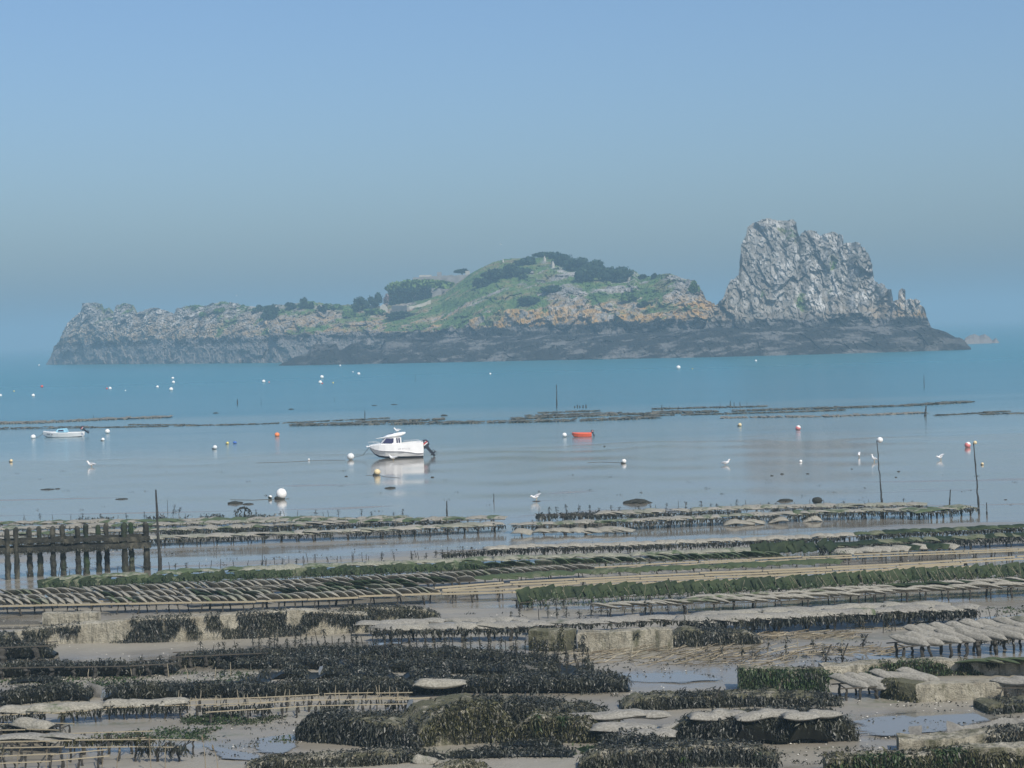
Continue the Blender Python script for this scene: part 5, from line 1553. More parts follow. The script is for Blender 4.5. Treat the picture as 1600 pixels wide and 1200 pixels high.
P = unwrap([(745, 907), (900, 898), (1030, 892), (1330, 879)], 0.40)
bags(P, 'bag_olive', 'flat grey green bags on the low table right of the white rows', 'flat grey green bags', 0.4, 35, 12, (1, 1, 0.8), 0.45, False, 0.04, 7)
trestles([(930, 889), (1100, 880), (1340, 869), (1600, 860), (1680, 857)], 'bare frame with tan rails, uppermost of the three bare rows', G_F, 0.42, rail='tan_rail', rail_t=0.06, lw=1.2)
trestles([(690, 921), (800, 912), (1000, 903), (1200, 894), (1400, 884), (1600, 872), (1680, 868)], 'bare frame with tan rails, middle of the three bare rows', G_F, 0.46, rail='tan_rail', rail_t=0.07, lw=1.2, splay=0.2, unit=2.6)
trestles([(690, 927), (800, 924), (920, 914), (1050, 908), (1200, 903), (1400, 892), (1520, 884)], 'bare frame with tan rails, lowest of the three bare rows', G_F, 0.46, rail='tan_rail', rail_t=0.07, lw=1.2, splay=0.2, unit=2.6)

# G: the green curtain of upright bags
P = trestles([(812, 941), (860, 937), (1000, 930), (1200, 922), (1400, 909), (1600, 899), (1680, 895)], 'frame under the long green curtain of leaning bags', 'frames under the green curtain', 0.30, lw=1.3, splay=0.2)
bags(P, 'bag_green', 'dark green flat bag standing upright and leaning in the long green curtain', 'green curtain of upright bags', 0.36, 12, 26, (0.66, 1.08, 0.45), 0.15, True, 0.0, 8, 0.02, upright=True, name='green_bag', roll=14)
P2 = unwrap([(806, 947), (840, 944)], 0.12)
bags(P2, 'bag_olive', 'pale green bag slid down at the left end of the green curtain', 'bags at the left end of the green curtain', 0.45, 30, 35, (1.1, 1.3, 0.8), 0.2, True, 0, 10, 0.0, upright=True, name='green_bag')

# H: woven pale bags
P = trestles([(930, 951), (1100, 943), (1200, 940), (1330, 931), (1400, 926), (1600, 917), (1680, 914)], 'frame under the front woven looking row of pale bags', 'frames under the woven looking rows', 0.45, lw=1.2)
bags(P, 'bag', 'pale bag in the front woven looking row at right', 'front woven looking row of pale bags', 0.50, 24, -16, (1.35, 0.9, 1.1), 0.40, True, 0.0, 5)
P = unwrap([(1080, 940), (1200, 935), (1330, 926), (1400, 921), (1600, 911), (1680, 908)], 0.48)
bags(P, 'bag', 'pale bag in the rear woven looking row at right', 'rear woven looking row of pale bags', 0.52, 24, -16, (1.35, 0.9, 1.1), 0.5, True, 0.02, 5, alt='bag_green', alt_fn=lambda s: 0.15 if s > 8 else 0.0)

# I: pale flat rows with hanging weed
P = trestles([(578, 986), (700, 984), (832, 981)], 'weedy frame under the short pale row left of the round ended wall', 'frames under the pale weedy rows', 0.5, lw=1.8)
bags(P, 'bag_grey', 'grey flat bag in the short row left of the round ended wall', 'grey flat bags left of the round ended wall', 0.5, 22, 8, (1.2, 1.1, 1.0), 0.45, True, 0.0, 7, alt='bag', alt_fn=lambda s: 0.5)
hang_weed(P, 'weed', 'black weed under the short row left of the round ended wall', 45, 0.26, 0.05, 0.6, seed=14, patch=0.3)
P = unwrap([(560, 982), (700, 974), (830, 973)], 0.42)
bags(P, 'bag_grey', 'rear grey flat bag behind the short row left of the round ended wall', 'rear grey flat bags left of the round ended wall', 0.62, 20, 8, (1.2, 1.1, 0.9), 0.5, True, 0.05, 7)
P = trestles([(828, 979), (1060, 969)], 'weedy frame behind the round ended wall', 'frames under the pale weedy rows', 0.42, lw=1.6)
bags(P, 'bag_grey', 'thin grey bag in the row behind the round ended wall', 'thin grey bags behind the round ended wall', 0.52, 18, 6, (1.2, 1.1, 0.8), 0.45, True, 0.05, 6)
hang_weed(P, 'weed', 'weed on the row behind the round ended wall', 34, 0.18, 0.05, 0.8, seed=15, patch=0.32)
rods([(800, 974), (1060, 964)], 'short weedy rod behind the round ended wall', 'short rods behind the round ended wall', 0.45, (0.4, 0.8), weedy=0.6, seed=9, off=(0, 1.5))
P = trestles([(1062, 972), (1200, 968), (1330, 961), (1450, 956), (1528, 954)], 'weedy frame under the long grey row at right', 'frames under the pale weedy rows', 0.55, lw=2.0)
bags(P, 'bag_grey', 'grey flat bag in the long weedy row at right', 'grey flat bags of the long weedy row at right', 0.44, 22, 8, (1.3, 1.15, 1.0), 0.4, True, 0.0, 6, alt='bag', alt_fn=lambda s: 0.35)
P2 = unwrap([(1090, 966), (1200, 961), (1330, 955), (1490, 948)], 0.58)
bags(P2, 'bag_grey', 'rear grey flat bag in the long weedy row at right', 'rear grey flat bags of the long weedy row at right', 0.5, 22, 8, (1.3, 1.15, 1.0), 0.5, True, 0.0, 6, alt='bag', alt_fn=lambda s: 0.35)
hang_weed(P, 'weed', 'long black weed hanging under the long grey row at right', 70, 0.34, 0.05, 0.5, seed=16, patch=0.27)
rods([(1075, 984), (1200, 982), (1330, 976), (1500, 968)], 'pale rod with weed in front of the long grey row at right', 'rods in front of the long grey row at right', 0.42, (0.45, 0.8), 'leg_pale', 0.45, seed=10, off=(-0.4, 0.4))
P = unwrap([(1490, 976), (1560, 972), (1640, 968)], 0.1)
hang_weed(P, 'weed', 'weed heap at the right end of the long grey row', 40, 0.2, 0.05, 2.0, seed=17, patch=0.3)

# L: big plump bags at right
P = trestles([(1404, 1011), (1500, 1003), (1600, 996), (1680, 991)], 'dark legged frame under the plump bags at right', 'frames under the plump bags', 0.56, lw=2.2, unit=2.4, legs=4)
bags(P, 'bag_grey', 'plump grey bag lying slanted in the front plump row at right', 'front row of plump bags at right', 0.56, 40, -4, (1.5, 0.60, 1.5), 0.36, True, 0.0, 5, 0.13, fat=True, dip=13)
P2 = unwrap([(1440, 1005), (1500, 999), (1600, 991), (1680, 986)], 0.62)
bags(P2, 'bag_grey', 'plump grey bag lying slanted in the rear plump row at right', 'rear row of plump bags at right', 0.56, 40, -4, (1.5, 0.60, 1.5), 0.75, True, 0.0, 5, 0.2, fat=True, dip=13)
hang_weed(P, 'weed', 'weed under the plump bags at right', 24, 0.2, 0.05, 0.6, seed=18, patch=0.42)
P2 = unwrap([(1560, 980), (1620, 972), (1660, 970)], 0.3)
bags(P2, 'bag', 'plump pale bag on the heap at the right edge above the plump rows', 'bags on the heap at the right edge', 0.5, 35, 16, (1.2, 1.2, 1.3), 0.4, True, 0.0, 8, fat=True)
# green algae strands over the green curtain and the other green rows
def strands(pts, lift, n, mat, label, L=0.3, zj=0.3, seed=0, depth=0.4, W=0.045):
    P = unwrap(pts, lift); mb = MB(); rg = np.random.default_rng(seed)
    tot = sum((b - a).length for a, b in zip(P[:-1], P[1:]))
    st = polyline(P, 0.2); A = []
    for _ in range(int(n * tot)):
        c, d, s = st[int(rg.integers(0, len(st) - 1))]
        q = c + d * rg.uniform(0, 0.2)
        A.append((q.x, q.y + rg.uniform(-0.1, depth), q.z + rg.uniform(-zj, zj)))
    fronds(mb, np.array(A), (0.1, -0.5, 0.0), L, W, 1.0, None, rg)
    tag(mb.build('algae', M[mat]), label, 'seaweed', None, 'stuff')
strands([(820, 938), (1000, 928), (1200, 920), (1400, 906), (1600, 895)], 0.48, 80, 'weed_green', 'ragged green algae strands over the long green curtain', 0.34, 0.28, 1, 0.25)
strands([(60, 918), (400, 902), (760, 887)], 0.4, 130, 'weed_green', 'green algae over the leaning green bags at left', 0.25, 0.25, 2)
strands([(745, 890), (1000, 877), (1330, 864)], 0.42, 40, 'weed_green', 'green algae along the middle mixed rows', 0.2, 0.15, 3)
strands([(1340, 836), (1600, 824)], 0.5, 24, 'weed_green', 'green algae on the first near row at right', 0.25, 0.1, 4, 0.8)
strands([(1280, 856), (1600, 837)], 0.5, 30, 'weed_green', 'green algae on the second near row at right', 0.25, 0.1, 5, 0.8)
strands([(745, 906), (1330, 878)], 0.40, 10, 'weed_olive', 'thin brown algae on the flat grey green bags', 0.18, 0.06, 6, 0.8)
strands([(0, 931), (250, 920), (640, 906)], 0.45, 7, 'weed_green', 'green algae scraps among the white slanted rows', 0.2, 0.1, 7, 2.0)

# ------------------------------------------------------------------ old concrete walls with weed
def wall(pts, h, t, label, weed=0.5, mat='weed', seed=0, L=0.26, top_weed=0.5, green=0.0, front_bare=None, hvar=0.04, dens=230, name='concrete_wall', stain=0.4, ext=None):
    """Rough low wall: pts is the pixel polyline of the foot of its front face. h may be a list (one per point)."""
    P = unwrap(pts, 0.0)
    hs = h if hasattr(h, '__len__') else [h] * len(P)
    rg = np.random.default_rng(seed + 900)
    # stations
    S = []
    for k in range(len(P) - 1):
        a, b = P[k], P[k + 1]
        n = max(int((b - a).length / 0.10), 2)
        for i in range(n):
            S.append((a.lerp(b, i / n), (b - a).normalized(), hs[k] + (hs[k + 1] - hs[k]) * i / n))
    S.append((P[-1], (P[-1] - P[-2]).normalized(), hs[-1]))
    if weed > 0.6:
        m_ = len(S)
        S = [(c, d, hh * (0.45 + 0.55 * min(1.0, min(i, m_ - 1 - i) / 5.0))) for i, (c, d, hh) in enumerate(S)]
    o = P[0].copy()
    root = empty(name, o)
    tag(root, label, 'wall')
    prof_n = 12
    V = []
    for c, d, hh in S:
        nrm = np.array([-d.y, d.x, 0.0]); nrm /= np.linalg.norm(nrm)
        if nrm[1] < 0: nrm = -nrm
        hh = hh + (hvar + (0.12 if weed > 0.8 else 0.0)) * (float(fbm(c.x * 1.3, c.y, seed, 3, seed)) - 0.5) * 2
        sec = [(0.0, -0.15), (0.0, hh * 0.25), (0.01, hh * 0.5), (0.015, hh * 0.75), (0.03, hh * 0.97), (0.06, hh), (t * 0.35, hh + 0.01), (t * 0.7, hh + 0.01), (t - 0.05, hh), (t - 0.02, hh * 0.95), (t, hh * 0.5), (t, -0.15)]
        for y, z in sec:
            V.append(np.array(c) + nrm * y + np.array([0, 0, z]) - np.array(o))
    V = np.array(V)
    nn = fbm(V[:, 0] * 2.5 + o.x, V[:, 1] * 2.5, V[:, 2] * 2.5, 4, seed) - 0.5
    n2 = fbm(V[:, 0] * 2.5 + o.x + 9, V[:, 1] * 2.5, V[:, 2] * 2.5, 4, seed + 1) - 0.5
    n3 = fbm(V[:, 0] * 9 + o.x, V[:, 1] * 9, V[:, 2] * 9, 2, seed + 2) - 0.5
    V[:, 1] += nn * 0.14 + n3 * 0.06; V[:, 2] += n2 * 0.09 + n3 * 0.05
    m = len(S)
    i = (np.arange(m - 1)[:, None] * prof_n + np.arange(prof_n - 1)[None, :]).ravel()
    F = np.stack([i, i + 1, i + prof_n + 1, i + prof_n], 1)
    mb = MB().add(V, F, 0, stain)
    mb.add(V[:prof_n], [tuple(range(prof_n))], 0, stain); mb.add(V[-prof_n:], [tuple(reversed(range(prof_n)))], 0, stain)
    mb.build('body', M['concrete'], root, smooth=False)
    # growth
    for mt, share in ((mat, weed), ('weed_green', green)):
        if share <= 0: continue
        A, O = [], []
        for c, d, hh in S:
            nrm = np.array([-d.y, d.x, 0.0]); nrm /= np.linalg.norm(nrm)
            if nrm[1] < 0: nrm = -nrm
            k = rg.poisson(dens * 2.4 * 0.10 * (hh + 0.35 * t))
            for _ in range(k):
                if rg.random() < top_weed * 0.6:
                    y, z, out = rg.uniform(0, t), hh + 0.02, (0, -0.3, 0.5)
                    if mt == 'weed_green': y *= 0.2
                else:
                    y, z, out = -0.02, hh * rg.random() ** 0.8, (0, -0.8, 0.0)
                q = np.array(c) + np.array(d) * rg.uniform(0, 0.10) + nrm * y + np.array([0, 0, z]) - np.array(o)
                f = float(vnoise((q[0] + o.x) * 0.9, z * 1.4, seed + (50 if mt == 'weed_green' else 0), seed)) * 0.6 + float(vnoise((q[0] + o.x) * 2.6, z * 3.0, seed, seed + 5)) * 0.4
                if share < 1 and f > share: continue
                A.append(q); O.append(out)
        if A:
            mw = MB()
            fronds(mw, np.array(A), np.array(O), L, 0.042, 1.1, None, rg)
            # end faces
            tag(mw.build('seaweed', M[mt], root), kind='stuff')
    return root

def end_weed(px, py, h, t, n, mat='weed', seed=0, label='', L=0.25):
    pass

wall([(66, 977), (110, 977), (152, 976)], 0.48, 0.6, 'raised pale concrete block on the long weedy wall at left', 0.16, 'weed', 1, 0.2, 0.1, stain=0.1)
wall([(18, 1008), (100, 1006), (200, 1005), (300, 1002), (400, 997), (470, 993), (575, 988)], [0.50, 0.70, 0.90, 0.96, 1.0, 0.98, 0.70], 0.75, 'long pale concrete wall with patches of black seaweed at left', 0.54, 'weed', 2, 0.3, 0.3, dens=300, stain=0.1)
wall([(518, 973), (600, 972), (684, 969)], [0.62, 0.58, 0.42], 0.6, 'short dark weedy wall end running right behind the long pale wall', 0.62, 'weed', 3, 0.28, 0.8, green=0.2, dens=330, stain=0.4)
wall([(826, 1017), (862, 1018), (897, 1018)], 0.74, 0.8, 'round ended concrete block draped with black weed in the centre', 0.5, 'weed_olive', 4, 0.3, 0.9, dens=300, stain=0.55)
wall([(903, 1019), (980, 1018), (1052, 1014)], [0.70, 0.74, 0.72], 0.7, 'pale bare concrete wall right of the round ended block', 0.40, 'weed', 5, 0.3, 0.8, dens=300, stain=0.2)
wall([(1046, 1012), (1120, 1009), (1192, 1006)], [0.6, 0.5, 0.3], 1.0, 'collapsed wall heaped with black weed right of the pale wall', 0.85, 'weed', 6, 0.32, 1.0, dens=420, stain=0.5)
wall([(1156, 1082), (1200, 1081), (1290, 1080)], [0.72, 0.66, 0.62], 0.9, 'wall with bright green algae face at right', 0.30, 'weed', 7, 0.3, 0.6, green=0.9, dens=330, stain=0.4)
wall([(1288, 1062), (1380, 1058), (1445, 1056), (1520, 1055), (1640, 1052)], [0.42, 0.48, 0.5, 0.42, 0.36], 0.8, 'pale topped wall with olive patches behind the plump bag platform', 0.36, 'weed_olive', 8, 0.2, 0.3, green=0.4, dens=260, stain=0.2)
wall([(1376, 1090), (1400, 1094), (1430, 1097)], 0.56, 0.7, 'dark stained end block of the pale foreground wall at right', 0.48, 'weed_olive', 9, 0.22, 0.6, green=0.25, stain=0.7)
wall([(1432, 1097), (1500, 1094), (1560, 1092), (1660, 1088)], [0.54, 0.52, 0.5, 0.46], 0.6, 'pale foreground wall at right with a narrow pool along its top', 0.34, 'weed', 10, 0.18, 0.5, stain=0.08)
wall([(462, 1157), (520, 1163), (600, 1170), (650, 1172)], [0.82, 0.74, 0.66, 0.62], 0.9, 'long black weed covered wall nearest the viewer, left end', 1.0, 'weed', 11, 0.34, 0.9, dens=520, stain=0.6)
wall([(648, 1168), (700, 1164), (760, 1160), (800, 1158)], [0.66, 0.95, 1.02, 0.96], 1.0, 'high middle of the weedy wall with pale and olive patches', 0.66, 'weed_olive', 12, 0.32, 0.9, dens=430, stain=0.4)
wall([(640, 1150), (720, 1140), (790, 1136), (870, 1138), (935, 1146)], [0.55, 0.75, 0.72, 0.62, 0.45], 1.2, 'black weed mound along the top of the weedy wall', 1.0, 'weed', 13, 0.34, 1.0, dens=430, stain=0.6)
wall([(800, 1158), (860, 1160), (935, 1162)], [0.72, 0.66, 0.55], 0.9, 'right part of the weedy wall with a bright green patch', 0.72, 'weed_olive', 14, 0.3, 0.9, green=0.25, dens=430, stain=0.3)
wall([(948, 1164), (982, 1164)], 0.42, 0.5, 'small bare concrete stump between the black weed mounds', 0.1, 'weed_olive', 15, 0.2, 0.3, stain=0.3)
wall([(976, 1112), (1060, 1108), (1180, 1103), (1310, 1104)], [0.34, 0.36, 0.30, 0.24], 1.0, 'long low black weedy wall right of the centre', 1.0, 'weed', 16, 0.3, 1.0, dens=520, stain=0.6)
wall([(1040, 1160), (1120, 1162), (1220, 1160), (1335, 1156)], [0.55, 0.62, 0.70, 0.62], 1.3, 'broad black weed covered block right of the centre', 1.0, 'weed', 17, 0.36, 1.0, dens=520, stain=0.6)
wall([(905, 1206), (1000, 1204), (1110, 1198), (1210, 1200)], [0.50, 0.50, 0.55, 0.4], 0.9, 'weedy wall with olive patches at the bottom centre edge', 0.72, 'weed', 18, 0.3, 0.9, green=0.25, dens=430, stain=0.4)
wall([(1405, 1180), (1460, 1180), (1600, 1170), (1680, 1168)], [0.42, 0.36, 0.5, 0.5], 0.9, 'dark topped wall behind netting at the lower right', 0.5, 'weed', 19, 0.26, 1.0, dens=380, stain=0.3)
wall([(1290, 1214), (1420, 1212), (1560, 1205), (1680, 1200)], [0.46, 0.5, 0.62, 0.6], 0.7, 'olive weed covered wall along the lower right edge', 0.6, 'weed_olive', 20, 0.3, 0.8, green=0.5, dens=420, stain=0.3)
wall([(385, 1204), (480, 1200), (580, 1196), (660, 1190)], [0.22, 0.26, 0.30, 0.28], 0.7, 'low dark weedy kerb at the bottom left of the centre', 0.8, 'weed', 21, 0.24, 1.0, green=0.2, dens=430, stain=0.4)
wall([(675, 1212), (760, 1210)], 0.3, 0.6, 'olive stump cut by the bottom edge of the picture', 0.7, 'weed_olive', 22, 0.24, 1.0, green=0.4, stain=0.4)
wall([(1545, 1116), (1610, 1112), (1660, 1112)], 0.26, 1.2, 'dark weed heap at the right edge below the pale wall', 1.0, 'weed', 23, 0.26, 1.0, green=0.3, dens=430, stain=0.6)
wall([(-20, 1030), (20, 1028), (44, 1024)], [0.9, 0.85, 0.7], 1.0, 'weedy block at the left edge below the long pale wall', 0.8, 'weed', 24, 0.32, 1.0, dens=420, stain=0.4)
netting([(1485, 1168), (1540, 1164), (1600, 1158), (1660, 1155)], 0.55, 'grey netting sagging over the dark topped wall at the lower right', 0.5)
netting([(1424, 1160), (1442, 1160)], 0.42, 'folded scrap of netting standing on the dark topped wall', 0.6)
netting([(980, 974), (1000, 973)], 0.4, 'square scrap of grey netting behind the pale wall in the centre', 0.2)
netting([(136, 1090), (158, 1091)], 0.42, 'grey scrap of netting between two weed rows at left', 0.3)
netting([(818, 1058), (846, 1060)], 0.36, 'pale scrap of netting on the dark weed rows', 0.5)

# ------------------------------------------------------------------ dark weed rows and their stakes
def weed_row(pts, label, h=0.45, depth=1.0, dens=420, seed=0, mat='weed', L=0.3, patch=0.0, lumps=0.25):
    """A table completely overgrown with weed."""
    P = unwrap(pts, h)
    rg = np.random.default_rng(seed + 60)
    mb = MB()
    A = []
    tot = polyline(P, 0.2)[-1][2]
    for c, d, s in polyline(P, 0.2)[:-1]:
        f = float(fbm(c.x * 0.7, c.y * 0.4, seed, 3, seed))
        if f < patch: continue
        e_ = min(s, tot - s) / 0.8
        end = min(1.0, 0.25 + e_)
        bump = -0.25 * h * (1 - min(1.0, e_)) + lumps * (float(fbm(c.x * 1.1 + 5, c.y, seed, 3, seed)) - 0.4)
        for _ in range(rg.poisson(dens * 2.3 * 0.2 * depth * 0.6 * end)):
            q = c + d * rg.uniform(0, 0.2)
            y = rg.uniform(-0.05, depth)
            A.append((q.x, q.y + y, q.z + bump + rg.uniform(-0.28 if y < 0.1 else -0.05, 0.06)))
    fronds(mb, np.array(A), (0, -0.45, 0.15), L, 0.045, 1.0, None, rg)
    # dark body below the fronds
    st = polyline(P, 0.3)
    V = []
    for c, d, s in st:
        if float(fbm(c.x * 0.7, c.y * 0.4, seed, 3, seed)) < patch: hh0 = 0.12
        else: hh0 = 1.0
        hh = hh0 * h * min(1.0, 0.3 + min(s, st[-1][2] - s) / 0.8) * (0.75 + 0.3 * float(fbm(c.x * 1.1 + 5, c.y, seed, 3, seed)))
        z0 = c.z - h
        for y, z in ((0.12, 0.2 * hh), (0.02, hh * 0.8), (0.25, hh), (depth * 0.8, hh), (depth, hh * 0.7), (depth, 0.0)):
            V.append((c.x, c.y + y, z0 + z))
    V = np.array(V); m = len(st)
    i = (np.arange(m - 1)[:, None] * 6 + np.arange(5)[None, :]).ravel()
    mb.add(V, np.stack([i, i + 1, i + 7, i + 6], 1), 0, 0.15)
    tag(mb.build('weed_covered_tables', M[mat]), label, 'seaweed', None, 'stuff')

G_J = 'frames inside the dark weed rows at left'
def legs_row(pts, label, h, lw=3.0, **k): return trestles(pts, label, G_J, h, lw=lw, leg='leg_dark', **k)
legs_row([(-20, 1044), (100, 1042), (200, 1040), (275, 1036)], 'weedy frame of the rearmost dark row at the left edge', 0.42)
weed_row([(-20, 1043), (100, 1041), (200, 1039), (275, 1034)], 'dark weed hung row at the left edge below the long wall', 0.42, 0.8, 300, 1, patch=0.22)
legs_row([(268, 1026), (330, 1023), (420, 1020)], 'weedy frame of the dark row left of the stake thicket', 0.45)
weed_row([(268, 1026), (330, 1022), (420, 1019)], 'dark weed row joining the stake thicket from the left', 0.45, 0.9, 300, 2, patch=0.2)
weed_row([(400, 1022), (560, 1020), (700, 1022), (830, 1030), (928, 1042)], 'dark weed mass at the back of the stake thicket', 0.30, 1.4, 300, 3, patch=0.3)
weed_row([(330, 1034), (460, 1034), (600, 1038), (760, 1044), (925, 1050)], 'dark weed mass in the middle of the stake thicket', 0.28, 1.4, 300, 4, patch=0.36)
weed_row([(400, 1050), (520, 1050), (640, 1054), (760, 1058), (930, 1062)], 'dark weed mass at the front of the stake thicket', 0.26, 1.3, 300, 5, patch=0.4)
weed_row([(160, 1078), (250, 1075), (340, 1072), (420, 1074)], 'long rounded dark weed row left of the centre', 0.40, 0.9, 520, 6)
weed_row([(400, 1076), (520, 1072), (640, 1070), (760, 1068), (900, 1068), (985, 1066)], 'long dark weed row running to the centre', 0.34, 1.1, 380, 7, patch=0.2)
weed_row([(-20, 1086), (30, 1084), (90, 1078), (138, 1078)], 'rounded dark weed row at the left edge', 0.40, 1.0, 480, 8)
weed_row([(10, 1064), (60, 1062), (108, 1068)], 'thin weed scrap row on the mud at the left edge', 0.12, 0.8, 160, 9, patch=0.3)
weed_row([(290, 1062), (420, 1060)], 'thin weed row on the mud between two dark rows at left', 0.2, 0.6, 120, 10, patch=0.4)
weed_row([(900, 1058), (950, 1056), (975, 1058)], 'low weed strip at the right tip of the stake thicket', 0.08, 0.8, 200, 11, patch=0.2)
weed_row([(-20, 1012), (30, 1010), (84, 1008)], 'weed drooping table beside the long wall at the left edge', 0.5, 0.7, 320, 12, lumps=0.1)
trestles([(-20, 1012), (84, 1008)], 'thick legged weedy table below the long wall at the left edge', G_J, 0.55, unit=2.2, lw=4.0, legs=2)
# weed stakes: one object each
G_S = 'weed hung stakes of the dark thicket'
rods([(390, 1024), (560, 1021), (700, 1024), (830, 1032), (925, 1044)], 'dark stake at the back of the thicket', G_S, 0.26, (0.55, 0.85), 'leg_dark', 0.85, seed=20, off=(0, 1.4), name='iron_stake', cat='stake')
rods([(300, 1036), (460, 1036), (600, 1040), (760, 1046), (925, 1052)], 'dark stake in the middle of the thicket', G_S, 0.32, (0.45, 0.7), 'leg_dark', 0.85, seed=21, off=(0, 1.4), name='iron_stake', cat='stake')
rods([(380, 1052), (520, 1052), (640, 1056), (760, 1060), (925, 1064)], 'dark stake at the front of the thicket', G_S, 0.5, (0.35, 0.6), 'leg_dark', 0.8, seed=22, off=(0, 1.2), name='iron_stake', cat='stake')
rods([(10, 1050), (140, 1048), (270, 1046), (390, 1052)], 'weed hung stake on the open mud at left', 'stakes on the open mud at left', 0.7, (0.35, 0.6), 'leg_dark', 0.8, seed=23, off=(-0.8, 0.6), name='iron_stake', cat='stake')
rods([(160, 1060), (290, 1062), (400, 1058)], 'pale rod before the rounded weed rows at left', 'pale rods at left', 0.9, (0.3, 0.5), 'leg_pale', 0.2, seed=24, off=(0, 0.5))
rods([(1060, 1032), (1180, 1030), (1330, 1024)], 'weed hung stake among the fallen reeds', 'stakes among the fallen reeds', 0.5, (0.45, 0.8), 'leg_pale', 0.6, seed=25, off=(-0.6, 1.0), name='iron_stake', cat='stake')
rods([(1380, 990), (1480, 982), (1600, 975)], 'thin stake behind the plump bags at right', 'stakes behind the plump bags', 0.6, (0.4, 0.8), 'leg_dark', 0.5, seed=26, off=(0, 1.5), name='iron_stake', cat='stake')
def single_tuft(px, y1, y0, lab, sc=1.6):
    p = at(px, y1); s = p.y / FPX
    root = empty('weedy_post', p); tag(root, lab, 'post')
    hh = (y1 - y0) * s
    link('shaft', rod_mesh(3), root, (0, 0, 0), (0.05, 0.06, 0), (2.2, 2.2, hh))
    link('weed_tuft', tuft_mesh(int(px) % 6, 'weed', 0.26, 60), root, (0, 0, 0), None, (sc, sc, hh))
single_tuft(1116, 1105, 1072, 'tall weed wrapped post on the black weedy wall')
single_tuft(1042, 1104, 1084, 'short weed wrapped post on the black weedy wall')
single_tuft(1348, 1012, 990, 'weed bunch floating on a rod left of the plump bags')
single_tuft(1316, 1038, 1004, 'thick weedy post right of the fallen reeds')
single_tuft(1290, 1036, 1006, 'weedy post among the reeds, left of the thick one')
single_tuft(1068, 990, 963, 'dark weedy post before the long grey row')
single_tuft(52, 1028, 1010, 'weed clad post under the drooping table')

# ------------------------------------------------------------------ foreground bags and frames at left
G_K = 'frames of the foreground rows at left'
P = trestles([(-20, 1119), (80, 1114), (168, 1108)], 'foreground frame under the first pale bags at the left edge', G_K, 0.40, rail='tan_rail', leg='leg_dark', lw=1.3, rail_t=0.024, unit=2.4)
bags(P, 'bag', 'long pale bag on the upper foreground table at the left edge', 'pale bags on the upper foreground table', 0.85, 6, 5, (1.5, 1.0, 1.3), 0.35, True, 0.0, 4, fat=True)
hang_weed(P, 'weed', 'weed under the upper foreground table at left', 40, 0.24, 0.04, 0.7, seed=30, patch=0.35)
P = trestles([(158, 1106), (225, 1104), (292, 1102)], 'foreground frame under the second pale bags', G_K, 0.40, rail='tan_rail', leg='leg_dark', lw=1.3, rail_t=0.024, unit=2.4)
bags(P, 'bag', 'long pale bag on the table right of the upper foreground table', 'pale bags right of the upper foreground table', 0.62, 8, 5, (1.4, 1.0, 1.2), 0.35, True, 0.0, 4, fat=True)
hang_weed(P, 'weed', 'weed under the second foreground table at left', 60, 0.26, 0.04, 0.7, seed=31, patch=0.35)
P = trestles([(-20, 1140), (40, 1139), (92, 1141)], 'lower foreground frame at the left edge, dark beneath', G_K, 0.5, rail='tan_rail', leg='leg_dark', lw=1.3, rail_t=0.024, unit=2.4)
bags(P, 'bag', 'pale bag on the lower foreground table at the left edge', 'pale bags on the lower foreground table', 0.8, 6, 6, (1.4, 1.0, 1.4), 0.35, True, 0.0, 5, fat=True)
weed_row([(-20, 1144), (40, 1142), (90, 1143)], 'black weed mass under the lower foreground table at left', 0.36, 0.8, 420, 32)
trestles([(290, 1102), (400, 1098), (500, 1093), (580, 1091), (640, 1090)], 'bare foreground frame with pale rails running to the centre', G_K, 0.38, rail='tan_rail', leg='leg_dark', lw=1.0, rail_t=0.024, unit=2.0)
trestles([(320, 1113), (400, 1108), (480, 1103), (560, 1101), (650, 1099)], 'second bare foreground frame with pale rails, nearer', G_K, 0.38, rail='tan_rail', leg='leg_dark', lw=1.0, rail_t=0.024, unit=2.0)
rods([(270, 1112), (400, 1108), (520, 1104), (640, 1100)], 'pale short rod standing in the bare foreground frames', 'rods in the bare foreground frames', 0.24, (0.35, 0.62), 'leg_pale', 0.12, seed=27, off=(0, 0.7))
hang_weed(unwrap([(290, 1106), (400, 1103), (640, 1098)], 0.36), 'weed', 'ragged weed under the bare foreground frames', 40, 0.26, 0.04, 0.6, seed=33, patch=0.42)
weed_row([(500, 1122), (560, 1122), (640, 1120)], 'dark weed heap behind the long black weedy wall', 0.35, 1.0, 260, 34, patch=0.25)
# two curled slabs of grey rubber standing up
def slab(px, y1, y0, w, lean, lab):
    p = at(px, y1); s = p.y / FPX
    H = (y1 - y0) * s
    mb = MB(); n = 8; V = []
    for i in range(n + 1):
        t = i / n
        cx = lean * s * math.sin(t * 2.4) ; ww = w * s * (0.5 + 0.5 * math.sin(0.6 + t * 2.2))
        for sg, dy in ((-1, 0.0), (1, 0.1), (1, 0.16), (-1, 0.06)):
            V.append((cx + sg * ww / 2, dy + 0.12 * t * t, H * t))
    f = []
    for i in range(n):
        for k in range(4):
            f.append((i * 4 + k, i * 4 + (k + 1) % 4, i * 4 + 4 + (k + 1) % 4, i * 4 + 4 + k))
    f += [(0, 1, 2, 3), (4 * n + 3, 4 * n + 2, 4 * n + 1, 4 * n)]
    mb.add(V, f)
    tag(mb.build('rubber_flap', M['slate_bag'], None, (p.x, p.y, p.z - 0.05)), lab, 'rubber flap')
slab(607, 1128, 1108, 7, -6, 'left slate grey flap of rubber standing behind the weedy wall')
slab(648, 1127, 1092, 10, -8, 'taller slate grey flap of rubber standing behind the weedy wall')
slab(503, 1058, 1040, 7, -2, 'pale triangular flap standing before the stake thicket')
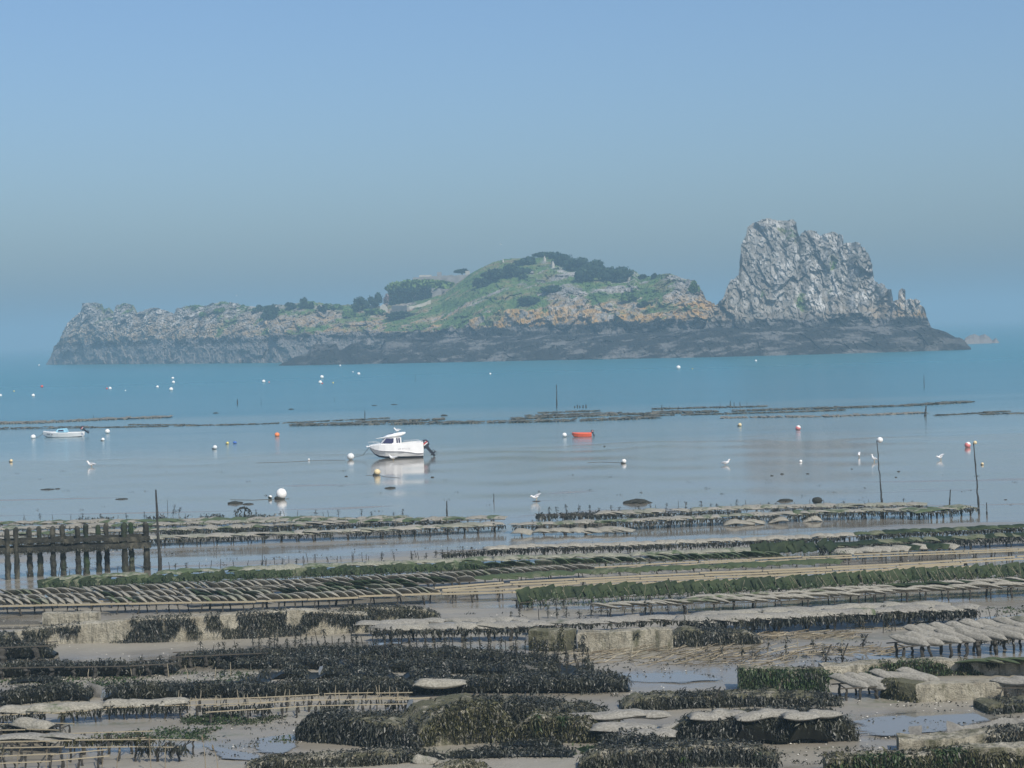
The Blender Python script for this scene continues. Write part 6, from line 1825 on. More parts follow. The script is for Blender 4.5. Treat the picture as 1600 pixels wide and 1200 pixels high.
# frame post right of the flaps
p = at(674, 1118)
root = empty('bent_frame', p); tag(root, 'rusty hooked frame post right of the grey flaps', 'frame')
s_ = p.y / FPX
MB().tube([(0, 0, -0.1), (0, 0, 28 * s_), (-0.02, 0, 28.5 * s_)], 0.05, 6).build('post', M['dark_rail'], root)
MB().tube([(0, 0, 28 * s_), (-0.5, 0, 27 * s_), (-1.1, 0.1, 25 * s_)], 0.022, 5).build('bar', M['tan_rail'], root)

# bottom left corner
P = trestles([(-20, 1170), (100, 1167), (200, 1166), (290, 1167)], 'weedy bottom left frame with a crooked right end', 'bottom left frames', 0.42, rail='tan_rail', leg='leg_dark', lw=1.5, rail_t=0.026, unit=2.2)
trestles([(-20, 1158), (90, 1156), (230, 1152)], 'rear bottom left frame with pale rails', 'bottom left frames', 0.36, rail='tan_rail', leg='leg_dark', lw=1.0, rail_t=0.024, unit=2.2)
trestles([(-20, 1194), (80, 1189), (172, 1181)], 'nearest bottom left frame with pale rails', 'bottom left frames', 0.40, rail='tan_rail', leg='leg_dark', lw=1.3, rail_t=0.024, unit=2.2)
hang_weed(P, 'weed', 'dark weed on the bottom left frames', 40, 0.28, 0.045, 0.9, seed=35, patch=0.42)
hang_weed(unwrap([(100, 1156), (240, 1154)], 0.4), 'weed_olive', 'olive weed on the rear bottom left frame', 70, 0.22, 0.04, 0.6, seed=36, patch=0.35)
P = unwrap([(-20, 1160), (60, 1158), (130, 1157)], 0.36)
bags(P, 'bag_grey', 'flat grey bag lying on the rear bottom left frame', 'flat grey bags in the bottom left corner', 0.8, 8, 4, (1.4, 1.1, 0.7), 0.35, True, 0.0, 5)

# bags on the weedy blocks in the centre foreground
def lone_bag(px, py, rz, mat, label, size=(1.3, 1.1, 1.3), lift=0.3, tilt=0.0):
    p = at(px, py, lift)
    o = link('oyster_bag', bag_mesh(mat, int(px) % 3, True), None, p, (tilt, 0.0, rz), size)
    tag(o, label, 'oyster bag', 'single bags lying on the weedy blocks'); COUNT['bag'] += 1
lone_bag(688, 1068, 0.02, 'bag', 'single pale bag on the dark rows in the centre, like a white plank', (1.7, 1.1, 1.5), 0.42, 0.05)
lone_bag(896, 1122, -0.05, 'bag_grey', 'left one of two flat grey bags over a dark gap in the centre', (1.6, 1.2, 1.1), 0.45)
lone_bag(965, 1118, 0.0, 'bag_grey', 'ridged grey bag over a dark gap in the centre', (1.7, 1.2, 1.3), 0.5)
lone_bag(1008, 1117, 0.0, 'bag_grey', 'right one of the grey bags over a dark gap in the centre', (1.5, 1.0, 1.2), 0.48)
lone_bag(975, 1138, -0.12, 'bag_grey', 'grey bag sloping down the black mound, upper of two', (1.9, 1.3, 1.2), 0.42, 0.1)
lone_bag(1010, 1148, -0.2, 'bag_grey', 'grey bag sloping down the black mound, lower of two', (1.7, 1.2, 1.2), 0.38, 0.1)
lone_bag(1055, 1136, 0.1, 'bag_grey', 'small grey bag right of the two sloping bags', (0.9, 0.9, 1.1), 0.36)
lone_bag(1104, 1121, 0.12, 'bag_grey', 'leftmost grey bag of the row lying on the broad black block', (1.05, 0.95, 1.2), 0.70, 0.06)
lone_bag(1140, 1117, -0.10, 'bag_grey', 'second grey bag from the left on the broad black block', (1.15, 1.0, 1.3), 0.72, -0.05)
lone_bag(1178, 1120, 0.16, 'bag_grey', 'third grey bag from the left on the broad black block', (1.1, 0.9, 1.2), 0.74, 0.08)
lone_bag(1216, 1115, -0.06, 'bag_grey', 'fourth grey bag from the left on the broad black block', (1.2, 1.0, 1.3), 0.76, 0.0)
lone_bag(1252, 1119, 0.10, 'bag_grey', 'fifth grey bag from the left on the broad black block', (1.1, 0.95, 1.1), 0.76, 0.07)
lone_bag(1288, 1116, -0.14, 'bag_grey', 'rightmost grey bag of the row lying on the broad black block', (1.0, 0.95, 1.2), 0.74, -0.04)
weed_row([(1090, 1124), (1180, 1124), (1300, 1122)], 'black weed tufts between the grey bags on the broad block', 0.72, 0.5, 130, 45, patch=0.42, lumps=0.1)
weed_row([(940, 1158), (1000, 1158), (1060, 1158)], 'black weed between the weedy wall and the broad block', 0.4, 1.4, 380, 40)
weed_row([(700, 1182), (800, 1180), (900, 1180)], 'black weed debris at the foot of the weedy wall', 0.10, 1.0, 260, 41, patch=0.2)
weed_row([(590, 1186), (640, 1182), (700, 1184)], 'grey weed debris left of the white stone', 0.10, 0.8, 220, 42, patch=0.2)
weed_row([(895, 1172), (960, 1176), (1060, 1178)], 'green weed strip at the foot of the concrete stump', 0.04, 0.8, 200, 43, 'weed_green', 0.2, patch=0.3)
weed_row([(780, 1160), (840, 1162), (880, 1162)], 'weed at the foot of the wall with the green patch', 0.15, 0.6, 200, 44, patch=0.3)
# plump bags of the right platform
P = trestles([(1312, 1076), (1380, 1072), (1470, 1064)], 'low frame under the slanted bags in front of the pale wall', 'frame of the right platform', 0.40, lw=1.6, unit=2.0)
bags(P, 'bag_grey', 'slanted grey bag on the platform before the pale topped wall', 'slanted bags on the right platform', 0.52, 38, -4, (1.45, 0.62, 1.4), 0.45, True, 0.0, 5, 0.1, fat=True, dip=12)
P = trestles([(1556, 1074), (1620, 1074), (1680, 1074)], 'frame under the pale bags at the right edge', 'frame of the right platform', 0.42, lw=1.6, unit=2.0)
bags(P, 'bag_grey', 'pale bag heaped on the frame at the right edge', 'bags on the frame at the right edge', 0.5, 24, -12, (1.5, 1.1, 1.2), 0.5, True, 0.0, 6, fat=True)
P = unwrap([(1500, 1040), (1570, 1038), (1650, 1036)], 0.42)
bags(P, 'bag_olive', 'olive slanted bag lying on the pale topped wall at right', 'olive bags on the pale topped wall', 0.5, 30, -14, (1.2, 1.0, 0.8), 0.3, True, 0.0, 6)
lone_bag(1558, 982, 0.3, 'bag', 'rounded pale bag end on the weed heap above the plump rows', (0.9, 1.0, 1.4), 0.2)
lone_bag(664, 1190, -0.3, 'bag', 'white rounded stone like bag at the bottom left of the centre', (0.7, 0.7, 1.6), 0.05)

# ------------------------------------------------------------------ fallen reeds, sticks, debris
def reed_litter(x0, y0, x1, y1, n, label, seed=0, L=(0.3, 1.1), hmax=0.25):
    rg = np.random.default_rng(seed + 300)
    mb = MB()
    for _ in range(n):
        t = rg.random()
        p = at(x0 + (x1 - x0) * t, rg.uniform(min(y0, y1), max(y0, y1)))
        a = rg.normal(0.0, 0.5); l = rg.uniform(*L)
        dz = rg.uniform(0, hmax)
        mb.tube([(p.x - math.cos(a) * l / 2, p.y - math.sin(a) * l / 2, p.z + 0.02), (p.x + math.cos(a) * l / 2, p.y + math.sin(a) * l / 2, p.z + 0.02 + dz)], 0.012, 4, tint=rg.random())
    tag(mb.build('reed_litter', M['straw']), label, 'reeds', None, 'stuff')
reed_litter(890, 1014, 1240, 1040, 230, 'fallen dry reeds strewn before the pale wall in the centre', 1)
reed_litter(1240, 1010, 1400, 1026, 80, 'sparser dry reeds strewn right of the stakes', 2, hmax=0.1)
reed_litter(1180, 988, 1340, 1000, 90, 'dry reeds and rails lying under the long grey row', 3, hmax=0.08)
reed_litter(1470, 1075, 1580, 1084, 60, 'orange reeds lying along the foot of the pale foreground wall', 4, (0.5, 1.2), 0.05)
reed_litter(1330, 972, 1500, 984, 40, 'reeds behind the plump bags', 5, hmax=0.08)
def reed(px, y1, y0, dx, label, head=True):
    p = at(px, y1); s = p.y / FPX
    root = empty('reed_stalk', p); tag(root, label, 'reed', 'dry reed stalks in the bottom left corner')
    H = (y1 - y0) * s
    MB().tube([(0, 0, -0.1), (dx * 0.3 * s, 0, H * 0.6), (dx * s, 0, H)], [0.014, 0.011, 0.007], 5, tint=0.5).build('stalk', M['straw'], root)
    if head: MB().tube([(dx * 0.9 * s, 0, H * 0.88), (dx * s, 0, H * 0.97), (dx * 1.1 * s, 0, H * 1.08)], [0.012, 0.035, 0.008], 6, tint=0.2).build('seed_head', M['straw'], root)
reed(322, 1212, 1152, -4, 'tallest dry reed stalk with a dark head, right of the bottom left frames')
reed(342, 1212, 1166, -8, 'leaning reed stalk with a dark head, rightmost in the bottom left')
reed(236, 1206, 1154, -1, 'straight pale reed stalk in front of the bottom left frame')
reed(258, 1200, 1160, 3, 'thin reed stalk beside the straight pale one', False)
reed(158, 1204, 1166, 14, 'curved orange reed stalk bending right in the bottom left', False)
reed(182, 1206, 1172, 6, 'short dark reed stalk right of the curved orange one')
reed(1, 1206, 1166, 8, 'reed stalk at the left edge of the bottom corner', False)
reed(26, 1204, 1164, 9, 'slanted reed stalk next to the left edge', False)
reed(72, 1204, 1170, 3, 'faint reed stalk between the slanted and curved ones', False)
reed(105, 1204, 1178, 1, 'short reed stalk left of the curved orange one', False)

def scatter_shells():
    rg = np.random.default_rng(55)
    mb = MB()
    zones = [(1330, 1085, 1600, 1160, 260), (940, 1030, 1300, 1090, 90), (0, 1000, 600, 1030, 110), (330, 1110, 640, 1190, 60), (900, 1160, 1380, 1195, 60), (0, 860, 1600, 880, 60), (0, 950, 1600, 1000, 120), (0, 1050, 420, 1075, 60), (0, 835, 1600, 860, 60)]
    for x0, y0, x1, y1, k in zones:
        for _ in range(int(k * 0.7)):
            p = at(rg.uniform(x0, x1), rg.uniform(y0, y1))
            r = rg.uniform(0.015, 0.042); a = rg.uniform(0, 6.28)
            v = [(p.x + r * math.cos(a + q) * (1 if i % 2 else 0.7), p.y + r * math.sin(a + q), p.z + 0.015) for i, q in enumerate(np.arange(6) * math.pi / 3)]
            v.append((p.x, p.y, p.z + 0.015 + r * 0.5))
            mb.add(v, [(i, (i + 1) % 6, 6) for i in range(6)])
    tag(mb.build('shell_litter', M['shell']), 'white oyster shells scattered over the mud', 'shells', None, 'stuff')
scatter_shells()
def scatter_weed():
    rg = np.random.default_rng(66)
    mb = MB()
    zones = [(0, 1035, 420, 1075, 160), (940, 1030, 1300, 1060, 60), (1320, 1085, 1600, 1160, 80), (250, 1120, 460, 1190, 60), (900, 1165, 1380, 1196, 80), (0, 855, 1600, 885, 90), (0, 950, 1600, 990, 140), (1030, 985, 1400, 1035, 120), (0, 735, 1600, 800, 60), (700, 1065, 970, 1090, 20)]
    for x0, y0, x1, y1, k in zones:
        for _ in range(k):
            p = at(rg.uniform(x0, x1), rg.uniform(y0, y1))
            m = int(rg.integers(3, 12))
            A = np.array([(p.x + rg.normal(0, 0.16), p.y + rg.normal(0, 0.10), p.z + 0.03) for _ in range(m)])
            fronds(mb, A, (rg.normal(0, 0.5), -0.3, 0.3), 0.16, 0.05, 0.8, None, rg)
    tag(mb.build('weed_scraps', M['weed']), 'small dark seaweed scraps strewn over the mud', 'seaweed', None, 'stuff')
scatter_weed()
def green_carpet():
    rg = np.random.default_rng(77)
    mb = MB()
    zones = [(290, 1116, 460, 1132, 900), (120, 1138, 340, 1156, 500), (0, 1050, 400, 1072, 800), (460, 1045, 520, 1062, 60), (900, 1172, 1080, 1180, 400), (410, 1150, 460, 1162, 120), (1540, 950, 1620, 958, 160)]
    for x0, y0, x1, y1, k in zones:
        for _ in range(k):
            p = at(rg.uniform(x0, x1), rg.uniform(y0, y1))
            if float(fbm(p.x * 0.5, p.y * 0.9, 1, 3, 3)) < 0.47: continue
            A = np.array([(p.x + rg.normal(0, 0.12), p.y + rg.normal(0, 0.12), p.z + 0.01) for _ in range(5)])
            fronds(mb, A, (rg.normal(0, 0.6), -0.4, 0.15), 0.14, 0.06, 0.5, None, rg)
    tag(mb.build('green_algae', M['weed_green']), 'flat green algae growing on the wet mud', 'algae', None, 'stuff')
green_carpet()

# ------------------------------------------------------------------ pools left by the tide
def pool(pts, label, seed=0):
    """pts: pixel outline of a shallow pool."""
    P = [at(x, y) for x, y in pts]
    z = max(gz(p.x, p.y) for p in P) + 0.03
    n = len(P)
    c = sum((p for p in P), Vector()) / n
    ring = [P[i].lerp(P[(i + 1) % n], k / 6) for i in range(n) for k in range(6)]
    m = len(ring)
    mb = MB()
    V, T = [], []
    for f, t in ((1.3, 0.0), (1.0, 0.45), (0.7, 0.75), (0.35, 1.0)):
        V += [(c.x + (q.x - c.x) * f, c.y + (q.y - c.y) * f, z) for q in ring]; T += [t] * m
    V.append((c.x, c.y, z)); T.append(1.0)
    F = [(k * m + i, k * m + (i + 1) % m, (k + 1) * m + (i + 1) % m, (k + 1) * m + i) for k in range(3) for i in range(m)] + [(3 * m + i, 3 * m + (i + 1) % m, 4 * m) for i in range(m)]
    mb.add(V, F, 0, np.array(T))
    tag(mb.build('tide_pool', M['pool']), label, 'pool', None, 'structure')
pool([(968, 1056), (1030, 1053), (1110, 1058), (1118, 1064), (1060, 1068), (985, 1067)], 'pale blue pool on the mud right of the stake thicket')
pool([(1345, 1128), (1420, 1115), (1500, 1113), (1560, 1122), (1480, 1142), (1400, 1152), (1350, 1145)], 'broad pool on the mud at the lower right', 1)
pool([(405, 1156), (460, 1150), (462, 1168), (440, 1178), (400, 1176)], 'small blue pool at the left end of the long black wall', 2)
pool([(320, 1166), (400, 1180), (420, 1192), (350, 1186)], 'narrow pool strip right of the reed stalks', 3)
pool([(1330, 1020), (1420, 1022), (1425, 1032), (1350, 1034)], 'pool under the plump bags at right', 4)
pool([(400, 1010), (560, 1004), (640, 1006), (560, 1014), (420, 1018)], 'long thin pool before the long pale wall', 5)
pool([(0, 968), (60, 972), (70, 980), (-10, 984)], 'pool at the left edge before the long wall', 6)
pool([(1180, 1085), (1250, 1083), (1260, 1086), (1190, 1089)], 'small pool left of the green faced wall', 7)
pool([(850, 1106), (880, 1104), (880, 1110), (855, 1112)], 'little pool above the right end of the weedy wall', 8)
pool([(1500, 968), (1600, 962), (1620, 970), (1520, 974)], 'pool right of the long grey row', 9)

# weed drips along the tops of the pale walls, and growth on the far rows
strands([(905, 1000), (1050, 996)], 0.05, 60, 'weed', 'black weed dripping from the top of the pale wall in the centre', 0.3, 0.05, 11, 0.5)
strands([(70, 982), (170, 976), (300, 972), (400, 966), (560, 962)], 0.05, 26, 'weed', 'black weed dripping from the top of the long pale wall', 0.26, 0.06, 12, 0.7)
strands([(1434, 1072), (1560, 1068)], 0.02, 30, 'weed', 'black weed along the pool on the pale foreground wall', 0.2, 0.03, 13, 0.5)
strands([(-20, 819), (500, 810)], 0.45, 14, 'weed_olive', 'brown weed scraps on the rearmost far left bags', 0.2, 0.08, 14, 1.4, 0.07)
strands([(-20, 829), (250, 822), (640, 810)], 0.45, 16, 'weed', 'dark weed scraps on the second far left bags', 0.22, 0.1, 15, 1.4, 0.07)
strands([(-20, 838), (300, 829), (560, 818), (790, 811)], 0.47, 12, 'weed_olive', 'brown weed scraps on the third far left bags', 0.2, 0.08, 16, 1.4, 0.07)
strands([(240, 843), (400, 838), (560, 832), (790, 821)], 0.47, 9, 'weed', 'dark weed scraps on the front far left bags', 0.2, 0.08, 17, 1.4, 0.07)
strands([(840, 806), (1000, 803), (1200, 795), (1450, 790)], 0.55, 14, 'weed', 'dark weed scraps on the back far right bags', 0.22, 0.1, 18, 1.4, 0.07)
strands([(800, 823), (1000, 816), (1100, 811), (1300, 802), (1530, 794)], 0.5, 12, 'weed_olive', 'brown weed scraps on the front far right bags', 0.2, 0.1, 19, 1.4, 0.07)
strands([(690, 866), (800, 858), (1000, 853), (1340, 838)], 0.52, 8, 'weed_olive', 'brown weed scraps on the first near row', 0.18, 0.05, 20, 1.2)
strands([(930, 951), (1200, 940), (1600, 917)], 0.5, 4, 'weed', 'dark weed scraps on the woven looking rows', 0.16, 0.05, 21, 1.0)
strands([(578, 986), (832, 981)], 0.55, 16, 'weed', 'dark weed scraps on the short grey row', 0.2, 0.06, 22, 1.2)
strands([(1062, 972), (1330, 961), (1528, 954)], 0.6, 14, 'weed', 'dark weed scraps on the long grey row at right', 0.2, 0.06, 23, 1.2)

def slats(pts, lift, n, label, seed=0, L=0.75):
    """Thin pale sticks leaning along a row."""
    P = unwrap(pts, lift); rg = np.random.default_rng(seed + 500); mb = MB()
    st = polyline(P, 0.2)
    for _ in range(n):
        c, d, s = st[int(rg.integers(0, len(st) - 1))]
        l = L * rg.uniform(0.6, 1.1); a = rg.normal(0.5, 0.35)
        q = np.array(c) + np.array([rg.uniform(0, 0.2), -0.16 + rg.normal(0, 0.05), -0.1])
        mb.tube([q, q + np.array([-math.sin(a) * l, 0.18, math.cos(a) * l])], 0.008, 4, tint=0.4)
    tag(mb.build('leaning_sticks', M['leg_pale']), label, 'sticks', None, 'stuff')
slats([(820, 940), (1000, 931), (1200, 923), (1400, 910), (1600, 900)], 0.35, 60, 'thin pale sticks leaning against the long green curtain', 1)
slats([(60, 918), (400, 902), (760, 887)], 0.25, 45, 'thin pale sticks among the leaning green bags at left', 2, 0.5)
# ------------------------------------------------------------------ plants and walls on the island
from mathutils.bvhtree import BVHTree
def bvh_of(o):
    me = o.data
    v = np.empty(len(me.vertices) * 3, np.float32); me.vertices.foreach_get('co', v)
    f = np.empty(len(me.polygons) * 4, np.int32); me.polygons.foreach_get('vertices', f)
    return BVHTree.FromPolygons(v.reshape(-1, 3).tolist(), f.reshape(-1, 4).tolist())
BVH = bvh_of(main['obj'])
def on_island(px, py):
    """First point of the island under a photo pixel (looking further down if the pixel is sky)."""
    for k in range(40):
        d = ray(px, py + k * 1.0)
        h = BVH.ray_cast(Vector((0, 0, CAM_H)), d.normalized(), 5000)
        if h[0] is not None: return h[0]
    return at_dist(px, py, main['Y1'](px))

def leaf_mat(name, c0, c1, c2):
    n = NT(name)
    t = n.attr('tint')
    v = n.coord('World')
    m = n.math('ADD', n.math('MULTIPLY', t, 0.6), n.math('MULTIPLY', n.noise(v, 0.25, 4), 0.5))
    n.set(n.ramp(m, [(0.25, c0), (0.55, c1), (0.85, c2)]), 0.8, 0.2)
    return n.m
M['leaf_dark'] = leaf_mat('dark_evergreen_leaves', (0.010, 0.022, 0.013), (0.022, 0.045, 0.022), (0.05, 0.08, 0.035))
M['leaf_green'] = leaf_mat('green_leaves', (0.035, 0.07, 0.02), (0.08, 0.14, 0.035), (0.16, 0.23, 0.06))
M['leaf_bare'] = leaf_mat('bare_twigs', (0.12, 0.09, 0.085), (0.20, 0.15, 0.14), (0.28, 0.22, 0.20))
M['bark'] = simple('bark', (0.08, 0.065, 0.05), 0.9, 0.4, 1.0)
M['fort'] = simple('grey_fort_stone', (0.30, 0.285, 0.265), 0.9, 0.35, 0.35, (0.17, 0.16, 0.14), 0.4)
M['pale_stone'] = simple('pale_wall_stone', (0.48, 0.45, 0.38), 0.9, 0.3, 0.5)

def leaf_cloud(mb, c, r, n, size, rg, flat=0.0):
    """Leaf-sized faces spread through lumpy sub-clumps of an ellipsoid crown."""
    k = max(4, int(n / 60))
    a = rg.normal(0, 1, (k, 3)); a /= np.linalg.norm(a, axis=1)[:, None]
    a[:, 2] = np.abs(a[:, 2]) * 1.1 - 0.45
    cc = a * rg.uniform(0.35, 0.85, (k, 1))
    cr = rg.uniform(0.28, 0.5, k)
    i = rg.integers(0, k, n)
    d = rg.normal(0, 1, (n, 3)); d /= np.linalg.norm(d, axis=1)[:, None]
    p = cc[i] + d * cr[i][:, None] * rg.uniform(0.5, 1.05, (n, 1))
    p = p * np.array(r) + np.array(c)
    u = rg.normal(0, 1, (n, 3)); u /= np.linalg.norm(u, axis=1)[:, None]
    w = np.cross(u, rg.normal(0, 1, (n, 3))); w /= np.linalg.norm(w, axis=1)[:, None]
    s = size * rg.uniform(0.6, 1.4, (n, 1))
    V = np.stack([p - u * s, p + w * s * 0.7, p + u * s, p - w * s * 0.7], 1).reshape(-1, 3)
    mb.add(V, np.arange(4 * n).reshape(n, 4), 0, np.repeat(np.clip(rg.random(n) * 0.6 + (rg.random(k) * 0.4)[i], 0, 1), 4))
    for q, rr in zip(cc, cr):
        mb.ball(np.array(c) + q * np.array(r), 1.0, 8, 5, tuple(np.array(r) * rr * 0.75), tint=0.15)

def bush(px, py, wpx, hpx, label, mat='leaf_dark', name='shrub', cat='shrub', group=None, trunk=0.25, seed=0, sink=1.0):
    p = on_island(px, py)
    s = p.y / FPX
    w, h = wpx * s / 2, hpx * s
    root = empty(name, p)
    tag(root, label, cat, group)
    rg = np.random.default_rng(int(px * 13 + py))
    mb = MB()
    leaf_cloud(mb, (0, 0, h * 0.40), (w * 1.05, w * 0.8, h * 0.66), int(160 + wpx * 14), 0.55, rg)
    leaf_cloud(mb, (0, 0, h * 0.12), (w * 0.95, w * 0.7, h * 0.32), int(60 + wpx * 5), 0.5, rg)
    mb.build('crown', M[mat], root)
    MB().tube([(0, 0, -1.0), (0.1, 0, h * 0.3), (0.2, 0.1, h * 0.6)], [0.30, 0.24, 0.1], 6).build('trunk', M['bark'], root)
for a in [
    (884, 416, 44, 22, 'topmost dark bush at the left end of the bush belt on the hill'),
    (905, 424, 48, 24, 'dark bush second from the left in the bush belt on the hill'),
    (918, 438, 44, 30, 'lowest dark bush hanging down in the bush belt on the hill'),
    (932, 428, 40, 24, 'dark bush in the middle of the bush belt on the hill'),
    (962, 440, 52, 28, 'rightmost dark bush of the bush belt on the hill'),
    (942, 438, 36, 20, 'low dark bush between the middle and rightmost ones on the hill'),
    (800, 432, 56, 22, 'wide dark bush on the left flank of the hill'),
    (772, 438, 48, 20, 'dark bush left of the wide one on the hill flank'),
    (754, 448, 26, 16, 'lowest small dark bush on the left flank of the hill'),
    (823, 414, 44, 14, 'dark low bush just below the left of the hilltop'),
    (846, 402, 34, 10, 'low scrub on the very top of the hill'),
    (866, 404, 30, 11, 'low scrub right of the hilltop beside the bush belt'),
    (818, 436, 14, 9, 'tiny dark bush below the wide one on the hill'),
    (862, 456, 40, 12, 'scrub patch on the bare slope below the bush belt'),
    (828, 476, 40, 14, 'scrub patch in the gully left of the grey outcrop'),
    (1004, 436, 16, 8, 'small bush on the crest right of the bush belt'),
    (1022, 436, 10, 10, 'tiny bush against the grey crag on the crest'),
    (1006, 478, 26, 10, 'scrub on the green slope below the grey crag'),
    (1085, 458, 22, 20, 'green scrub draping the right shoulder of the island', 'leaf_green'),
    (985, 470, 30, 16, 'green scrub on the slope under the rightmost bush', 'leaf_green'),
    (424, 498, 28, 26, 'large dark bush on the left ridge of the island'),
    (404, 486, 20, 10, 'low dark scrub left of the large ridge bush'),
    (455, 483, 28, 12, 'low rounded bush on the ridge right of the large one', 'leaf_dark'),
    (480, 482, 26, 18, 'round dark bush standing highest on the left ridge'),
    (503, 487, 18, 14, 'small round bush right of the highest ridge bush'),
    (525, 484, 34, 10, 'long low hedge of scrub on the ridge', 'leaf_green'),
    (545, 496, 30, 16, 'green scrub below the long low hedge', 'leaf_green'),
    (585, 492, 34, 12, 'green scrub beside the ruined gable', 'leaf_green'),
    (626, 495, 46, 9, 'dark hedge below the pale low wall', 'leaf_dark'),
    (345, 490, 20, 10, 'green tuft on the left ridge below the whitened crest', 'leaf_green'),
    (318, 496, 18, 10, 'green tuft left of the whitened crest', 'leaf_green'),
]:
    bush(*a)
bush(562, 486, 30, 26, 'rounded dark tree left of the pointed one by the green terrace', 'leaf_dark', 'evergreen_tree', 'tree')
bush(588, 477, 27, 32, 'pointed dark tree beside the green terrace', 'leaf_dark', 'evergreen_tree', 'tree')
bush(604, 474, 13, 24, 'bare purplish tree in front of the green terrace', 'leaf_bare', 'bare_tree', 'tree')

def box_between(x0, x1, ytop0, ytop1, ybot, Y, depth, name, mat, label, cat, crenel=0):
    a, b = at_dist(x0, ytop0, Y), at_dist(x1, ytop1, Y)
    zb = at_dist((x0 + x1) / 2, ybot, Y).z
    root = empty(name, (a.x, Y, zb))
    tag(root, label, cat)
    mb = MB(); n = 24
    secs = []
    for i in range(n + 1):
        q = a.lerp(b, i / n)
        z = q.z - zb + RNG.normal(0, 0.12)
        secs.append([(q.x - a.x, 0, -4), (q.x - a.x, 0, z), (q.x - a.x, depth, z), (q.x - a.x, depth, -4)])
    loft(mb, secs, 0, close=True)
    mb.build('masonry', M[mat], root)
    return root, a, b, zb
Yf = main['Y1'](650)
r, a, b, zb = box_between(607, 690, 452, 450, 480, Yf + 4, 6, 'terrace_wall', 'fort', 'tall terrace wall overgrown with dark ivy and a green top', 'wall')
rg = np.random.default_rng(5)
mb = MB()
n = 1500
P = np.stack([rg.uniform(0, (b.x - a.x) * 0.80, n), rg.uniform(-0.8, 0.2, n), rg.uniform(0, a.z - zb, n)], 1)
u = rg.normal(0, 1, (n, 3)) * 0.6; w = rg.normal(0, 1, (n, 3)) * 0.5
mb.add(np.stack([P - u, P + w, P + u, P - w], 1).reshape(-1, 3), np.arange(4 * n).reshape(n, 4), 0, np.repeat(rg.random(n) * 0.8, 4))
tag(mb.build('ivy', M['leaf_dark'], r), kind='stuff')
mb = MB()
n = 1300
X = rg.uniform(-1.5, b.x - a.x + 6, n)
top = (a.z - zb) + np.interp(X, [-1.5, 1, 8, 18, b.x - a.x, b.x - a.x + 6], [0.5, 2.6, 4.0, 4.2, 3.4, 2.0])
P = np.stack([X, rg.uniform(-0.5, 6, n), (a.z - zb) + (top - (a.z - zb)) * rg.random(n)], 1)
u = rg.normal(0, 1, (n, 3)) * 0.6; w = rg.normal(0, 1, (n, 3)) * 0.5
mb.add(np.stack([P - u, P + w, P + u, P - w], 1).reshape(-1, 3), np.arange(4 * n).reshape(n, 4), 0, np.repeat(rg.random(n) * 0.5 + 0.5, 4))
tag(mb.build('bank_foliage', M['leaf_green'], r), kind='stuff')
r2, a, b, zb = box_between(645, 742, 433.5, 428, 446, Yf + 14, 8, 'fort_wall', 'fort', 'long grey fort wall on the skyline left of the hill', 'wall')
for x0, x1, y0, y1, mt in ((655, 674, 430.5, 434, 'pale_stone'), (683, 690, 426, 432, 'fort'), (727, 734, 424, 430, 'pale_stone')):
    c0, c1 = at_dist(x0, y0, Yf + 14.5), at_dist(x1, y1, Yf + 14.5)
    MB().box(((c0.x + c1.x) / 2 - a.x, 1.5, (c0.z + c1.z) / 2 - zb), (c1.x - c0.x, 2.5, c0.z - c1.z + 0.4)).build('parapet_block', M[mt], r2)
# pine behind the fort wall
p = at_dist(722, 432, Yf + 26); s_ = p.y / FPX
root = empty('pine_tree', p); tag(root, 'flat topped pine behind the right end of the fort wall', 'tree')
mb = MB(); leaf_cloud(mb, (0, 0, 8 * s_), (17 * s_, 9 * s_, 6 * s_), 420, 0.5, np.random.default_rng(8)); mb.build('crown', M['leaf_dark'], root)
MB().tube([(0, 0, -6 * s_), (0.2, 0, 8 * s_)], [0.35, 0.2], 6).build('trunk', M['bark'], root)
# pale low walls and the ruined gable
def low_wall(pts, h, label, mat='pale_stone', name='stone_wall'):
    Pw = [on_island(x, y) for x, y in pts]
    root = empty(name, Pw[0]); tag(root, label, 'wall')
    mb = MB(); secs = []
    for q0, q1 in zip(Pw[:-1], Pw[1:]):
        for i in range(6):
            q = q0.lerp(q1, i / 6) - Pw[0]
            z = h + RNG.normal(0, 0.08)
            secs.append([(q.x, q.y - 0.5, q.z - 2), (q.x, q.y - 0.5, q.z + z), (q.x, q.y + 0.5, q.z + z), (q.x, q.y + 0.5, q.z - 2)])
    loft(mb, secs, 0, close=True)
    mb.build('masonry', M[mat], root)
low_wall([(576, 476), (588, 480), (600, 482)], 1.0, 'thin pale wall falling towards the ruined gable')
low_wall([(612, 486), (640, 484), (660, 479), (676, 472)], 1.5, 'pale wall curving up the slope right of the ruined gable')
low_wall([(612, 488), (626, 488), (638, 488)], 3.2, 'thicker pale wall standing just right of the ruined gable', 'fort')
p = on_island(600, 489); s_ = p.y / FPX
root = empty('ruined_gable', p); tag(root, 'small ruined stone gable between the pale walls', 'ruin')
w_, h_ = 6 * s_, 14 * s_
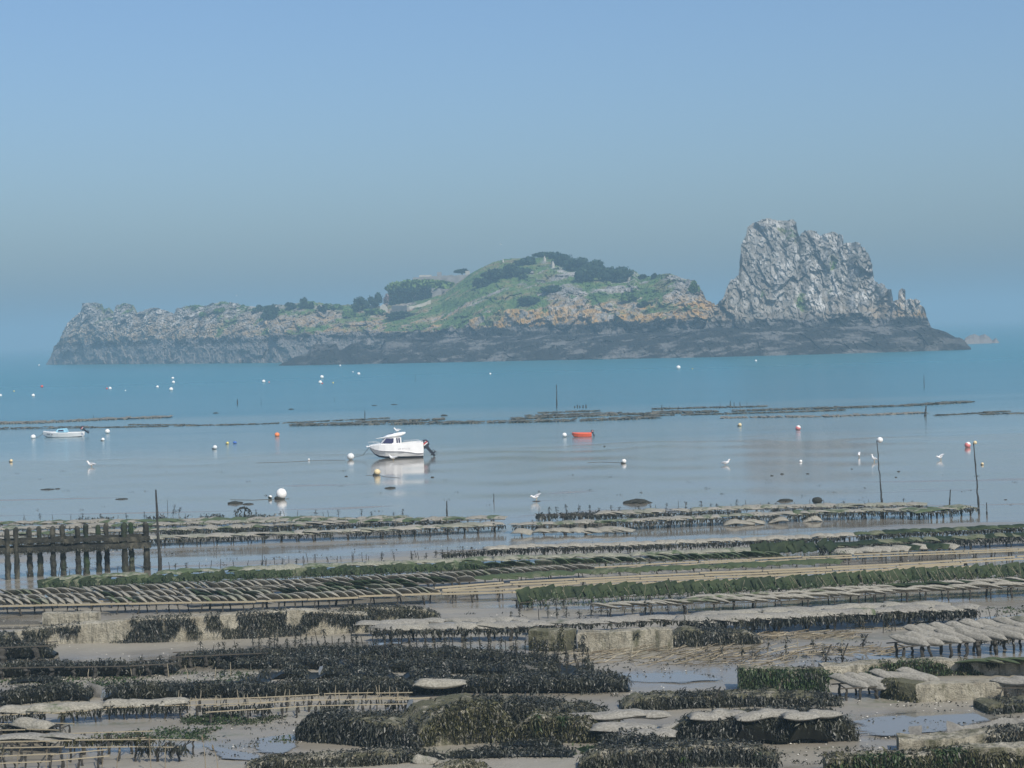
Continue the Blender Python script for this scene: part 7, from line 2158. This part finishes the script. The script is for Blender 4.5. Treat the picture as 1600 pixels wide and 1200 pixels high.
mb = MB(); loft(mb, [[(-w_, y, -2), (-w_, y, h_ * 0.75), (-w_ * 0.2, y, h_), (w_ * 0.5, y, h_ * 0.85), (w_, y, h_ * 0.5), (w_, y, -2)] for y in (0, 1.2)], 0, close=True)
mb.build('masonry', M['pale_stone'], root)
# rock pinnacles on the hill crest
for x, y, h, lab in ((851, 408, 7, 'small ochre rock pinnacle on the hilltop'), (864, 418, 9, 'ochre rock pinnacle at the left edge of the bush belt'), (984, 437, 12, 'pale rock pinnacle right of the bush belt'), (786, 410, 5, 'pale rock knob left of the hilltop')):
    p = on_island(x, y); s_ = p.y / FPX
    mb = MB().ball((0, 0, 0), 1.0, 10, 8)
    v = mb.v[-1]
    mb.v[-1] = v * (0.7 + 0.6 * fbm(v[:, 0] * 2 + x, v[:, 1] * 2, v[:, 2] * 2, 3, 3))[:, None] * np.array([h * 0.32 * s_, h * 0.3 * s_, h * s_])
    o = mb.build('rock_pinnacle', M['pinnacle'] if 'pinnacle' in M else M['pale_stone'], None, p)
    tag(o, lab, 'rock')
# two gulls in the air
def flying_gull(px, py, Y, label, rz):
    p = at_dist(px, py, Y)
    root = empty('flying_gull', p, rz, (1.6, 1.6, 1.6)); tag(root, label, 'gull')
    b = link('body', GB, root)
    wing = []
    for sg in (-1, 1):
        MB().add([(-0.1, 0.04 * sg, 0.03), (0.09, 0.04 * sg, 0.03), (0.05, 0.35 * sg, 0.14), (-0.12, 0.35 * sg, 0.15), (0.10, 0.68 * sg, 0.08), (0.04, 0.68 * sg, 0.085)], [(0, 1, 2, 3), (3, 2, 4, 5)]).build('wing', M['gull_grey'], b)
flying_gull(783, 382, 700, 'gull gliding in the sky above the left flank of the hill', 0.5)
flying_gull(199, 443, 800, 'gull flying in the sky above the left end of the island', 2.0)
flying_gull(370, 462, 800, 'gull flying just above the whitened crest of the left ridge', 1.0)
print('COUNT', COUNT, 'rods', NROD, 'tris', sum(len(o.data.loops) - 2 * len(o.data.polygons) for o in SC.objects if o.type == 'MESH'))
